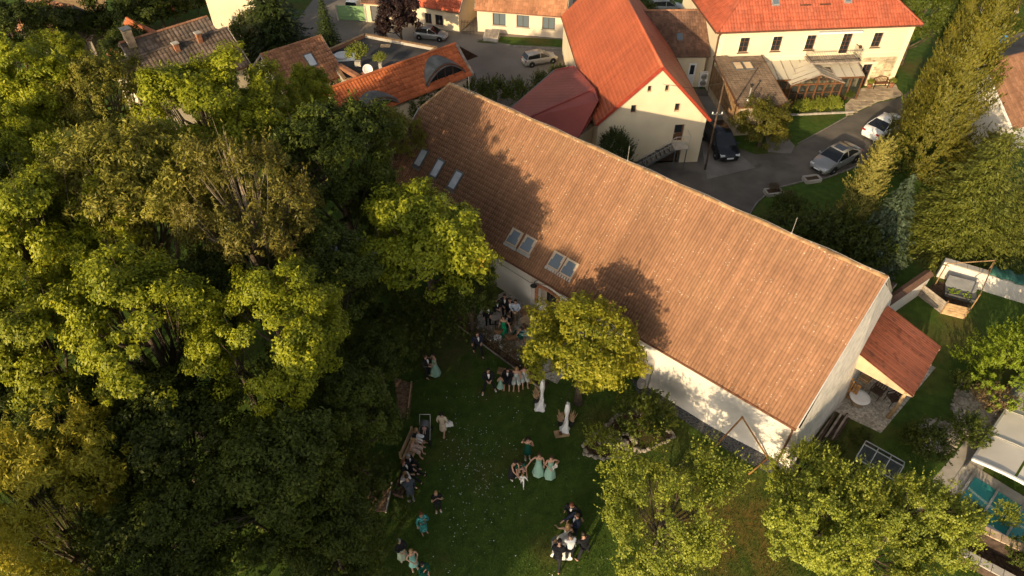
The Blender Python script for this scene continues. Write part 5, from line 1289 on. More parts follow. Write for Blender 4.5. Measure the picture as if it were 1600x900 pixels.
# ---- the wood on the left: every crown one can tell apart
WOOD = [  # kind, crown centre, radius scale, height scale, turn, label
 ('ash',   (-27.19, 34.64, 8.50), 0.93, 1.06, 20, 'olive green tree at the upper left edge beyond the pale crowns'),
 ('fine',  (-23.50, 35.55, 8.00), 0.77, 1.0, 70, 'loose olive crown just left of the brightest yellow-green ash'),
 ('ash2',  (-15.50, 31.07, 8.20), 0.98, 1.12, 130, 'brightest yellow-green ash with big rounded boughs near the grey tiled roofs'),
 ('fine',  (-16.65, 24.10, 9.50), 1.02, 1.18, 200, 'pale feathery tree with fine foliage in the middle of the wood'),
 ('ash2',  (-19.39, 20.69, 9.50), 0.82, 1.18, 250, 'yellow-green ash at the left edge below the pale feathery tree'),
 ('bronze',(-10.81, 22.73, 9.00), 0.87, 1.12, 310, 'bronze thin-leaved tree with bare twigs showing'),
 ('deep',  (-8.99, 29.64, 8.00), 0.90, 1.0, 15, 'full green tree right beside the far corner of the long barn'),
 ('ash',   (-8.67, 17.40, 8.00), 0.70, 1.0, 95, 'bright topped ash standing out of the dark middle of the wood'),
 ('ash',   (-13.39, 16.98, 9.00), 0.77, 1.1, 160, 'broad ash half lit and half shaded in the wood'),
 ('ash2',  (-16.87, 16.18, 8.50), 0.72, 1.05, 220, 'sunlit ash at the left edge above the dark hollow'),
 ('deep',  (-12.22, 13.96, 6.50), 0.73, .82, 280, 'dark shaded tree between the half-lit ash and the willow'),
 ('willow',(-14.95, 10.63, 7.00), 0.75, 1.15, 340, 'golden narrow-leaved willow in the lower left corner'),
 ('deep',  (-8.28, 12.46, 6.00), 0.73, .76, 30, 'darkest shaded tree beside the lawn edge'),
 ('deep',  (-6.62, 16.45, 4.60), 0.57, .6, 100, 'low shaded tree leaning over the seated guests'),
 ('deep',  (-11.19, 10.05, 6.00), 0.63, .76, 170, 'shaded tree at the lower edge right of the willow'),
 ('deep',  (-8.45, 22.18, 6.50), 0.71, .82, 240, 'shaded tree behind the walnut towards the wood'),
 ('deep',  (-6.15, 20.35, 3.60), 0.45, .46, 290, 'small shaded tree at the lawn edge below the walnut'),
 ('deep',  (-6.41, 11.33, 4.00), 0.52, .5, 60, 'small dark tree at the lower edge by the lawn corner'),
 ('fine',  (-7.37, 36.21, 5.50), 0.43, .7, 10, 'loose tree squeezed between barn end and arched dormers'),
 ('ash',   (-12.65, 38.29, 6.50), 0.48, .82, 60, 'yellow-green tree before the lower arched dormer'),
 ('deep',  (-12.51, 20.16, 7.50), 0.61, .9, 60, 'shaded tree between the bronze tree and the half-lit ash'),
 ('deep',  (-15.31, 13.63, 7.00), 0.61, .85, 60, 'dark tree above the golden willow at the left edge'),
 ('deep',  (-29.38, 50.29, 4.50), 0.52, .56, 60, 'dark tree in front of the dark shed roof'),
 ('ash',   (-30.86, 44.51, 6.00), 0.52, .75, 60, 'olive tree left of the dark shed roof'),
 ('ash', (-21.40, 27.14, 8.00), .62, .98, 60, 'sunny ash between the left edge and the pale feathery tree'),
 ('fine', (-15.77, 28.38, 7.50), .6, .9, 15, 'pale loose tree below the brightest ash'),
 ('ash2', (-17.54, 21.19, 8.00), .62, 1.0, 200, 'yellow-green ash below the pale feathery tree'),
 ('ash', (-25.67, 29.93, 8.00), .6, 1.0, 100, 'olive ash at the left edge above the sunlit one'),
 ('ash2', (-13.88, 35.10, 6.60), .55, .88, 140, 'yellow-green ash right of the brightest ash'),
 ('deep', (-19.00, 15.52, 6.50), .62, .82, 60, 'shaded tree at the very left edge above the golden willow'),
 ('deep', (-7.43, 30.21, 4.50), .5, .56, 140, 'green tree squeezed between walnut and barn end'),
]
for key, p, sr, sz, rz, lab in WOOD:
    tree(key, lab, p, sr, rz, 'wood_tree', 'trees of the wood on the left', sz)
# the wood goes on behind and left of the viewpoint and shades the lawn
for i, (x, y, k, s) in enumerate(((-9.4,.6,'ash',.95),(-14.6,2.6,'ash2',1.2),(-17,-9,'deep',1.3),(-14.8,-5,'ash2',1.1),(-25.4,5.7,'deep',1.05),(-25.5,15.5,'ash',.95),(-26,25,'deep',1.0))):
    tree(k, ('leafy tree just below the lower left of the picture, nearest the lawn', 'tall leafy tree below the picture behind the golden willow', 'dark tall tree far behind the viewpoint', 'tallest leafy tree behind the viewpoint', 'dark tree just outside the left edge by the willow', 'leafy tree just outside the left edge midway up', 'dark tree just outside the left edge higher up')[i], (x, y), s, i*50, 'wood_tree', 'trees of the wood outside the picture', s*1.0)
# back left gardens
tree('deep', 'dark tree in the very upper left corner', (-38.96, 52.03, 5.00), .85, 10, 'garden_tree', 'trees of the back gardens', .62)
tree('round', 'round dark bush-like tree beside the tan-roofed cottage', (-39.29, 57.09, 3.20), 1.0, 40, 'garden_tree', 'trees of the back gardens', 1.2)
tree('round', 'dark round tree behind the rust-orange roof', (-33.80, 60.62, 3.20), 1.25, 80, 'garden_tree', 'trees of the back gardens', 1.3)
tree('round', 'dark tree near the garden table at the top edge', (-33.33, 64.63, 3.20), 1.15, 120, 'garden_tree', 'trees of the back gardens', 1.2)
tree('round', 'small brownish tree between cottage and rust-orange roof', (-36.62, 60.06, 2.40), .6, 150, 'garden_tree', 'trees of the back gardens', .9)
tree('spruce', 'broad dark spruce at the top edge', (-21.20, 60.13, 0.00), 1.35, 0, 'spruce_tree', None, 1.0)
tree('spruce', 'slim dark spruce right of the broad spruce', (-16.52, 59.87, 0.00), .55, 50, 'spruce_tree', None, .62)
tree('copper', 'copper-leaved maple standing on the street by the silver hatchback', (-9.88, 59.47, 0.00), .85, 0, 'maple_tree', None, .85)
tree('walnut', 'large walnut tree shading the terrace at the barn wall', (-4.19, 25.90, 5.60), 1.08, 0, 'walnut_tree', None, 1.0)
tree('deep', 'darker green crown hanging right of the walnut over the terrace', (-2.07, 24.47, 3.90), .42, 75, 'garden_tree', None, .5)
tree('gold', 'golden-yellow tree in front of the long barn wall', (3.27, 20.52, 3.85), 1.18, 0, 'golden_tree', None, .895)
tree('apple', 'low spreading apple tree at the lower middle', (5.83, 12.94, 2.20), 1.1, 0, 'apple_tree', None, 1.0)
tree('hazel', 'big round-leaved hazel left of the greenhouse', (12.32, 12.94, 2.20), .86, 0, 'hazel_tree', None, .96)
tree('hazel', 'big round-leaved hazel right of the greenhouse', (15.29, 13.12, 2.20), .80, 100, 'hazel_tree', None, 1.05)
tree('hazel', 'round-leaved hazel in front of the greenhouse at the lower edge', (13.65, 12.04, 1.90), .85, 230, 'hazel_tree', None, .84)
tree('hazel', 'smaller round-leaved hazel right at the barn corner', (12.18, 15.56, 1.80), .48, 140, 'hazel_tree', None, .8)
# conifers by the drive
tree('thuja', 'very tall olive thuja beside the parked white car', (28.4,40.0), .86, 0, 'thuja_tree', None, 1.02)
tree('thuja', 'second tall olive thuja behind the first towards the white gable', (29.4,44.0), .5, 90, 'thuja_tree', None, .86)
tree('lime_thuja', 'bright green thuja next to the villa corner', (31.5,46.4), .72, 0, 'thuja_tree', None, 1.0)
tree('thuja', 'short olive thuja before the white gable at the right edge', (29.9,36.6), .8, 200, 'thuja_tree', None, .42)
tree('juniper', 'wide feathery juniper filling the right edge', (27.5,32.9), .9, 0, 'juniper_tree', None, .84)
tree('juniper', 'smaller feathery juniper at the right edge beside the wide one', (31.0,33.0), .66, 120, 'juniper_tree', None, .66)
tree('goldcon', 'golden conifer standing by the silver sedan', (21.0,33.3), .84, 0, 'conifer_tree', None, .95)
tree('blue', 'blue spruce with sunlit tip right of the golden conifer', (21.8,31.0), .95, 0, 'spruce_tree', None, 1.0)
tree('ballthuja', 'bright green ball thuja at the right edge of the lawn', (25.10, 21.51, 0.00), 1.12, 0, 'thuja_bush', None, 1.05)
tree('darkthuja', 'dark oval thuja in front of the cream gable', (7.0,40.0), .8, 70, 'thuja_bush', None, .95)
tree('pinkweep', 'weeping bush with pale tips before the brown shingled annex', (18.41, 44.10, 0.00), 1.25, 0, 'weeping_bush', None, 1.1)
tree('round', 'dark tree behind the villa at the top right', (34.5,57.5), 1.3, 0, 'garden_tree', None, 1.6)
tree('willow', 'weeping willow top behind the peach street house', (4.3,65.5), .42, 0, 'willow_tree', None, .6)
tree('round', 'leafy tree behind the brown link building at the top', (11.0,62.5), .8, 0, 'garden_tree', None, .9)
for i, (p, s, k, lab) in enumerate((
  ((16.76, 31.92),1.5,'shrub','dark shrub behind the barn ridge nearest the drive'), ((18.83, 31.62),1.7,'shrub','dark shrub below the golden conifer'), ((20.37, 30.45),1.6,'shrub','dark shrub left of the blue spruce'),
  ((17.77, 35.43),.9,'shrub','small shrub at the drive bend'), ((26.16, 41.22),.8,'shrub','dark shrub between silver sedan and tall thuja'), ((27.57, 40.98),1.5,'shrub','dark shrub at the foot of the tall thuja'),
  ((-3.09, 49.83),1.15,'shrub','dark shrub right of the arched dormer behind the barn'), ((-1.30, 50.34),1.1,'shrub','dark shrub behind the barn ridge near the lightning rod'), ((0.62, 49.83),1.15,'shrub','dark shrub left of the maroon roof'), ((2.66, 52.16),.95,'shrub','dark shrub in front of the silver estate car'), ((4.08, 53.96),.85,'shrub','dark shrub at the orange-red roof edge'),
  ((-5.58, 48.61),1.2,'shrub','dark shrub under the orange tiled eave'), ((-7.51, 47.62),1.3,'shrub','dark shrub at the barn end'),
  ((4.19, 17.94),.7,'shrub_olive','spiky olive shrub at the tip of the rock garden'), ((6.07, 18.93),1.15,'shrub','green shrub in the middle of the rock garden'), ((6.82, 19.08),.85,'shrub_olive','yellowish shrub in the rock garden'),
  ((19.02, 17.59),.9,'shrub','dark shrub by the curved stone bed'), ((21.29, 18.29),.8,'shrub','green shrub at the stone steps'), ((23.27, 20.13),.9,'dryshrub','dry shrub under the ball thuja'), ((22.57, 21.31),.6,'shrub','small shrub in the gravel bed'),
  ((21.04, 14.26),.5,'shrub_olive','olive shrub beside the pool enclosure'), ((20.73, 12.45),.7,'shrub','dark shrub at the lower right corner'), ((19.60, 14.35),.5,'shrub','dark shrub between hazel and pool enclosure'),
  ((14.72, 17.52),.5,'shrub','dark shrub behind the barn corner'), ((16.22, 18.22),.45,'shrub','dark shrub left of the greenhouse'), ((18.57, 18.29),.5,'shrub','shrub behind the greenhouse'),
  ((18.59, 37.54),.35,'dryshrub','tuft of dry grass in the kerb planter by the sedan'), ((17.85, 38.27),.4,'dryshrub','tuft of dry grass at the drive bend'),
  ((22.89, 48.81),.6,'shrub_olive','yellow-green shrub at the left of the conservatory bed'), ((24.20, 48.91),.62,'shrub_olive','yellow-green shrub in the middle of the conservatory bed'), ((25.58, 49.21),.6,'shrub_olive','yellow-green shrub at the right of the conservatory bed'), ((27.45, 51.19),.42,'shrub','round potted green shrub at the conservatory corner'),
  ((-24.69, 59.47),1.4,'shrub','dark shrub beside the long grey tiled roof'), ((-23.97, 62.18),1.5,'shrub','dark shrub under the broad spruce'), ((-31.37, 68.61),1.0,'shrub','ivy shrub at the tall cream house'), ((-32.44, 65.80),1.8,'shrub','dark hedge shrub before the garden table'), ((-34.97, 65.05),1.6,'shrub','dark shrub beside the rust-orange roof'), ((-40.76, 62.18),1.4,'shrub','dark shrub below the cottage'),
  ((48.06, 68.93),1.7,'shrub_olive','olive shrub over the broken stone wall'), ((51.40, 69.74),1.6,'shrub_olive','olive shrub in the top right corner'), ((44.81, 64.32),1.1,'shrub','dark shrub before the broken stone wall'), ((47.19, 63.59),1.0,'shrub','dark shrub by the blue barrels'))):
    tree(k, lab, p, s, i*37, 'shrub', 'garden shrubs', None, 'shrub')
# hedge and undergrowth below the wood, beside the lawn
UNDER = [(-8.07, 24.32, 1.00), (-7.61, 20.53, 1.00), (-7.60, 18.67, 1.00), (-7.39, 16.62, 1.00), (-7.04, 13.89, 1.00), (-6.87, 12.25, 1.00), (-9.09, 22.56, 1.00), (-9.24, 20.15, 1.00), (-9.24, 17.28, 1.00), (-5.38, 24.32, 1.00), (-3.78, 25.35, 1.00), (-6.63, 26.21, 1.00), (-8.25, 28.79, 1.00), (-11.51, 19.40, 1.00), (-13.87, 20.15, 1.00), (-6.74, 36.88, 1.00), (-8.53, 37.61, 1.00), (-8.62, 33.82, 1.00), (-19.10, 20.15, 1.00), (-12.76, 14.76, 1.00), (-11.71, 12.25, 1.00), (-18.77, 17.28, 1.00), (-8.34, 11.99, 1.00), (-8.05, 40.68, 1.00), (-18.34, 54.27, 1.00), (-12.81, 48.82, 1.00), (-10.41, 47.81, 1.00), (-18.52, 29.34, 1.00), (-24.09, 27.73, 1.00), (-32.88, 36.88, 1.00), (-31.30, 40.68, 1.00), (-24.90, 41.49, 1.00), (-16.99, 40.68, 1.00), (-14.01, 35.48, 1.00), (-26.24, 24.32, 1.00), (-22.70, 17.62, 1.00)]
def undergrowth():
    rg = np.random.default_rng(77); VV = []
    me, tr, zc = PROTO['shrub']; co = np.zeros(len(me.vertices)*3, dtype=np.float32); me.vertices.foreach_get('co', co); co = co.reshape(-1, 3)
    for p in UNDER:
        for k in range(3):
            a = rg.uniform(0, 6.28); s = rg.uniform(1.1, 1.9); q = co*s; c_, s_ = math.cos(a), math.sin(a)
            x, y = p[0]+rg.normal(0, .7), p[1]+rg.normal(0, .7)
            VV.append(np.stack([q[:,0]*c_-q[:,1]*s_+x, q[:,0]*s_+q[:,1]*c_+y, q[:,2]+.8*s], 1)[:2600])
    V = np.concatenate(VV); n = len(V)//4
    tag(inst('undergrowth', npmesh('undergrowth', V, np.arange(n*4).reshape(-1, 4), LEAF['deep'])), 'dark undergrowth and hedge below the wood along the lawn', 'undergrowth', kind='stuff')
undergrowth()

for p, sc_, lab in (((-11.80, 49.69, 3.60), .75, 'bushy potted shrub on the flat roof'), ((-10.03, 49.37, 3.60), .45, 'smaller potted shrub on the flat roof beside the dish')):
    T = thing('roof_plant', lab, 'plant', p)
    mb = MB(); mb.box(-.3*sc_,.3*sc_,-.25*sc_,.25*sc_,0,.4); mb.build('trough', M['concrete'], T)
    inst('foliage', PROTO['shrub_olive'][0], T, (0,0,.4+.6*sc_), (0,0,0), sc_)


# ================================================================ garden things
def rock_garden(name, label, P, soil, nrock, rr, seed):
    sheet(name+'_soil', P, .03, M[soil], thick=.03)
    T = thing('stone_edging', label, 'stones', (P[0][0], P[0][1], 0)); rg = random.Random(seed)
    per = [math.dist(P[i], P[(i+1) % len(P)]) for i in range(len(P))]; tot = sum(per); ms = []
    for k in range(5):
        mb = MB(); mb.ball((0,0,0), 1, 7, 5, .7, .22, rg); ms.append(meshmat(mb, 'stone', M['stone']))
    for i in range(nrock):
        d = tot*(i+rg.uniform(-.2,.2))/nrock % tot; j = 0
        while d > per[j]: d -= per[j]; j = (j+1) % len(P)
        a, b = P[j], P[(j+1) % len(P)]; t = d/per[j]
        x, y = a[0]+(b[0]-a[0])*t+rg.uniform(-.05,.05)-P[0][0], a[1]+(b[1]-a[1])*t+rg.uniform(-.05,.05)-P[0][1]
        s = rr*rg.uniform(.65,1.3); inst('stone', ms[i % 5], T, (x,y,s*.45), (0,0,rg.uniform(0,6)), (s*rg.uniform(.9,1.4), s, s))
    return T
RG = rock_garden('rock_garden', 'pale stones edging the leaf-shaped rock garden near the barn', [(3.38, 18.22), (4.46, 19.08), (5.15, 19.75), (5.97, 20.13), (6.58, 19.56), (7.68, 18.72), (7.65, 18.50), (6.59, 17.94), (5.49, 17.52), (4.14, 17.35), (3.41, 17.52)], 'bark_soil', 84, .10, 3)
rg_ = random.Random(12)
T = thing('rockery_stones', 'heap of pale rocks lying inside the rock garden', 'stones', (4.89, 18.27, 0.03))
for i in range(26):
    mb = MB(); mb.ball((0,0,0), rg_.uniform(.12,.26), 7, 5, .6, .2, rg_); o = mb.build('rock', M['stone'], T); o.location = (rg_.uniform(-.7,1.0), rg_.uniform(-.55,.45), .1)
rock_garden('curved_bed', 'small stones round the curved gravel bed by the steps', [(21.63, 20.13), (22.80, 21.80), (23.78, 22.13), (24.33, 21.72), (24.21, 20.13), (22.90, 19.08), (21.57, 19.19)], 'gravel', 34, .11, 4)
rock_garden('lower_bed', 'stones round the lower gravel bed beside the greenhouse', [(19.36, 19.08), (20.34, 19.56), (21.16, 19.30), (21.14, 18.29), (20.24, 17.66), (19.17, 17.94)], 'gravel', 26, .11, 5)
for p, s, lab in (((22.22, 20.48, 0.20), .32, 'large pale boulder in the curved gravel bed'), ((20.59, 18.80, 0.20), .35, 'large pale boulder in the lower gravel bed')):
    mb = MB(); mb.ball((0,0,0), s, 9, 7, .7, .1, rg_); o = mb.build('boulder', M['stone']); o.location = p; tag(o, lab, 'boulder')
T = thing('garden_steps', 'three pale stone steps between the two gravel beds', 'steps', (21.76, 19.08, 0.00), -38)
for i in range(3):
    mb = MB(); mb.box(-.5+i*.42,-.12+i*.42,-.45,.45,0,.12+.1*i); mb.build('step', M['concrete'], T)
# low flower bed between lawn and barn terrace
sheet('terrace_gravel', [(-2.12, 25.96), (-1.67, 25.00), (0.99, 22.55), (2.28, 21.72), (3.37, 23.42), (1.81, 27.20), (-0.37, 28.51), (-1.46, 27.72)], .02, M['gravel'], thick=.02)
sheet('flower_bed', [(-3.56, 26.30), (-3.04, 25.86), (0.20, 22.68), (1.61, 21.23), (1.89, 21.80), (0.50, 22.98), (-1.92, 25.24), (-2.79, 26.45)], .05, M['bark_soil'], thick=.05)
kerb('bed_edging', [(-3.07, 25.81), (0.20, 22.64), (1.61, 21.19)], .04, .12, 'grey_wood')
for i, (p, s, k, lab) in enumerate((((-2.77, 26.20),.5,'dryshrub','brown perennial at the upper end of the terrace bed'), ((-2.18, 25.57),.48,'dryshrub','dark perennial behind the strolling man in the terrace bed'), ((-1.49, 24.77),.45,'dryshrub','grassy perennial beside the terrace gravel'), ((-0.82, 24.18),.42,'dryshrub','perennial with white blooms in the terrace bed'), ((-0.20, 23.59),.45,'dryshrub','russet perennial near the seated women'), ((0.40, 23.15),.5,'dryshrub','dark red perennial at the lower end of the terrace bed'), ((0.99, 22.55),.5,'shrub','green perennial under the golden tree'))):
    tree(k, lab, p, s, i*50, 'perennial', 'perennials in the terrace bed', None, 'plant')
T = thing('rose_blooms', 'white and pink blooms dotted along the terrace bed', 'flowers', (-1.38, 24.77, 0.00))
for i in range(26):
    mb = MB(); t = rg_.random(); mb.ball((0,0,0), .045, 6, 4); o = mb.build('bloom', M['cloth_white'], T); a, b = (-2.47, 25.81), (0.50, 22.89); q = (-1.38, 24.77); o.location = (a[0]+(b[0]-a[0])*t-q[0]+rg_.uniform(-.2,.2), a[1]+(b[1]-a[1])*t-q[1]+rg_.uniform(-.2,.2), rg_.uniform(.25,.5))
# wood-chip beds at the left lawn edge
sheet('chip_bed', [(-6.89, 16.10), (-5.39, 16.04), (-5.50, 14.71), (-5.97, 14.71), (-6.71, 15.01)], .04, M['chips'], thick=.04)
kerb('bed_edging', [(-5.37, 16.07), (-5.46, 14.65)], .06, .14, 'concrete')
sheet('chip_bed', [(-6.07, 22.13), (-5.04, 21.72), (-4.99, 19.75), (-5.44, 19.56)], .04, M['chips'], thick=.04)
kerb('bed_edging', [(-5.11, 21.80), (-5.09, 19.56)], .06, .14, 'pale_wood')

# ceremony arch: two white draped posts with pampas and candle lanterns
def arch_side(label, p, pots, n):
    T = thing('draped_post', label, 'post', (*p, 0))
    mb = MB(); mb.tube([(0,0,0),(0,0,1.95)], .04, 6); mb.build('pole', M['white_paint'], T)
    rg = random.Random(n); V = []; F = []; nn = 16; rows = 12
    for j in range(rows):
        z = 1.9 - 1.87*(j/(rows-1))**.8; r0 = .085+.025*math.sin(j*.9) + (.22*max(0,(j-9)/2)**2)
        for i in range(nn):
            a = 2*math.pi*i/nn; r = r0*(1+.22*math.sin(4*a+j*.5)+.08*rg.uniform(-1,1)); V.append((r*math.cos(a)-.04*max(0,j-9), r*math.sin(a)-.10*max(0,j-9), max(.02,z)))
    for j in range(rows-1):
        for i in range(nn): F.append((j*nn+i, j*nn+(i+1)%nn, (j+1)*nn+(i+1)%nn, (j+1)*nn+i))
    MB().add(V, F).build('drape', M['cloth_white'], T, True)
    for k, (x, y) in enumerate(pots):
        G = thing('pampas_bunch', ('tan pampas bunch left of the ', 'tan pampas bunch right of the ')[k] + ('far' if n == 1 else 'near') + ' white draped post', 'pampas', (p[0]+x, p[1]+y, 0))
        mb = MB(); mb.lathe([(.09,0),(.12,.2),(.1,.32),(.08,.33),(.02,.3)], (0,0,0), 10); mb.build('vase', M['black_iron'], G)
        m2 = MB()
        for i in range(90):
            a = rg.uniform(0,6.28); s = rg.uniform(.01,.17); h = rg.uniform(.6,1.15); q = (math.cos(a)*s*1.3, math.sin(a)*s*1.3, h)
            m2.tube([(0,0,.3),(q[0]*.5,q[1]*.5,h*.65),q], [.006,.020,.005], 4)
        o = m2.build('plumes', M['pampas'], G); o['kind'] = 'stuff'
arch_side('far white draped post of the wedding arch by the golden tree', (1.46, 20.44), [(-.28,.12)], 1)
arch_side('near white draped post of the wedding arch by the golden tree', (2.58, 19.08), [(-.26,.1),(.3,.1)], 2)
for p, lab in (((1.27, 20.59), 'dark lantern at the foot of the far draped post'), ((2.44, 19.30), 'dark lantern at the foot of the near draped post')):
    T = thing('lantern', lab, 'lantern', (*p, .02))
    mb = MB()
    for x in (-.07,.07):
        for y in (-.07,.07): mb.bar((x,y,0),(x,y,.3), .015)
    mb.box(-.09,.09,-.09,.09,0,.02); mb.box(-.09,.09,-.09,.09,.3,.32); mb.add([(-.09,-.09,.32),(.09,-.09,.32),(.09,.09,.32),(-.09,.09,.32),(0,0,.42)], [(0,1,4),(1,2,4),(2,3,4),(3,0,4)]); mb.build('frame', M['black_iron'], T)
    mb = MB(); mb.lathe([(.035,.02),(.035,.15),(.01,.16)], (0,0,0), 10); mb.build('candle', M['cloth_white'], T)
T = thing('welcome_board', 'small pale board lying on the grass before the near draped post', 'board', (2.35, 18.70, 0.02), 10)
mb = MB(); mb.box(-.34,.34,-.2,.2,0,.05); mb.build('panel', M['pale_wood'], T); mb = MB(); mb.box(-.12,.02,-.1,.08,.05,.12); mb.build('box', M['window_brown'], T)

# terrace furniture
def bistro(label, p, r=.38, m='pale_wood', h=.74):
    T = thing('bistro_table', label, 'table', (*p, .02), 0, 'terrace tables')
    mb = MB(); mb.lathe([(r-.02,h-.03),(r,h-.015),(r,h),(r-.02,h+.005)], (0,0,0), 20); mb.build('table_top', M[m], T)
    mb = MB(); mb.tube([(0,0,.03),(0,0,h-.03)], .03, 8); mb.build('column', M['black_iron'], T)
    for a in (0,1.57,3.14,4.71):
        mb = MB(); mb.bar((0,0,.06),(math.cos(a)*.28,math.sin(a)*.28,.02), .04, .03); mb.build('foot', M['black_iron'], T)
    return T
bistro('round tan bistro table near the barn window on the terrace', (0.84, 25.48))
bistro('small white bistro table at the edge of the terrace gravel', (-0.76, 24.40), .24, 'white_paint', .5)
bistro('dark bistro table with flowers under the walnut on the terrace', (-0.92, 25.81), .34, 'grey_wood')
def rattan(label, p, rz):
    T = thing('wicker_chair', label, 'chair', (*p, .02), rz, 'terrace chairs')
    mb = MB(); mb.box(-.24,.24,-.22,.24,.38,.45); mb.build('seat', M['rattan'], T)
    V = []; F = []; n = 10
    for j, z in enumerate((.45,.62,.82)):
        for i in range(n+1):
            a = math.pi*(.0+1.0*i/n); r = .27+.03*j; V.append((r*math.cos(a), -.0-(.24+.02*j)*math.sin(a), z-(.14 if i in (0,n) and j == 2 else 0)))
            V.append(((r+.03)*math.cos(a), -.0-(.27+.02*j)*math.sin(a), z-(.14 if i in (0,n) and j == 2 else 0)))
    w_ = 2*(n+1)
    for j in range(2):
        for i in range(n):
            for d in (0,1): F.append((j*w_+2*i+d, j*w_+2*i+2+d, (j+1)*w_+2*i+2+d, (j+1)*w_+2*i+d))
    for i in range(n): F.append((2*w_+2*i, 2*w_+2*i+2, 2*w_+2*i+3, 2*w_+2*i+1))
    MB().add(V, F).build('backrest', M['rattan'], T, True)
    for sx in (-1,1):
        for y in (-.18,.2):
            mb = MB(); mb.tube([(sx*.2,y,0),(sx*.2,y,.39)], .018, 6); mb.build('leg', M['rattan'], T)
rattan('wicker chair against the barn wall by the window', (0.78, 26.20), 200)
rattan('wicker chair with its back to the lawn nearest the white table', (-0.69, 24.96), 30)
rattan('wicker chair between the two seated women on the terrace', (-0.07, 24.54), 10)
rattan('wicker chair under the man in the black jacket', (-0.14, 25.53), 0)
T = thing('bench', 'low wooden bench at the lower end of the terrace bed', 'bench', (*(0.20, 22.05), 0), -12)
for i in range(3):
    mb = MB(); mb.box(-.95,.95,-.2+i*.14,-.08+i*.14,.42,.46); mb.build('slat', M['wood'], T)
for x in (-.75,.75):
    mb = MB(); mb.box(x-.05,x+.05,-.18,.2,0,.42); mb.build('leg', M['wood'], T)
T = thing('bench', 'pale slatted bench under the seated women at the wood edge', 'bench', (*(-4.59, 17.73), 0), 75)
for i in range(4):
    mb = MB(); mb.box(-.8,.8,-.24+i*.125,-.14+i*.125,.42,.46); mb.build('slat', M['pale_wood'], T)
for i in range(3):
    mb = MB(); mb.bar((-.8,.29,.55+i*.13),(.8,.29,.55+i*.13), .03, .09); mb.build('back_slat', M['pale_wood'], T)
for x in (-.7,.7):
    mb = MB(); mb.box(x-.04,x+.04,-.22,.24,0,.42); mb.bar((x,.26,.3),(x,.32,.9), .05); mb.build('leg', M['pale_wood'], T)
T = thing('bench', 'dark bench under the seated men at the wood edge', 'bench', (*(-4.78, 16.20), 0), 75)
for i in range(4):
    mb = MB(); mb.box(-.95,.95,-.24+i*.125,-.14+i*.125,.42,.46); mb.build('slat', M['dark_wood'], T)
for x in (-.8,.8):
    mb = MB(); mb.box(x-.04,x+.04,-.22,.24,0,.42); mb.build('leg', M['dark_wood'], T)
o = MB().ball((0,0,0), .14, 12, 8, 1.12).build('balloon', mat('balloon_green', (.01,.12,.075), .3, .05, 3), None, True); o.location = (-4.55, 18.76, 0.25); tag(o, 'dark green balloon lying beside the baby stroller', 'balloon')
def stroller():
    T = thing('baby_stroller', 'grey baby stroller with dark seat at the wood edge', 'stroller', (*(-4.10, 18.57), 0), 0)
    V = []; F = []; n = 10
    for j in range(5):
        t = j/4; 
        for i in range(n+1):
            a = math.pi*i/n; V.append((.24*math.cos(a), .28-.33*math.sin(t*1.5)*1.0*0-t*.34, .72+.26*math.sin(a)*(1-.25*t)+.05*t))
    for j in range(4):
        for i in range(n): F.append((j*(n+1)+i, j*(n+1)+i+1, (j+1)*(n+1)+i+1, (j+1)*(n+1)+i))
    o = MB().add(V, F).build('hood', M['grey_metal'], T, True); o.modifiers.new('thick', 'SOLIDIFY').thickness = .02
    mb = MB(); mb.add([(-.2,.25,.85),(.2,.25,.85),(.2,-.05,.55),(-.2,-.05,.55),(.2,-.45,.5),(-.2,-.45,.5),(-.23,.27,.6),(.23,.27,.6),(.23,-.48,.42),(-.23,-.48,.42)], [(0,1,2,3),(3,2,4,5),(0,6,7,1),(1,7,8,4,2),(0,3,5,9,6),(5,4,8,9)]); mb.build('seat', M['black_iron'], T)
    mb = MB()
    for x in (-.25,.25): mb.tube([(x,.55,1.0),(x,.2,.6),(x,-.45,.15)], .015, 6); mb.tube([(x,.35,.15),(x,-.1,.5)], .015, 6)
    mb.tube([(-.25,.55,1.0),(.25,.55,1.0)], .018, 6); mb.build('frame', M['pale_metal'], T)
    for x in (-.27,.27):
        for y in (.36,-.46):
            mb = MB(); mb.lathe([(.05,-.03),(.13,-.03),(.14,0),(.13,.03),(.05,.03)], (0,0,0), 14); w_ = mb.build('wheel', M['black_rubber'], T); w_.rotation_euler = (0,R(90),0); w_.location = (x,y,.14)
stroller()

# greenhouse, pool enclosure, pen and walls on the right
def greenhouse():
    T = thing('greenhouse', 'small dark glass greenhouse among the hazels', 'greenhouse', (*(16.24, 16.52), 0), -41)
    w_, d_, h, r = 1.7, 1.2, 1.2, 1.6
    for s in (-1,1):
        for i in range(3):
            x0, x1 = -w_/2+w_*i/3+.02, -w_/2+w_*(i+1)/3-.02
            mb = MB(); mb.slab([(x0,s*d_/2,h),(x1,s*d_/2,h),(x1,s*.02,r),(x0,s*.02,r)], .012); mb.build('pane', M['clear_glass'], T)
            mb = MB(); mb.box(x0,x1,s*d_/2-.006,s*d_/2+.006,.05,h-.03); mb.build('pane', M['clear_glass'], T)
    fr = MB()
    for i in range(4):
        x = -w_/2+w_*i/3
        for s in (-1,1): fr.bar((x,s*d_/2,0),(x,s*d_/2,h), .035); fr.bar((x,s*d_/2,h),(x,0,r), .035)
    for s in (-1,1): fr.bar((-w_/2,s*d_/2,h),(w_/2,s*d_/2,h), .04); fr.bar((-w_/2,s*d_/2,.03),(w_/2,s*d_/2,.03), .05)
    fr.bar((-w_/2,0,r),(w_/2,0,r), .045); fr.build('frame', M['pale_metal'], T)
greenhouse()
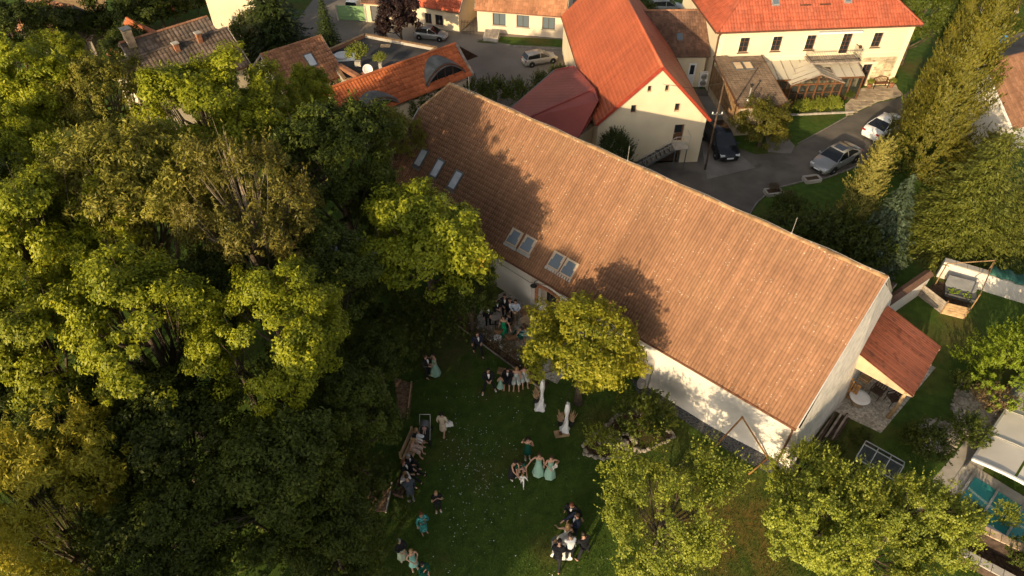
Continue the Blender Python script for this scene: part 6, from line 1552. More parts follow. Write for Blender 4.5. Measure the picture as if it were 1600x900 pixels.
def pool():
    A, B = Vector((25.31, 21.17, 0.90)), Vector((20.63, 16.82, 0.90)); d = (B-A).normalized(); n = Vector((-d.y, d.x, 0)); n = n if n.x > 0 else -n
    T = thing('pool_enclosure', 'pale sliding pool enclosure over turquoise water at the right edge', 'pool enclosure', (0,0,0))
    L = (B-A).length; A.z = B.z = 0
    for i in range(6):
        s0, s1 = -5.6+(L+5.6)*i/6, -5.6+(L+5.6)*(i+1)/6
        for k in range(3):
            x0, x1 = .05+1.6*k, 1.6*(k+1)-.05; z = lambda x: .8+.42*math.sin(min(x,4.8)/4.8*math.pi)
            mb = MB(); mb.slab([A+d*(s0+.04)+n*x0+Vector((0,0,z(x0))), A+d*(s1-.04)+n*x0+Vector((0,0,z(x0))), A+d*(s1-.04)+n*x1+Vector((0,0,z(x1))), A+d*(s0+.04)+n*x1+Vector((0,0,z(x1)))], .02); mb.build('panel', M['pool_sheet'], T)
        mb = MB(); mb.add([A+d*(s0+.03)+Vector((0,0,.1)), A+d*(s1-.03)+Vector((0,0,.1)), A+d*(s1-.03)+Vector((0,0,.78)), A+d*(s0+.03)+Vector((0,0,.78))], [(0,1,2,3)]); mb.build('side_panel', M['pool_sheet'], T)
        mb = MB(); pr = [A+d*s0+n*(4.8*k/8)+Vector((0,0,.82+.42*math.sin(k/8*math.pi))) for k in range(9)]
        for a, b in zip(pr[:-1], pr[1:]): mb.bar(a, b, .06, .06)
        mb.build('rib', M['pale_metal'], T)
    mb = MB(); mb.bar(A-d*5.6+Vector((0,0,.8)), B+Vector((0,0,.8)), .08, .08); mb.bar(A-d*5.6+Vector((0,0,.08)), B+Vector((0,0,.08)), .1, .1); mb.build('track', M['pale_metal'], T)
    mb = MB(); pr = [B+n*(4.8*k/8)+Vector((0,0,.82+.42*math.sin(k/8*math.pi))) for k in range(9)]
    for a, b in zip(pr[:-1], pr[1:]): mb.bar(a, b, .1, .14)
    mb.build('end_rib', M['white_paint'], T)
    # open end: water, coping and bars
    W = [B+d*.1+n*.5, B+d*2.2+n*.5, B+d*2.2+n*4.4, B+d*.1+n*4.4]
    sheet('pool_water', [(p.x,p.y) for p in W], .06, M['pool_water'])
    sheet('pool_deck', [(p.x,p.y) for p in (B-d*.5-n*.1, B+d*2.8-n*.1, B+d*2.8+n*5, B-d*.5+n*5)], .03, M['concrete'], thick=.03)
    for k in range(5):
        p = B+n*(.4+k*1.05); mb = MB(); mb.bar(p+Vector((0,0,.12)), p+d*2.2+Vector((0,0,.12)), .09, .05); mb.build('cover_bar', M['pale_metal'], T)
    mb = MB(); mb.bar(B+n*.35+d*2.25+Vector((0,0,.1)), B+n*4.6+d*2.25+Vector((0,0,.1)), .25, .1); mb.build('coping', M['white_paint'], T)
pool()
def pen():
    T = thing('garden_wall', 'old pale stained wall with tarpaulin behind the grill corner', 'wall', (0,0,0))
    a, b = Vector((25.14, 29.77, 0.00)), Vector((29.84, 27.10, 0.00)); d = (b-a).normalized(); n = Vector((d.y,-d.x,0)); h = 1.15
    mb = MB(); L = (b-a).length; q = [a, b, b-n*.3, a-n*.3]; mb.prism([(p.x,p.y) for p in q], 0, h); mb.build('wall', M['white_plaster'], T)
    for i in range(int(L/.6)):
        mb = MB(); p = a+d*(i*.6+.3); mb.bar(p-d*.29-n*.15+Vector((0,0,h+.04)), p+d*.29-n*.15+Vector((0,0,h+.04)), .42, .07); mb.build('coping_stone', M['concrete'], T)
    T2 = thing('green_tarpaulin', 'dark green tarpaulin thrown over the pale garden wall', 'tarpaulin', (0,0,0)); rg = random.Random(3); V = []; F = []; nx, ny = 16, 7
    for i in range(nx+1):
        for j in range(ny+1):
            t = j/ny; p = a+d*(L*.42+(L*.5)*i/nx)-n*(.9-1.05*t); V.append((p.x, p.y, h+.30+.07*math.sin(i*1.3)+rg.uniform(-.04,.05)-.5*max(0,t-.75)*4*.35-.25*(1-t)))
    for i in range(nx):
        for j in range(ny): F.append((i*(ny+1)+j, (i+1)*(ny+1)+j, (i+1)*(ny+1)+j+1, i*(ny+1)+j+1))
    o = MB().add(V, F).build('sheet', M['tarp_green'], T2, True); o.modifiers.new('thick', 'SOLIDIFY').thickness = .015
    # plank pen
    P = [Vector(p) for p in ((23.38, 28.14, 0.00), (24.05, 26.70, 0.00), (25.13, 26.25, 0.00), (27.37, 29.05, 0.00))]
    T3 = thing('plank_pen', 'grey plank pen with poles in front of the pale garden wall', 'pen', (0,0,0))
    for k, (p, q) in enumerate(zip(P[:-1], P[1:])):
        e = (q-p).normalized()
        if k < 2:
            for j in range(5):
                mb = MB(); mb.bar(p+Vector((0,0,.1+j*.17)), q+Vector((0,0,.1+j*.17)), .03, .155); mb.build('plank', M['grey_wood' if k == 0 else 'pale_wood'], T3)
    for p, h2 in ((P[0],1.0),(P[1],1.0),(P[2],1.9),(P[3],1.9),(Vector((24.55, 28.78, 0.00)),1.9)):
        mb = MB(); mb.tube([p, p+Vector((0,0,h2))], .035, 7); mb.build('pole', M['wood'], T3)
    for p, q in ((P[2],P[3]),(Vector((24.55, 28.78, 0.00)),P[3])):
        mb = MB(); mb.tube([p+Vector((0,0,1.9)), q+Vector((0,0,1.9))], .03, 7); mb.build('rail', M['wood'], T3)
    sheet('pen_floor', [(p.x,p.y) for p in P+[Vector((24.94, 29.32, 0.00))]], .012, M['bark_soil'])
    T4 = thing('planted_trough', 'dark metal trough with plants inside the plank pen', 'trough', (*(25.44, 27.82), .0), -25)
    mb = MB(); mb.add([(-.7,-.3,.25),(.7,-.3,.25),(.7,.3,.25),(-.7,.3,.25),(-.8,-.4,.6),(.8,-.4,.6),(.8,.4,.6),(-.8,.4,.6),(-.7,-.32,.5),(.7,-.32,.5),(.7,.32,.5),(-.7,.32,.5)], [(0,3,2,1),(0,1,5,4),(1,2,6,5),(2,3,7,6),(3,0,4,7),(8,9,10,11),(4,5,9,8),(5,6,10,9),(6,7,11,10),(7,4,8,11)]); mb.build('tray', M['grey_metal'], T4)
    mb = MB(); mb.add([(-.8,.4,.6),(.8,.4,.6),(.75,.75,1.0),(-.75,.75,1.0),(-.8,.43,.6),(.8,.43,.6),(.75,.78,1.0),(-.75,.78,1.0)], [(0,1,2,3),(7,6,5,4),(0,4,5,1),(2,6,7,3)]); mb.build('lid', M['grey_metal'], T4)
    for x in (-.6,.6):
        for y in (-.25,.25):
            mb = MB(); mb.bar((x,y,0),(x,y,.3), .05); mb.build('leg', M['black_iron'], T4)
    mb = MB()
    for i in range(30): mb.ball((rg.uniform(-.6,.6), rg.uniform(-.26,.26), .54), .06, 5, 4, .8, .2, rg)
    o = mb.build('plants', LEAF['lime'], T4); o['kind'] = 'stuff'
    # tile-capped white wall running on from the barn's far corner
    T5 = thing('capped_wall', 'white wall with brown tile cap running on behind the barn gable', 'wall', (0,0,0))
    a, b = Vector((21.86, 27.31, 0.00)), Vector((23.67, 28.14, 0.00)); c0, c1 = Vector(frame_pt(*BA, .1, 10.9)), Vector((23.69, 28.35, 0.00)); d = (c1-c0).normalized(); n = Vector((d.y,-d.x,0))
    mb = MB(); mb.prism([(p.x,p.y) for p in (c0, c1, c1-n*.3, c0-n*.3)], 0, 1.45); mb.build('wall', M['white_plaster'], T5)
    m_ = int((c1-c0).length/.28)
    for i in range(m_):
        for s in (0,1):
            p = c0+d*(i*.28+.02)-n*.15; q = p+d*.26; e = -n*.27 if s else n*.27
            mb = MB(); mb.slab([p+Vector((0,0,1.66)), q+Vector((0,0,1.66)), q+e+Vector((0,0,1.5)), p+e+Vector((0,0,1.5))], .03); mb.build('cap_tile', M['brown_tile'], T5)
    # low shed roof behind the ridge end
    T6, sl = house('low brown tiled shed half hidden behind the barn ridge end', frame_pt(*BA, -6.2, 11.35), -41.4, 6.0, 1.7, 1.7, 2.2, 'brown_tile', 'white_plaster', seed=140, name='shed', cat='shed')
pen()
def lower_wall():
    T = thing('retaining_wall', 'dark brick garden wall with pale ledges in the lower right corner', 'wall', (0,0,0))
    for k, (a, b, z, m) in enumerate((((18.20, 12.77, 0.00), (20.53, 11.03, 0.00), .5, 'concrete'), ((18.89, 13.77, 0.00), (21.43, 12.05, 0.00), .9, 'rust_wood'))):
        a, b = Vector(a), Vector(b); d = (b-a).normalized(); n = int((b-a).length/.42); mb = MB(); mb.bar(a+Vector((0,0,z/2)), b+Vector((0,0,z/2)), .3, z); mb.build('wall', M['dark_wood'], T)
        for i in range(n):
            mb = MB(); p = a+d*(i*.42+.2); mb.bar(p-d*.2+Vector((0,0,z+.03)), p+d*.2+Vector((0,0,z+.03)), .38, .06); mb.build('coping_stone', M['stone_warm' if k else 'concrete'], T)
lower_wall()
sheet('soil_bed', [(18.83, 13.66), (21.35, 11.92), (20.53, 11.03), (18.23, 12.82)], .02, M['bark_soil'])
# planters at the drive, terrace at the villa door
for p, lab in (((20.90, 39.64), 'low stone planter at the kerb by the silver sedan'), ((17.80, 38.13), 'low stone planter at the drive bend')):
    T = thing('stone_planter', lab, 'planter', (*p, 0), 12)
    for a, b in (((-.55,-.3),(.55,-.3)),((.55,-.3),(.55,.3)),((.55,.3),(-.55,.3)),((-.55,.3),(-.55,-.3))):
        mb = MB(); mb.bar((*a,.12),(*b,.12), .12, .24); mb.build('slab', M['concrete'], T)
    mb = MB(); mb.box(-.5,.5,-.25,.25,.0,.16); mb.build('soil', M['bark_soil'], T)
def flagstones():
    base = sheet('stone_terrace', [(26.42, 48.41), (29.86, 50.77), (32.14, 51.73), (32.53, 53.73), (29.30, 53.05), (26.92, 50.14)], .02, M['stone_wall'], thick=.02)
    rg = random.Random(8); P = [(26.69, 48.61), (29.94, 50.98), (32.08, 51.84), (32.38, 53.50), (29.27, 52.83), (27.17, 50.24)]
    xs = [p[0] for p in P]; ys = [p[1] for p in P]; y = min(ys)
    while y < max(ys):
        h = rg.uniform(.35,.6); x = min(xs)+rg.uniform(-.3,0)
        while x < max(xs):
            w_ = rg.uniform(.4,.85)
            if inpoly((x+w_/2, y+h/2), P):
                j = lambda: rg.uniform(-.05,.05)
                mb = MB(); mb.prism([(x+.02+j(),y+.02+j()),(x+w_-.02+j(),y+.02+j()),(x+w_-.02+j(),y+h-.02+j()),(x+.02+j(),y+h-.02+j())], .0, .045+rg.uniform(0,.012)); mb.build('flagstone', M['flag'], base)
            x += w_
        y += h
flagstones()
def villa_bench():
    T = thing('garden_bench', 'dark curved-back garden bench against the stone villa corner', 'bench', frame_pt(*VO, 14.9, -.05, .04), 5)
    for i in range(4):
        mb = MB(); mb.box(-.65,.65,-.35+i*.1,-.27+i*.1,.42,.45); mb.build('slat', M['oak_frame'], T)
    mb = MB(); pr = [(-.65+1.3*i/10, .08, .72+.2*math.sin(math.pi*i/10)) for i in range(11)]; mb.tube(pr, .03, 6); mb.build('top_rail', M['oak_frame'], T)
    for i in range(1,10):
        mb = MB(); mb.bar((-.65+1.3*i/10,.08,.45),(-.65+1.3*i/10,.08,.72+.2*math.sin(math.pi*i/10)), .03); mb.build('back_slat', M['oak_frame'], T)
    for x in (-.6,.6):
        mb = MB(); mb.bar((x,-.3,0),(x,-.3,.62), .06); mb.build('leg', M['black_iron'], T); mb = MB(); mb.bar((x,.06,0),(x,.08,.72), .06); mb.build('leg', M['black_iron'], T); mb = MB(); mb.bar((x,-.34,.63),(x,.08,.63), .06, .04); mb.build('armrest', M['oak_frame'], T)
    for x, lab in ((13.95, 'clay pot with green plant left of the villa bench'), (15.9, 'clay pot with plant right of the villa bench')):
        T = thing('potted_plant', lab, 'plant', frame_pt(*VO, x, -.2, .04), 0)
        mb = MB(); mb.lathe([(.13,0),(.2,.3),(.21,.34),(.17,.34),(.02,.3)], (0,0,0), 12); mb.build('pot', M['brick'], T, True)
        inst('foliage', PROTO['shrub_olive'][0], T, (0,0,.5), (0,0,0), .26)
villa_bench()
T = thing('flower_edging', 'pale stone edging of the flower strip below the conservatory', 'edging', (*(21.69, 48.51), 0), 5)
for i in range(15):
    mb = MB(); mb.box(i*.37,i*.37+.34,-.06,.06,0,.13+rg_.uniform(0,.03)); mb.build('edge_stone', M['concrete'], T)
sheet('annex_path', [(20.69, 46.10), (21.08, 44.10), (20.48, 43.06), (18.84, 43.23), (19.40, 46.19)], .012, M['paving'])
# barrels and table far off
for i, (p, lab) in enumerate((((45.14, 62.32), 'left blue barrel in the garden beyond the tall thuja'), ((45.52, 61.76), 'right blue barrel in the garden beyond the tall thuja'))):
    T = thing('blue_barrel', lab, 'barrel', (*p, 0)); mb = MB(); mb.lathe([(.27,0),(.31,.08),(.33,.45),(.31,.82),(.27,.9)], (0,0,0), 14); mb.build('body', M['tarp_blue'], T, True); mb = MB(); mb.lathe([(.29,.9),(.29,.94),(.1,.95)], (0,0,0), 14); mb.build('lid', M['black_iron'], T)
T = thing('garden_table', 'dark garden table in the far back garden at the top', 'table', (*(-33.90, 69.58), 0), 20)
mb = MB(); mb.box(-.9,.9,-.5,.5,.7,.75); mb.build('table_top', M['grey_metal'], T)
for x in (-.8,.8):
    for y in (-.4,.4):
        mb = MB(); mb.bar((x,y,0),(x,y,.7), .06); mb.build('leg', M['grey_metal'], T)
for p, lab in (((-34.93, 69.91), 'white garden chair left of the far garden table'), ((-33.96, 68.29), 'red garden chair before the far garden table')):
    T = thing('garden_chair', lab, 'chair', (*p, 0), 0); m_ = M['white_paint'] if 'white' in lab else M['red_tile']
    mb = MB(); mb.box(-.24,.24,-.24,.24,.42,.46); mb.build('seat', m_, T); mb = MB(); mb.box(-.24,.24,.2,.24,.46,.95); mb.build('backrest', m_, T)
    for x in (-.2,.2):
        for y in (-.2,.2):
            mb = MB(); mb.bar((x,y,0),(x,y,.42), .04); mb.build('leg', m_, T)

# ================================================================ cars
def paint(name, c, metal=.35, rough=.28):
    return mat('paint_'+name, c, rough, .03, 1.0, metal=metal, spec=.6)
def car(label, loc, rz, col, kind='sedan', sc=1.0, roofglass=False):
    T = thing('car', label, 'car', (loc[0], loc[1], .005), rz, 'parked cars'); T.scale = (sc, sc, sc)
    pm = col
    if kind == 'sedan':
        low = [(-2.34,.60,.66),(-2.28,.86,.76),(-2.0,.99,.82),(-1.45,1.0,.88),(-.6,.97,.90),(.6,.95,.90),(1.15,.93,.88),(1.75,.84,.84),(2.15,.70,.76),(2.36,.52,.62)]
        gh = [(-1.85,.98,.78),(-.95,1.36,.60),(-.2,1.44,.60),(.35,1.41,.60),(1.15,.94,.78)]
    elif kind == 'estate':
        low = [(-2.15,.60,.70),(-2.12,.92,.78),(-1.9,1.0,.84),(-1.2,1.0,.88),(-.4,.99,.89),(.6,.97,.89),(1.1,.95,.87),(1.6,.88,.84),(2.0,.72,.76),(2.15,.55,.64)]
        gh = [(-2.08,.98,.76),(-1.75,1.46,.62),(-.6,1.55,.63),(.2,1.50,.62),(1.15,.95,.78)]
    else:
        low = [(-2.5,.60,.82),(-2.48,1.2,.90),(-2.0,1.22,.92),(-1,1.22,.92),(.5,1.2,.92),(1.3,1.15,.90),(1.7,1.05,.88),(2.3,.85,.82),(2.5,.6,.74)]
        gh = [(-2.46,1.2,.86),(-2.4,2.05,.78),(-.6,2.12,.78),(1.0,2.05,.76),(1.9,1.05,.82)]
    sz = .24
    V = []; F = []
    for x, z, hw in low:
        sec = [(hw*.90, sz),(hw, sz+.16),(hw*1.0, (sz+z)*.5+.06),(hw*.97, z-.07),(hw*.88, z),(0, z+.025)]
        V += [(x, y, zz) for y, zz in sec] + [(x, -y, zz) for y, zz in sec[-2::-1]]
    k = 11
    for i in range(len(low)-1):
        for j in range(k-1): F.append((i*k+j, i*k+j+1, (i+1)*k+j+1, (i+1)*k+j))
        F.append((i*k+k-1, i*k, (i+1)*k, (i+1)*k+k-1))
    F.append(tuple(range(k))); F.append(tuple((len(low)-1)*k+j for j in range(k-1, -1, -1)))
    body = MB().add(V, F).build('body', pm, T, True)
    bmx = bmesh.new(); bmx.from_mesh(body.data); bmesh.ops.recalc_face_normals(bmx, faces=bmx.faces); bmx.to_mesh(body.data); bmx.free()
    g = [[(x, hw, z), (x, -hw, z)] for x, z, hw in gh]
    belt = lambda x: np.interp(x, [l[0] for l in low], [l[1] for l in low]) - .02
    bw = lambda x: np.interp(x, [l[0] for l in low], [l[2] for l in low])*.9
    def gpart(name, P, m):
        mb = MB(); mb.add(P, [tuple(range(len(P)))]); o = mb.build(name, m, T); o.modifiers.new('thick', 'SOLIDIFY').thickness = .02; return o
    gpart('rear_window', [g[0][0], g[0][1], g[1][1], g[1][0]], M['car_glass'])
    gpart('windscreen', [g[3][0], g[3][1], g[4][1], g[4][0]], M['car_glass'])
    mb = MB(); mb.add([g[1][0], g[1][1], g[2][1], g[2][0], g[3][1], g[3][0]], [(0,1,2,3),(3,2,4,5)]); o = mb.build('roof', pm, T, True); o.modifiers.new('thick', 'SOLIDIFY').thickness = .05
    if roofglass:
        p = [(-.5,.4,1.455),(-.5,-.4,1.455),(.2,-.4,1.45),(.2,.4,1.45)]; mb = MB(); mb.slab(p, .02); mb.build('sunroof', M['car_glass'], T)
    for s in (0, 1):
        sg = 1 if s == 0 else -1
        low_pts = lambda x: (x, sg*bw(x), belt(x))
        xs = [gh[0][0]+.18, -.12*1, gh[4][0]-.1]
        mid = -.2 if kind != 'van' else .1
        tops = [(gh[1][0]+.02, g[1][s][1], gh[1][1]-.04), (mid, g[2][s][1], gh[2][1]-.05), (gh[3][0], g[3][s][1], gh[3][1]-.05)]
        gpart('side_window', [low_pts(gh[0][0]+.28), low_pts(mid-.05), (mid-.05, tops[1][1], tops[1][2]), tops[0]], M['car_glass'] if kind != 'van' else pm)
        gpart('side_window', [low_pts(mid+.05), low_pts(gh[4][0]-.05), tops[2], (mid+.05, tops[1][1], tops[1][2])], M['car_glass'])
        mb = MB(); mb.bar(low_pts(mid), (mid, tops[1][1], tops[1][2]), .1, .05); mb.bar(low_pts(gh[4][0]), tops[2], .06, .06); mb.bar(low_pts(gh[0][0]+.1), tops[0], .1, .06); mb.bar(tops[0], tops[1], .05); mb.bar(tops[1], tops[2], .05); mb.build('pillar', pm, T)
        mb = MB(); mb.ball((gh[4][0]-.2, sg*(bw(.9)+.14), belt(.9)+.08), .1, 8, 6, .7); mb.build('mirror', pm, T, True)
        fx, fw = low[-2][0], low[-2][2]; rx, rw = low[1][0], low[1][2]
        mb = MB(); mb.box(fx-.12, fx+.1, sg*fw*.55 if sg > 0 else -fw*.98, sg*fw*.98 if sg > 0 else -fw*.55, low[-2][1]-.14, low[-2][1]-.005); mb.build('headlight', M['lamp_clear'], T)
        mb = MB(); mb.box(rx-.045, rx+.1, sg*rw*.6 if sg > 0 else -rw*1.0, sg*rw*1.0 if sg > 0 else -rw*.6, low[1][1]-.16, low[1][1]-.02); mb.build('tail_light', M['lamp_red'], T)
        for x in ((-1.38,1.42) if kind != 'van' else (-1.6,1.6)):
            w_ = MB(); w_.lathe([(.2,-.11),(.31,-.11),(.33,-.06),(.33,.06),(.31,.11),(.2,.11)], (0,0,0), 20); wo = w_.build('wheel', M['black_rubber'], T); wo.rotation_euler = (R(90),0,0); wo.location = (x, sg*.80, .33)
            r_ = MB(); r_.lathe([(.2,-.09),(.2,.09),(.06,.115),(.05,.13)], (0,0,0), 10); ro = r_.build('rim', M['pale_metal'], wo); ro.rotation_euler = (0, 0 if sg < 0 else R(180), 0)
            a_ = MB(); a_.lathe([(.38,-.02),(.38,.02)], (0,0,0), 18); ao = a_.build('wheel_arch', M['black_iron'], T); ao.rotation_euler = (R(90),0,0); ao.location = (x, sg*.885, .36)
    mb = MB(); mb.box(low[0][0]-.03, low[0][0]+.1, -.62, .62, .3, .52); mb.build('rear_bumper', pm, T)
    mb = MB(); mb.box(low[0][0]-.05, low[0][0]+.05, -.26, .26, .60, .71); mb.build('number_plate', M['plate'], T)
    mb = MB(); mb.box(low[-1][0]-.1, low[-1][0]+.03, -.45, .45, .28, .45); mb.build('grille', M['black_iron'], T)
    mb = MB(); mb.box(low[-1][0]-.02, low[-1][0]+.045, -.26, .26, .42, .52); mb.build('number_plate', M['plate'], T)
    return T
SIL = paint('silver', (.30,.30,.29)); WHT = paint('white', (.80,.79,.75), .0, .25); BLK = paint('black', (.015,.017,.022), .2, .2); GRY = paint('champagne', (.42,.39,.34))
car('silver sedan with black roof glass parked by the golden conifer', (23.17, 41.71), 216, SIL, 'sedan', .92, True)
car('white sedan seen from behind beside the tall thuja', (28.49, 46.10), 36, WHT, 'sedan', .92)
car('dark car half hidden under the tall thuja', (27.61, 42.55), 216, BLK, 'sedan', .95)
car('black car tucked beside the orange-red barn corner', (15.37, 43.75), 277, BLK, 'estate', .95)
car('silver estate car parked on the street below the peach house', (2.45, 57.80), 22, GRY, 'estate', .72)
car('silver hatchback parked in front of the white street house', (-7.61, 62.88), -14, SIL, 'estate', .72)
car('white van behind the green sheet metal gate', (-15.59, 69.58), 80, WHT, 'van', .7)
car('pale grey car at the top edge behind the brown link building', (15.53, 69.25), 0, SIL, 'estate', .8)


# ================================================================ people
SKIN = [mat('skin_a', (.52,.30,.20), .55, .05, 8), mat('skin_b', (.44,.24,.15), .55, .05, 8)]
CL = {}
def cloth(name, c, var=.08, scale=4, patch=None):
    return mat('cloth_'+name, c, .9, var, scale, patch=patch, bump=.15, bscale=30)
CL.update(black=cloth('black', (.014,.014,.016)), navy=cloth('navy', (.022,.028,.048)), charcoal=cloth('charcoal', (.05,.055,.062)), slate=cloth('slate', (.075,.085,.10)),
          white=cloth('white', (.78,.77,.74)), blue=cloth('pale_blue', (.42,.48,.56)), khaki=cloth('khaki', (.22,.155,.09)), emerald=cloth('emerald', (.006,.25,.10)), forest=cloth('forest', (.006,.075,.048)),
          mint=cloth('mint', (.27,.44,.34)), aqua=cloth('aqua', (.25,.50,.43)), sage=cloth('sage', (.30,.36,.26)), cream=cloth('cream', (.62,.50,.36)), blush=cloth('blush', (.55,.34,.26)),
          teal=cloth('teal_print', (.02,.16,.15), .1, 5, ((.10,.40,.36), 9, .5, .6)), floral=cloth('floral_print', (.34,.42,.38), .1, 5, ((.62,.56,.50), 10, .48, .58)), pinkfloral=cloth('pink_print', (.55,.38,.30), .1, 5, ((.35,.28,.22), 12, .5, .6)),
          grey=cloth('grey', (.20,.21,.21)), ivory=cloth('ivory', (.80,.76,.68)))
HAIRM = dict(dark=mat('hair_dark', (.018,.011,.008), .55, .2, 20), brown=mat('hair_brown', (.06,.032,.016), .55, .2, 20), blond=mat('hair_blond', (.36,.21,.09), .55, .2, 20), grey=mat('hair_grey', (.28,.26,.24), .6, .2, 20), red=mat('hair_red', (.15,.05,.02), .55, .2, 20))

def rotx(p, a, c):
    y, z = p[1]-c[1], p[2]-c[2]; return Vector((p[0], c[1]+y*math.cos(a)-z*math.sin(a), c[2]+y*math.sin(a)+z*math.cos(a)))
def skeleton(pose, arms, bend, f):
    """joint positions for a 1.75 m figure facing +y"""
    J = dict(pel=(0,0,.95), spi=(0,-.01,1.10), che=(0,-.005,1.30), nek=(0,-.01,1.47), hb=(0,.005,1.55), hd=(0,.015,1.635), top=(0,.005,1.71))
    for s, n in ((-1,'L'),(1,'R')):
        J['hip'+n] = (s*.095,0,.92); J['kne'+n] = (s*.10,.02,.50); J['ank'+n] = (s*.10,-.01,.09); J['toe'+n] = (s*.12,.15,.035)
        J['sho'+n] = (s*.185,-.01,1.41)
        a = arms[0 if s < 0 else 1]
        E, Wv = {'down': ((.235,-.02,1.13),(.25,.06,.88)), 'front': ((.25,.03,1.14),(.09,.24,1.10)), 'up': ((.33,.08,1.52),(.26,.14,1.78)), 'face': ((.25,.14,1.17),(.10,.22,1.44)),
                 'out': ((.36,.05,1.18),(.48,.20,1.05)), 'lap': ((.26,.06,1.13),(.14,.32,1.02)), 'reach': ((.24,.22,1.22),(.20,.48,1.12)), 'hip': ((.40,-.06,1.16),(.19,.04,.98)), 'low': ((.22,.16,1.14),(.16,.34,.92)), 'swing': ((.23,-.14,1.15),(.24,-.12,.92))}[a]
        J['elb'+n] = (s*E[0],E[1],E[2]); J['wri'+n] = (s*Wv[0],Wv[1],Wv[2])
    J = {k: Vector(v) for k, v in J.items()}
    if pose == 'walk':
        J['kneL'] += Vector((0,.20,.02)); J['ankL'] += Vector((0,.30,.0)); J['toeL'] += Vector((0,.30,.03)); J['kneR'] += Vector((0,-.08,0)); J['ankR'] += Vector((0,-.34,.06)); J['toeR'] += Vector((0,-.33,0))
    if pose == 'wide':
        for s, n in ((-1,'L'),(1,'R')):
            for q, k in (('kne',.10),('ank',.2),('toe',.22)): J[q+n] += Vector((s*k,.05*s,0))
    up = ['spi','che','nek','hb','hd','top','shoL','shoR','elbL','elbR','wriL','wriR']
    if pose in ('sit','sprawl','crouch'):
        dz = {'sit': -.43, 'sprawl': -.43, 'crouch': -.52}[pose]
        for k in up+['pel','hipL','hipR']: J[k] = J[k]+Vector((0,0,dz))
        for s, n in ((-1,'L'),(1,'R')):
            if pose == 'sit': J['kne'+n] = Vector((s*.13,.44,.52)); J['ank'+n] = Vector((s*.13,.46,.09)); J['toe'+n] = Vector((s*.14,.62,.035))
            elif pose == 'sprawl': J['kne'+n] = Vector((s*.16,.45,.50)); J['ank'+n] = Vector((s*.2,.78,.16)); J['toe'+n] = Vector((s*.22,.86,.26))
            else: J['kne'+n] = Vector((s*.2,.36,.50 if s < 0 else .30)); J['ank'+n] = Vector((s*.16,.06 if s < 0 else -.22,.09)); J['toe'+n] = Vector((s*.18,.2 if s < 0 else -.08,.035))
    if bend:
        c = J['pel'].copy()
        for k in up: J[k] = rotx(J[k], -R(bend), c)
    return J
def skin_obj(name, verts, edges, rad, root, m, parent, sub=1):
    me = bpy.data.meshes.new(name); me.from_pydata([tuple(v) for v in verts], edges, []); me.update(); me.materials.append(m)
    o = bpy.data.objects.new(name, me); COL.objects.link(o); o.parent = parent
    sm = o.modifiers.new('skin', 'SKIN'); sm.use_smooth_shade = True; sm.branch_smoothing = .3
    sv = me.skin_vertices[0].data
    for i, r in enumerate(rad): sv[i].radius = r if isinstance(r, tuple) else (r, r); sv[i].use_root = (i == root)
    ss = o.modifiers.new('smooth', 'SUBSURF'); ss.levels = sub; ss.render_levels = sub
    return o
class Chain:
    def __init__(s): s.v = []; s.e = []; s.r = []
    def add(s, p, r, prev=None):
        s.v.append(Vector(p)); s.r.append(r); i = len(s.v)-1
        if prev is not None: s.e.append((prev, i))
        return i
_hair = {}
def hair_mesh(kind):
    if kind in _hair: return _hair[kind]
    mb = MB(); n = 12; V = []; F = []
    rows = {'short': [(.4,.0),(1.5,.0)], 'long': None, 'bun': None, 'bald': None}
    m_ = 7; t1 = {'short': 1.75, 'bun': 1.7, 'long': 1.9, 'bald': 1.0}[kind]
    for j in range(m_+1):
        t = t1*j/m_
        for i in range(n):
            a = 2*math.pi*i/n; fr = max(0, math.sin(a)); r = .098; tt = t*(1-.42*fr)
            x, y, z = r*.9*math.sin(tt)*math.cos(a), r*1.08*math.sin(tt)*math.sin(a)-.012, r*1.12*math.cos(tt)
            V.append((x, y, z))
    for j in range(m_):
        for i in range(n): F.append((j*n+i, j*n+(i+1)%n, (j+1)*n+(i+1)%n, (j+1)*n+i))
    mb.add(V, F)
    if kind == 'long':
        V = []; F = []
        for j in range(6):
            z = .05-.08*j; w_ = .095+.012*j-.004*j*j
            for i in range(9):
                a = math.pi+math.pi*i/8; V.append((w_*math.cos(a), .085*math.sin(a)*(1+.05*j)-.02, z))
        for j in range(5):
            for i in range(8): F.append((j*9+i, j*9+i+1, (j+1)*9+i+1, (j+1)*9+i))
        mb.add(V, F)
    if kind == 'bun': mb.ball((0,-.11,.03), .05, 8, 6)
    me = mb.mesh('hair'); me.polygons.foreach_set('use_smooth', [True]*len(me.polygons)); _hair[kind] = me; return me
fm = MB()
for x in (-.032,.032): fm.ball((x,.086,.0), .012, 6, 4)
fm.box(-.022,.022,.082,.092,-.058,-.05)
FACE = meshmat(fm, 'facial_features', mat('eye_dark', (.05,.025,.02), .4))
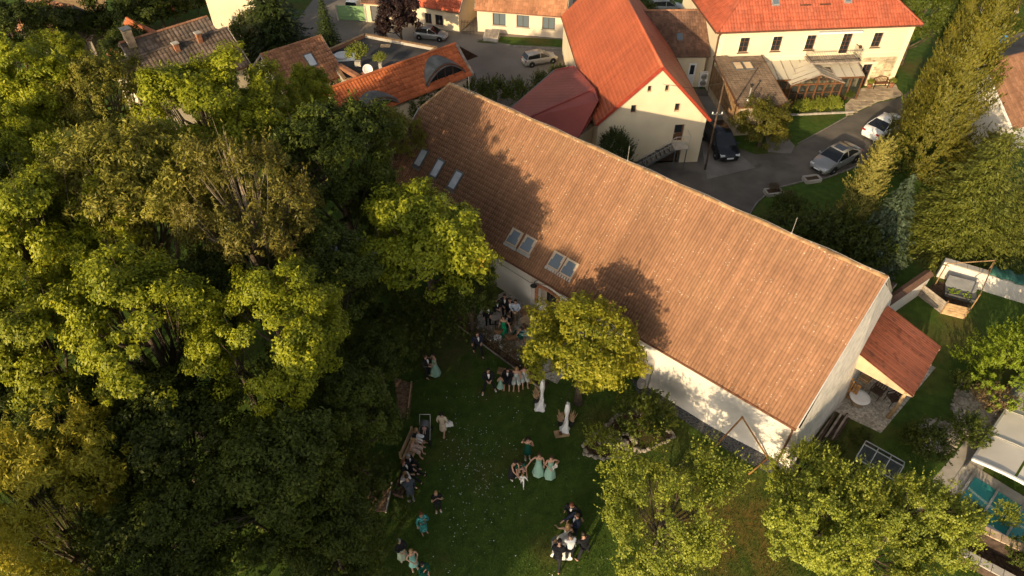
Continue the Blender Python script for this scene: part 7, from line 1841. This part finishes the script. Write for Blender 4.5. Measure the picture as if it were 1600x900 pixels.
def person(label, loc, face, h=1.75, pose='stand', arms=('down','down'), bend=0, top='jacket', topc='black', bot='trousers', botc='black', shoes='black', hair='short', hc='dark', skin=0, hem=.28, flare=.30, z0=0.0, child=False, group=None, shirt=True, sleeves='long', look=0):
    k = h/1.75; J = skeleton(pose, arms, bend, 1); fem = bot in ('dress','skirt')
    sw = .9 if fem else 1.0
    for n in 'LR':
        J['sho'+n].x *= sw
    c = Chain()
    pel = c.add(J['pel'], (.135,.10)); spi = c.add(J['spi'], (.115*sw,.09), pel); che = c.add(J['che'], (.145*sw,.10), spi); nek = c.add(J['nek'], .052, che)
    hk = 1.28 if child else 1.0
    hb = c.add(J['hb'], (.062*hk,.07*hk), nek); hd = c.add(J['hd'], (.078*hk,.095*hk), hb); tp = c.add(J['top'], (.055*hk,.07*hk), hd)
    fwd = rotx((0,1,0), -R(bend), (0,0,0)); upv = rotx((0,0,1), -R(bend), (0,0,0))
    c.add(J['hd']+fwd*.105*hk-upv*.02, .013, hd)
    for s, n in ((-1,'L'),(1,'R')):
        c.add(J['hd']+Vector((s*.088*hk,0,0)), .014, hd)
        sh = c.add(J['sho'+n], .052*sw, che); el = c.add(J['elb'+n], .038*sw, sh); wr = c.add(J['wri'+n], .026, el)
        d = (J['wri'+n]-J['elb'+n]).normalized(); sd = d.cross(Vector((0,0,1)));  sd = sd.normalized() if sd.length > .2 else Vector((0,1,0))
        pm = c.add(J['wri'+n]+d*.07, (.034,.018), wr)
        if not child:
            for q, (o_, L_) in enumerate(((-.028,.062),(-.010,.078),(.010,.074),(.028,.056))):
                b0 = c.add(J['wri'+n]+d*.10+sd*o_, .0095, pm); c.add(J['wri'+n]+d*(.10+L_)+sd*o_*1.15-fwd*.0+d.cross(sd)*.018, .0075, b0)
            t0 = c.add(J['wri'+n]+d*.045+sd*.042, .0105, wr); c.add(J['wri'+n]+d*.09+sd*.062, .008, t0)
        hp = c.add(J['hip'+n], .083, pel); kn = c.add(J['kne'+n], .055, hp); an = c.add(J['ank'+n], .038, kn); c.add(J['toe'+n], (.036,.026), an)
    P = skin_obj('person', c.v, c.e, c.r, 0, SKIN[skin], None, 1)
    P.location = (loc[0], loc[1], z0); P.rotation_euler = (0,0,R(face-90)); P.scale = (k,k,k)
    tag(P, label, 'child' if child else 'person', group)
    # head pieces
    ho = inst('hair', hair_mesh(hair), P, tuple(J['hd']+upv*.012), (-R(bend),0,0), 1.06*hk)
    ho.data = ho.data.copy(); ho.data.materials.clear(); ho.data.materials.append(HAIRM[hc])
    if hair == 'bald': pass
    inst('facial_features', FACE, P, tuple(J['hd']), (-R(bend),0,0), hk)
    # upper garment
    if top:
        g = Chain(); ex = .042 if top == 'jacket' else .026
        lowp = J['pel']-Vector((0,0,.07)) if top == 'jacket' else J['pel']-Vector((0,0,.03))
        a0 = g.add(lowp, (.15*sw+ex,.115+ex)); a1 = g.add(J['spi'], (.125*sw+ex,.095+ex), a0); a2 = g.add(J['che'], (.155*sw+ex,.108+ex), a1); g.add(J['che'].lerp(J['nek'],.72), (.085+ex*.5,.08+ex*.5), a2)
        if sleeves:
            for n in 'LR':
                s_ = g.add(J['sho'+n], .058*sw+ex, a2); e_ = g.add(J['elb'+n] if sleeves == 'long' else J['sho'+n].lerp(J['elb'+n],.6), .045*sw+ex*.8, s_)
                if sleeves == 'long': g.add(J['elb'+n].lerp(J['wri'+n],.93), .032+ex*.6, e_)
        skin_obj(top, g.v, g.e, g.r, 1, CL[topc], P, 1)
        if top == 'jacket' and shirt:
            mb = MB(); a, b, q = J['nek']-upv*.05+fwd*.075, J['spi']+upv*.02+fwd*.118, J['che']+fwd*.128+upv*.02
            x = Vector((1,0,0)); V = [p+fwd*.016 for p in (a-x*.05, a+x*.05, q+x*.04, b, q-x*.04)]
            mb.add(V+[p+fwd*.012 for p in V], [(9,8,7,6,5),(0,1,2,3,4),(0,1,6,5),(1,2,7,6),(4,0,5,9)]); mb.build('shirt_front', CL['white'], P)
    # lower garment
    if bot == 'trousers' or (fem and pose in ('sit','crouch','sprawl')):
        g = Chain(); w_ = fem; a0 = g.add(J['pel']+Vector((0,0,.05)), (.142,.112)); 
        for s, n in ((-1,'L'),(1,'R')):
            hp = g.add(J['hip'+n], .098 if not w_ else .125, a0); kn = g.add(J['kne'+n], .068 if not w_ else .12, hp)
            if not w_ or hem < .25: g.add(J['kne'+n].lerp(J['ank'+n],.93), .055 if not w_ else .13, kn)
            else: g.add(J['kne'+n].lerp(J['ank'+n],.38), .12, kn)
        skin_obj('trousers' if bot == 'trousers' else bot, g.v, g.e, g.r, 0, CL[botc], P, 1)
        if fem and bot == 'dress':
            g = Chain(); a0 = g.add(J['pel'], (.15,.12)); a1 = g.add(J['spi'], (.124,.10), a0); g.add(J['che'].lerp(J['nek'],.12), (.148,.113), a1); skin_obj('bodice', g.v, g.e, g.r, 0, CL[botc], P, 1)
    elif fem:
        flare *= .55; prof = [(J['pel'].z-.02,.152,.122),(.78,.168,.14),(.60,.17+flare*.3,.145+flare*.3),(.42,.17+flare*.6,.145+flare*.6),(max(hem,.03),.17+flare*.95,.145+flare*.95)]
        prof = [p for p in prof if p[0] >= hem-.001] ; 
        if bot == 'dress': prof = [(1.33,.135,.108),(1.26,.142,.118),(1.12,.118,.098),(1.02,.135,.11)] + prof
        n = 24; V = []; F = []
        if prof[-1][0] > hem+.02: z_, a_, b_ = prof[-1]; prof.append((hem, a_+flare*.2, b_+flare*.2))
        for j, (z, rx, ry) in enumerate(prof):
            fl = .0 if z > .9 else (.9-z)*.11
            for i in range(n):
                a = 2*math.pi*i/n; q = 1+fl*math.sin(7*a+j*.3)
                p = Vector((rx*q*math.cos(a), ry*q*math.sin(a), z))
                if bend and z > .95: p = rotx(p, -R(bend), J['pel'])
                V.append(p)
        for j in range(len(prof)-1):
            for i in range(n): F.append((j*n+(i+1)%n, j*n+i, (j+1)*n+i, (j+1)*n+(i+1)%n))
        o = MB().add(V, F).build(bot, CL[botc], P, True); o.modifiers.new('thick', 'SOLIDIFY').thickness = .01; ss = o.modifiers.new('smooth','SUBSURF'); ss.levels = ss.render_levels = 1
    for n in 'LR':
        g = Chain(); a0 = g.add(J['ank'+n]-Vector((0,0,.035)), (.046,.046)); d = (J['toe'+n]-J['ank'+n]); g.add(J['toe'+n]+d.normalized()*.02, (.045,.034), a0); skin_obj('shoe', g.v, g.e, g.r, 0, CL.get(shoes, CL['black']) if shoes != 'skin' else SKIN[skin], P, 1)
    return P
G1 = 'guests on the terrace'; G2 = 'guests at the wood edge'; G3 = 'guests on the lawn'; G4 = 'wedding party round the bride'
# facing angle: 0 = right, 90 = away from the viewer, 270 = towards the viewer
# terrace
person('man in black suit standing farthest back at the barn wall', (-0.39, 26.40), 270, 1.82, arms=('down','front'), hc='brown', group=G1)
person('man in black suit standing second from the back at the barn wall', (-0.11, 26.11), 265, 1.8, arms=('front','down'), hc='brown', group=G1)
person('man in pale blue shirt and khaki trousers leaning by the barn wall', (0.18, 26.01), 265, 1.78, arms=('front','front'), top='shirt', topc='blue', botc='khaki', shoes='khaki', hc='dark', group=G1)
person('man in black jacket seated between the standing men and the emerald dress', (-0.14, 25.53), 225, 1.78, 'sit', ('lap','reach'), 8, hc='brown', group=G1)
person('woman in bright emerald dress on the terrace', (-0.45, 24.91), 250, 1.68, 'stand', ('out','down'), 0, top=None, bot='dress', botc='emerald', shoes='skin', hair='long', hc='dark', hem=.2, flare=.18, group=G1)
person('man in dark suit and white trainers half hidden under the walnut', (-1.30, 25.67), 290, 1.78, 'stand', ('front','down'), hc='dark', shoes='white', group=G1)
person('man in black suit deep in the walnut shade beside the dark table', (-0.85, 26.20), 300, 1.76, 'stand', ('front','front'), hc='dark', group=G1)
person('woman in dark forest-green dress bending forward on the terrace', (0.21, 24.77), 330, 1.66, 'sit', ('lap','lap'), 35, top=None, bot='dress', botc='forest', shoes='skin', hair='bun', hc='dark', group=G1)
person('bare-shouldered woman in pale dress half under the golden tree', (0.80, 24.77), 180, 1.66, 'sit', ('lap','reach'), 15, top=None, bot='dress', botc='aqua', shoes='skin', hair='long', hc='brown', group=G1)
# lawn
person('man in dark suit strolling alone beside the terrace bed', (-1.79, 23.64), 300, 1.82, 'walk', ('front','swing'), 0, topc='navy', botc='black', hc='brown', group=G3)
person('man in black suit chatting beside the woman in the mint dress', (-4.30, 22.13), 330, 1.8, 'stand', ('down','front'), topc='black', hc='brown', group=G3)
person('woman in long mint dress chatting with the man in black suit', (-3.92, 22.30), 210, 1.7, 'stand', ('front','face'), 0, top=None, bot='dress', botc='mint', shoes='skin', hair='bun', hc='dark', hem=.12, flare=.28, group=G3)
person('man in black suit and white trainers striding on the lawn', (-1.16, 21.23), 280, 1.82, 'wide', ('front','front'), 0, shoes='white', hc='dark', group=G3)
person('small girl in a green dress beside the striding man', (-0.58, 21.39), 270, 1.05, 'stand', ('face','face'), 0, top=None, bot='dress', botc='mint', shoes='skin', hair='long', hc='brown', hem=.3, flare=.3, child=True, group=G3)
person('person in black seated on the bench left of the floral dress', (-0.20, 21.84), 262, 1.7, 'sit', ('lap','lap'), 10, topc='black', bot='skirt', botc='black', shoes='skin', hc='dark', hair='bun', hem=.5, group=G3)
person('woman in floral dress seated in the middle of the bench', (0.23, 21.80), 268, 1.7, 'sit', ('lap','lap'), 4, top=None, bot='dress', botc='floral', shoes='skin', hair='long', hc='blond', hem=.5, group=G3)
person('woman in pale floral dress seated at the golden tree end of the bench', (0.59, 21.96), 280, 1.66, 'sit', ('lap','lap'), 12, top=None, bot='dress', botc='floral', shoes='skin', hair='bun', hc='brown', hem=.5, group=G3)
person('woman in cream dress walking away with a white bag', (-3.26, 18.72), 80, 1.7, 'walk', ('down','down'), 0, top='cardigan', topc='cream', bot='skirt', botc='cream', shoes='khaki', hair='bun', hc='dark', hem=.38, flare=.02, group=G3)
# bench guests at the wood edge (they face the lawn on the right)
person('blonde woman in black top seated at the far end of the pale bench', (-4.58, 18.22), 345, 1.68, 'sit', ('lap','reach'), 15, top='blouse', topc='black', bot='skirt', botc='white', shoes='skin', hair='long', hc='blond', hem=.5, sleeves='short', group=G2)
person('woman in pink printed dress seated at the near end of the pale bench', (-4.61, 17.66), 340, 1.68, 'sit', ('lap','lap'), 12, top=None, bot='dress', botc='pinkfloral', shoes='skin', hair='bun', hc='blond', hem=.5, group=G2)
person('man in dark suit at the far end of the dark bench', (-4.73, 16.78), 345, 1.78, 'sit', ('lap','front'), 10, topc='black', hc='grey', group=G2)
person('man in black suit stretching his legs on the dark bench', (-4.74, 16.39), 345, 1.8, 'sprawl', ('lap','lap'), -5, topc='black', hc='red', group=G2)
person('man in white shirt and dark waistcoat on the near end of the dark bench', (-4.81, 15.94), 335, 1.78, 'sit', ('lap','lap'), 15, top='shirt', topc='white', botc='charcoal', hc='blond', group=G2)
person('man in slate-blue suit and white shoes standing bent over the bench', (-4.38, 15.16), 110, 1.76, 'stand', ('reach','reach'), 30, topc='slate', botc='slate', shoes='white', hc='brown', group=G2)
person('boy in black with white shoes holding his hands to his face', (-3.20, 14.77), 285, 1.6, 'stand', ('face','face'), 0, top='shirt', topc='black', shoes='white', hc='blond', sleeves='short', group=G3)
person('woman in teal printed dress standing with a drink', (-3.72, 13.77), 300, 1.66, 'stand', ('face','down'), 0, top='cardigan', topc='teal', bot='skirt', botc='teal', shoes='khaki', hair='bun', hc='red', hem=.34, flare=.06, group=G3)
person('grey-haired woman in black jacket and long sage skirt', (-4.48, 12.63), 300, 1.68, 'stand', ('front','front'), 0, topc='black', bot='skirt', botc='sage', shoes='cream', hair='short', hc='grey', hem=.22, flare=.16, group=G3, shirt=False)
person('woman in light mint knee-length dress with blond hair', (-3.97, 12.23), 300, 1.66, 'stand', ('front','front'), 0, top=None, bot='dress', botc='aqua', shoes='cream', hair='short', hc='blond', hem=.42, flare=.08, group=G3)
person('dark-haired woman in dark green dress at the lower edge', (-3.48, 11.71), 315, 1.66, 'stand', ('front','face'), 0, top='cardigan', topc='forest', bot='skirt', botc='forest', shoes='cream', hair='long', hc='dark', hem=.3, flare=.12, group=G3)
# group round the toddler
person('woman in short dark green dress raising her arm', (0.71, 17.39), 280, 1.68, 'stand', ('face','up'), 0, top=None, bot='dress', botc='forest', shoes='white', hair='long', hc='dark', hem=.5, flare=.1, group=G3)
person('woman in long black dress reaching down to the toddler', (0.00, 16.36), 320, 1.66, 'stand', ('low','reach'), 18, top=None, bot='dress', botc='black', shoes='white', hair='bun', hc='dark', hem=.2, flare=.1, group=G3)
person('woman in green top crouching behind the toddler', (0.32, 16.68), 290, 1.66, 'crouch', ('reach','low'), 20, top='blouse', topc='forest', botc='blush', shoes='skin', hair='long', hc='brown', sleeves='short', group=G3)
person('toddler in white walking between the women', (0.46, 16.00), 270, .88, 'walk', ('out','face'), 0, top='shirt', topc='ivory', bot='trousers', botc='ivory', shoes='white', hair='short', hc='blond', child=True, group=G3)
person('bridesmaid in long mint gown with empty hands', (1.19, 16.55), 265, 1.7, 'stand', ('down','out'), 0, top=None, bot='dress', botc='mint', shoes='skin', hair='bun', hc='brown', hem=.08, flare=.24, group=G3)
person('bridesmaid in long mint gown holding a baby on her arm', (1.71, 16.42), 275, 1.7, 'stand', ('hip','front'), 0, top=None, bot='dress', botc='mint', shoes='skin', hair='bun', hc='brown', hem=.08, flare=.24, group=G3)
bb = person('baby in white carried by the bridesmaid', ((1.71, 16.42)[0]+.24, (1.71, 16.42)[1]-.16), 200, .62, 'sit', ('front','front'), 0, top='shirt', topc='ivory', bot='trousers', botc='ivory', shoes='white', hair='bald', hc='blond', child=True, z0=.95, group=G3)
# wedding party
person('man in black suit at the back of the wedding party', (2.50, 14.26), 250, 1.82, 'stand', ('out','down'), 12, topc='black', hc='red', group=G4)
person('groom in navy suit standing close to the bride', (2.65, 13.66), 200, 1.8, 'stand', ('front','reach'), 0, topc='navy', botc='navy', hc='brown', group=G4)
person('man in white shirt and black trousers lifting the bridal train', (2.35, 12.63), 100, 1.8, 'stand', ('low','low'), 18, top='shirt', topc='white', hc='dark', group=G4)
person('man in black suit right of the bridal train', (2.93, 12.71), 120, 1.8, 'wide', ('low','low'), 15, topc='black', hc='dark', group=G4)
person('boy in grey suit left of the bridal train', (1.75, 12.77), 60, 1.35, 'stand', ('reach','low'), 0, topc='grey', botc='grey', shoes='white', hc='blond', child=False, group=G4)
person('man in black suit stooping at the near end of the bridal train', (1.83, 12.29), 80, 1.78, 'walk', ('low','low'), 28, topc='black', hc='dark', group=G4)
BR = person('blonde bride in white gown among the wedding party', (2.25, 13.26), 80, 1.7, 'stand', ('out','front'), 0, top=None, bot='dress', botc='ivory', shoes='white', hair='long', hc='blond', hem=.05, flare=.55, group=G4)
def train():
    V = []; F = []; n, m_ = 14, 8; rg = random.Random(2)
    for j in range(m_+1):
        t = j/m_
        for i in range(n+1):
            a = -1+2*i/n; r = .16+t*1.05
            V.append((a*(.15+t*.34)-.12*t, -.13-t*.62+.08*a*a*t, max(.03, .95*(1-t)**1.3+.38*t*math.sin(min(1,t*1.2)*math.pi)*(.6+.4*math.cos(5*a))+.05*math.sin(i*1.9)*t)))
    for j in range(m_):
        for i in range(n): F.append((j*(n+1)+i, j*(n+1)+i+1, (j+1)*(n+1)+i+1, (j+1)*(n+1)+i))
    o = MB().add(V, F).build('train', CL['ivory'], BR, True); o.modifiers.new('thick', 'SOLIDIFY').thickness = .01; ss = o.modifiers.new('smooth', 'SUBSURF'); ss.levels = ss.render_levels = 1
train()
mb = MB(); mb.add([(-.2,-.04,0),(.2,-.04,0),(.2,.04,0),(-.2,.04,0),(-.17,-.03,.3),(.17,-.03,.3),(.17,.03,.3),(-.17,.03,.3)], [(0,3,2,1),(4,5,6,7),(0,1,5,4),(1,2,6,5),(2,3,7,6),(3,0,4,7)])
T = thing('handbag', 'white handbag held by the woman walking away', 'bag', ((-3.26, 18.72)[0]+.3, (-3.26, 18.72)[1]+.05, .55), 10)
mb.build('body', CL['white'], T); mb = MB(); mb.tube([(-.1,0,.3),(-.08,0,.42),(.08,0,.42),(.1,0,.3)], .012, 6); mb.build('handle', CL['white'], T)
person('baby asleep in the grey stroller', ((-4.10, 18.57)[0], (-4.10, 18.57)[1]-.05), 270, .62, 'sit', ('front','front'), -20, top='shirt', topc='blush', bot='trousers', botc='blush', shoes='white', hair='bald', hc='blond', child=True, z0=.42, group=G2)
person('person in dark clothes walking on the far yard at the top', (-24.77, 62.04), 300, 1.75, 'walk', hc='dark')
person('person in white top standing at the far garden table', (-32.96, 68.93), 200, 1.7, 'stand', ('front','front'), top='shirt', topc='white', botc='blush', hc='brown')
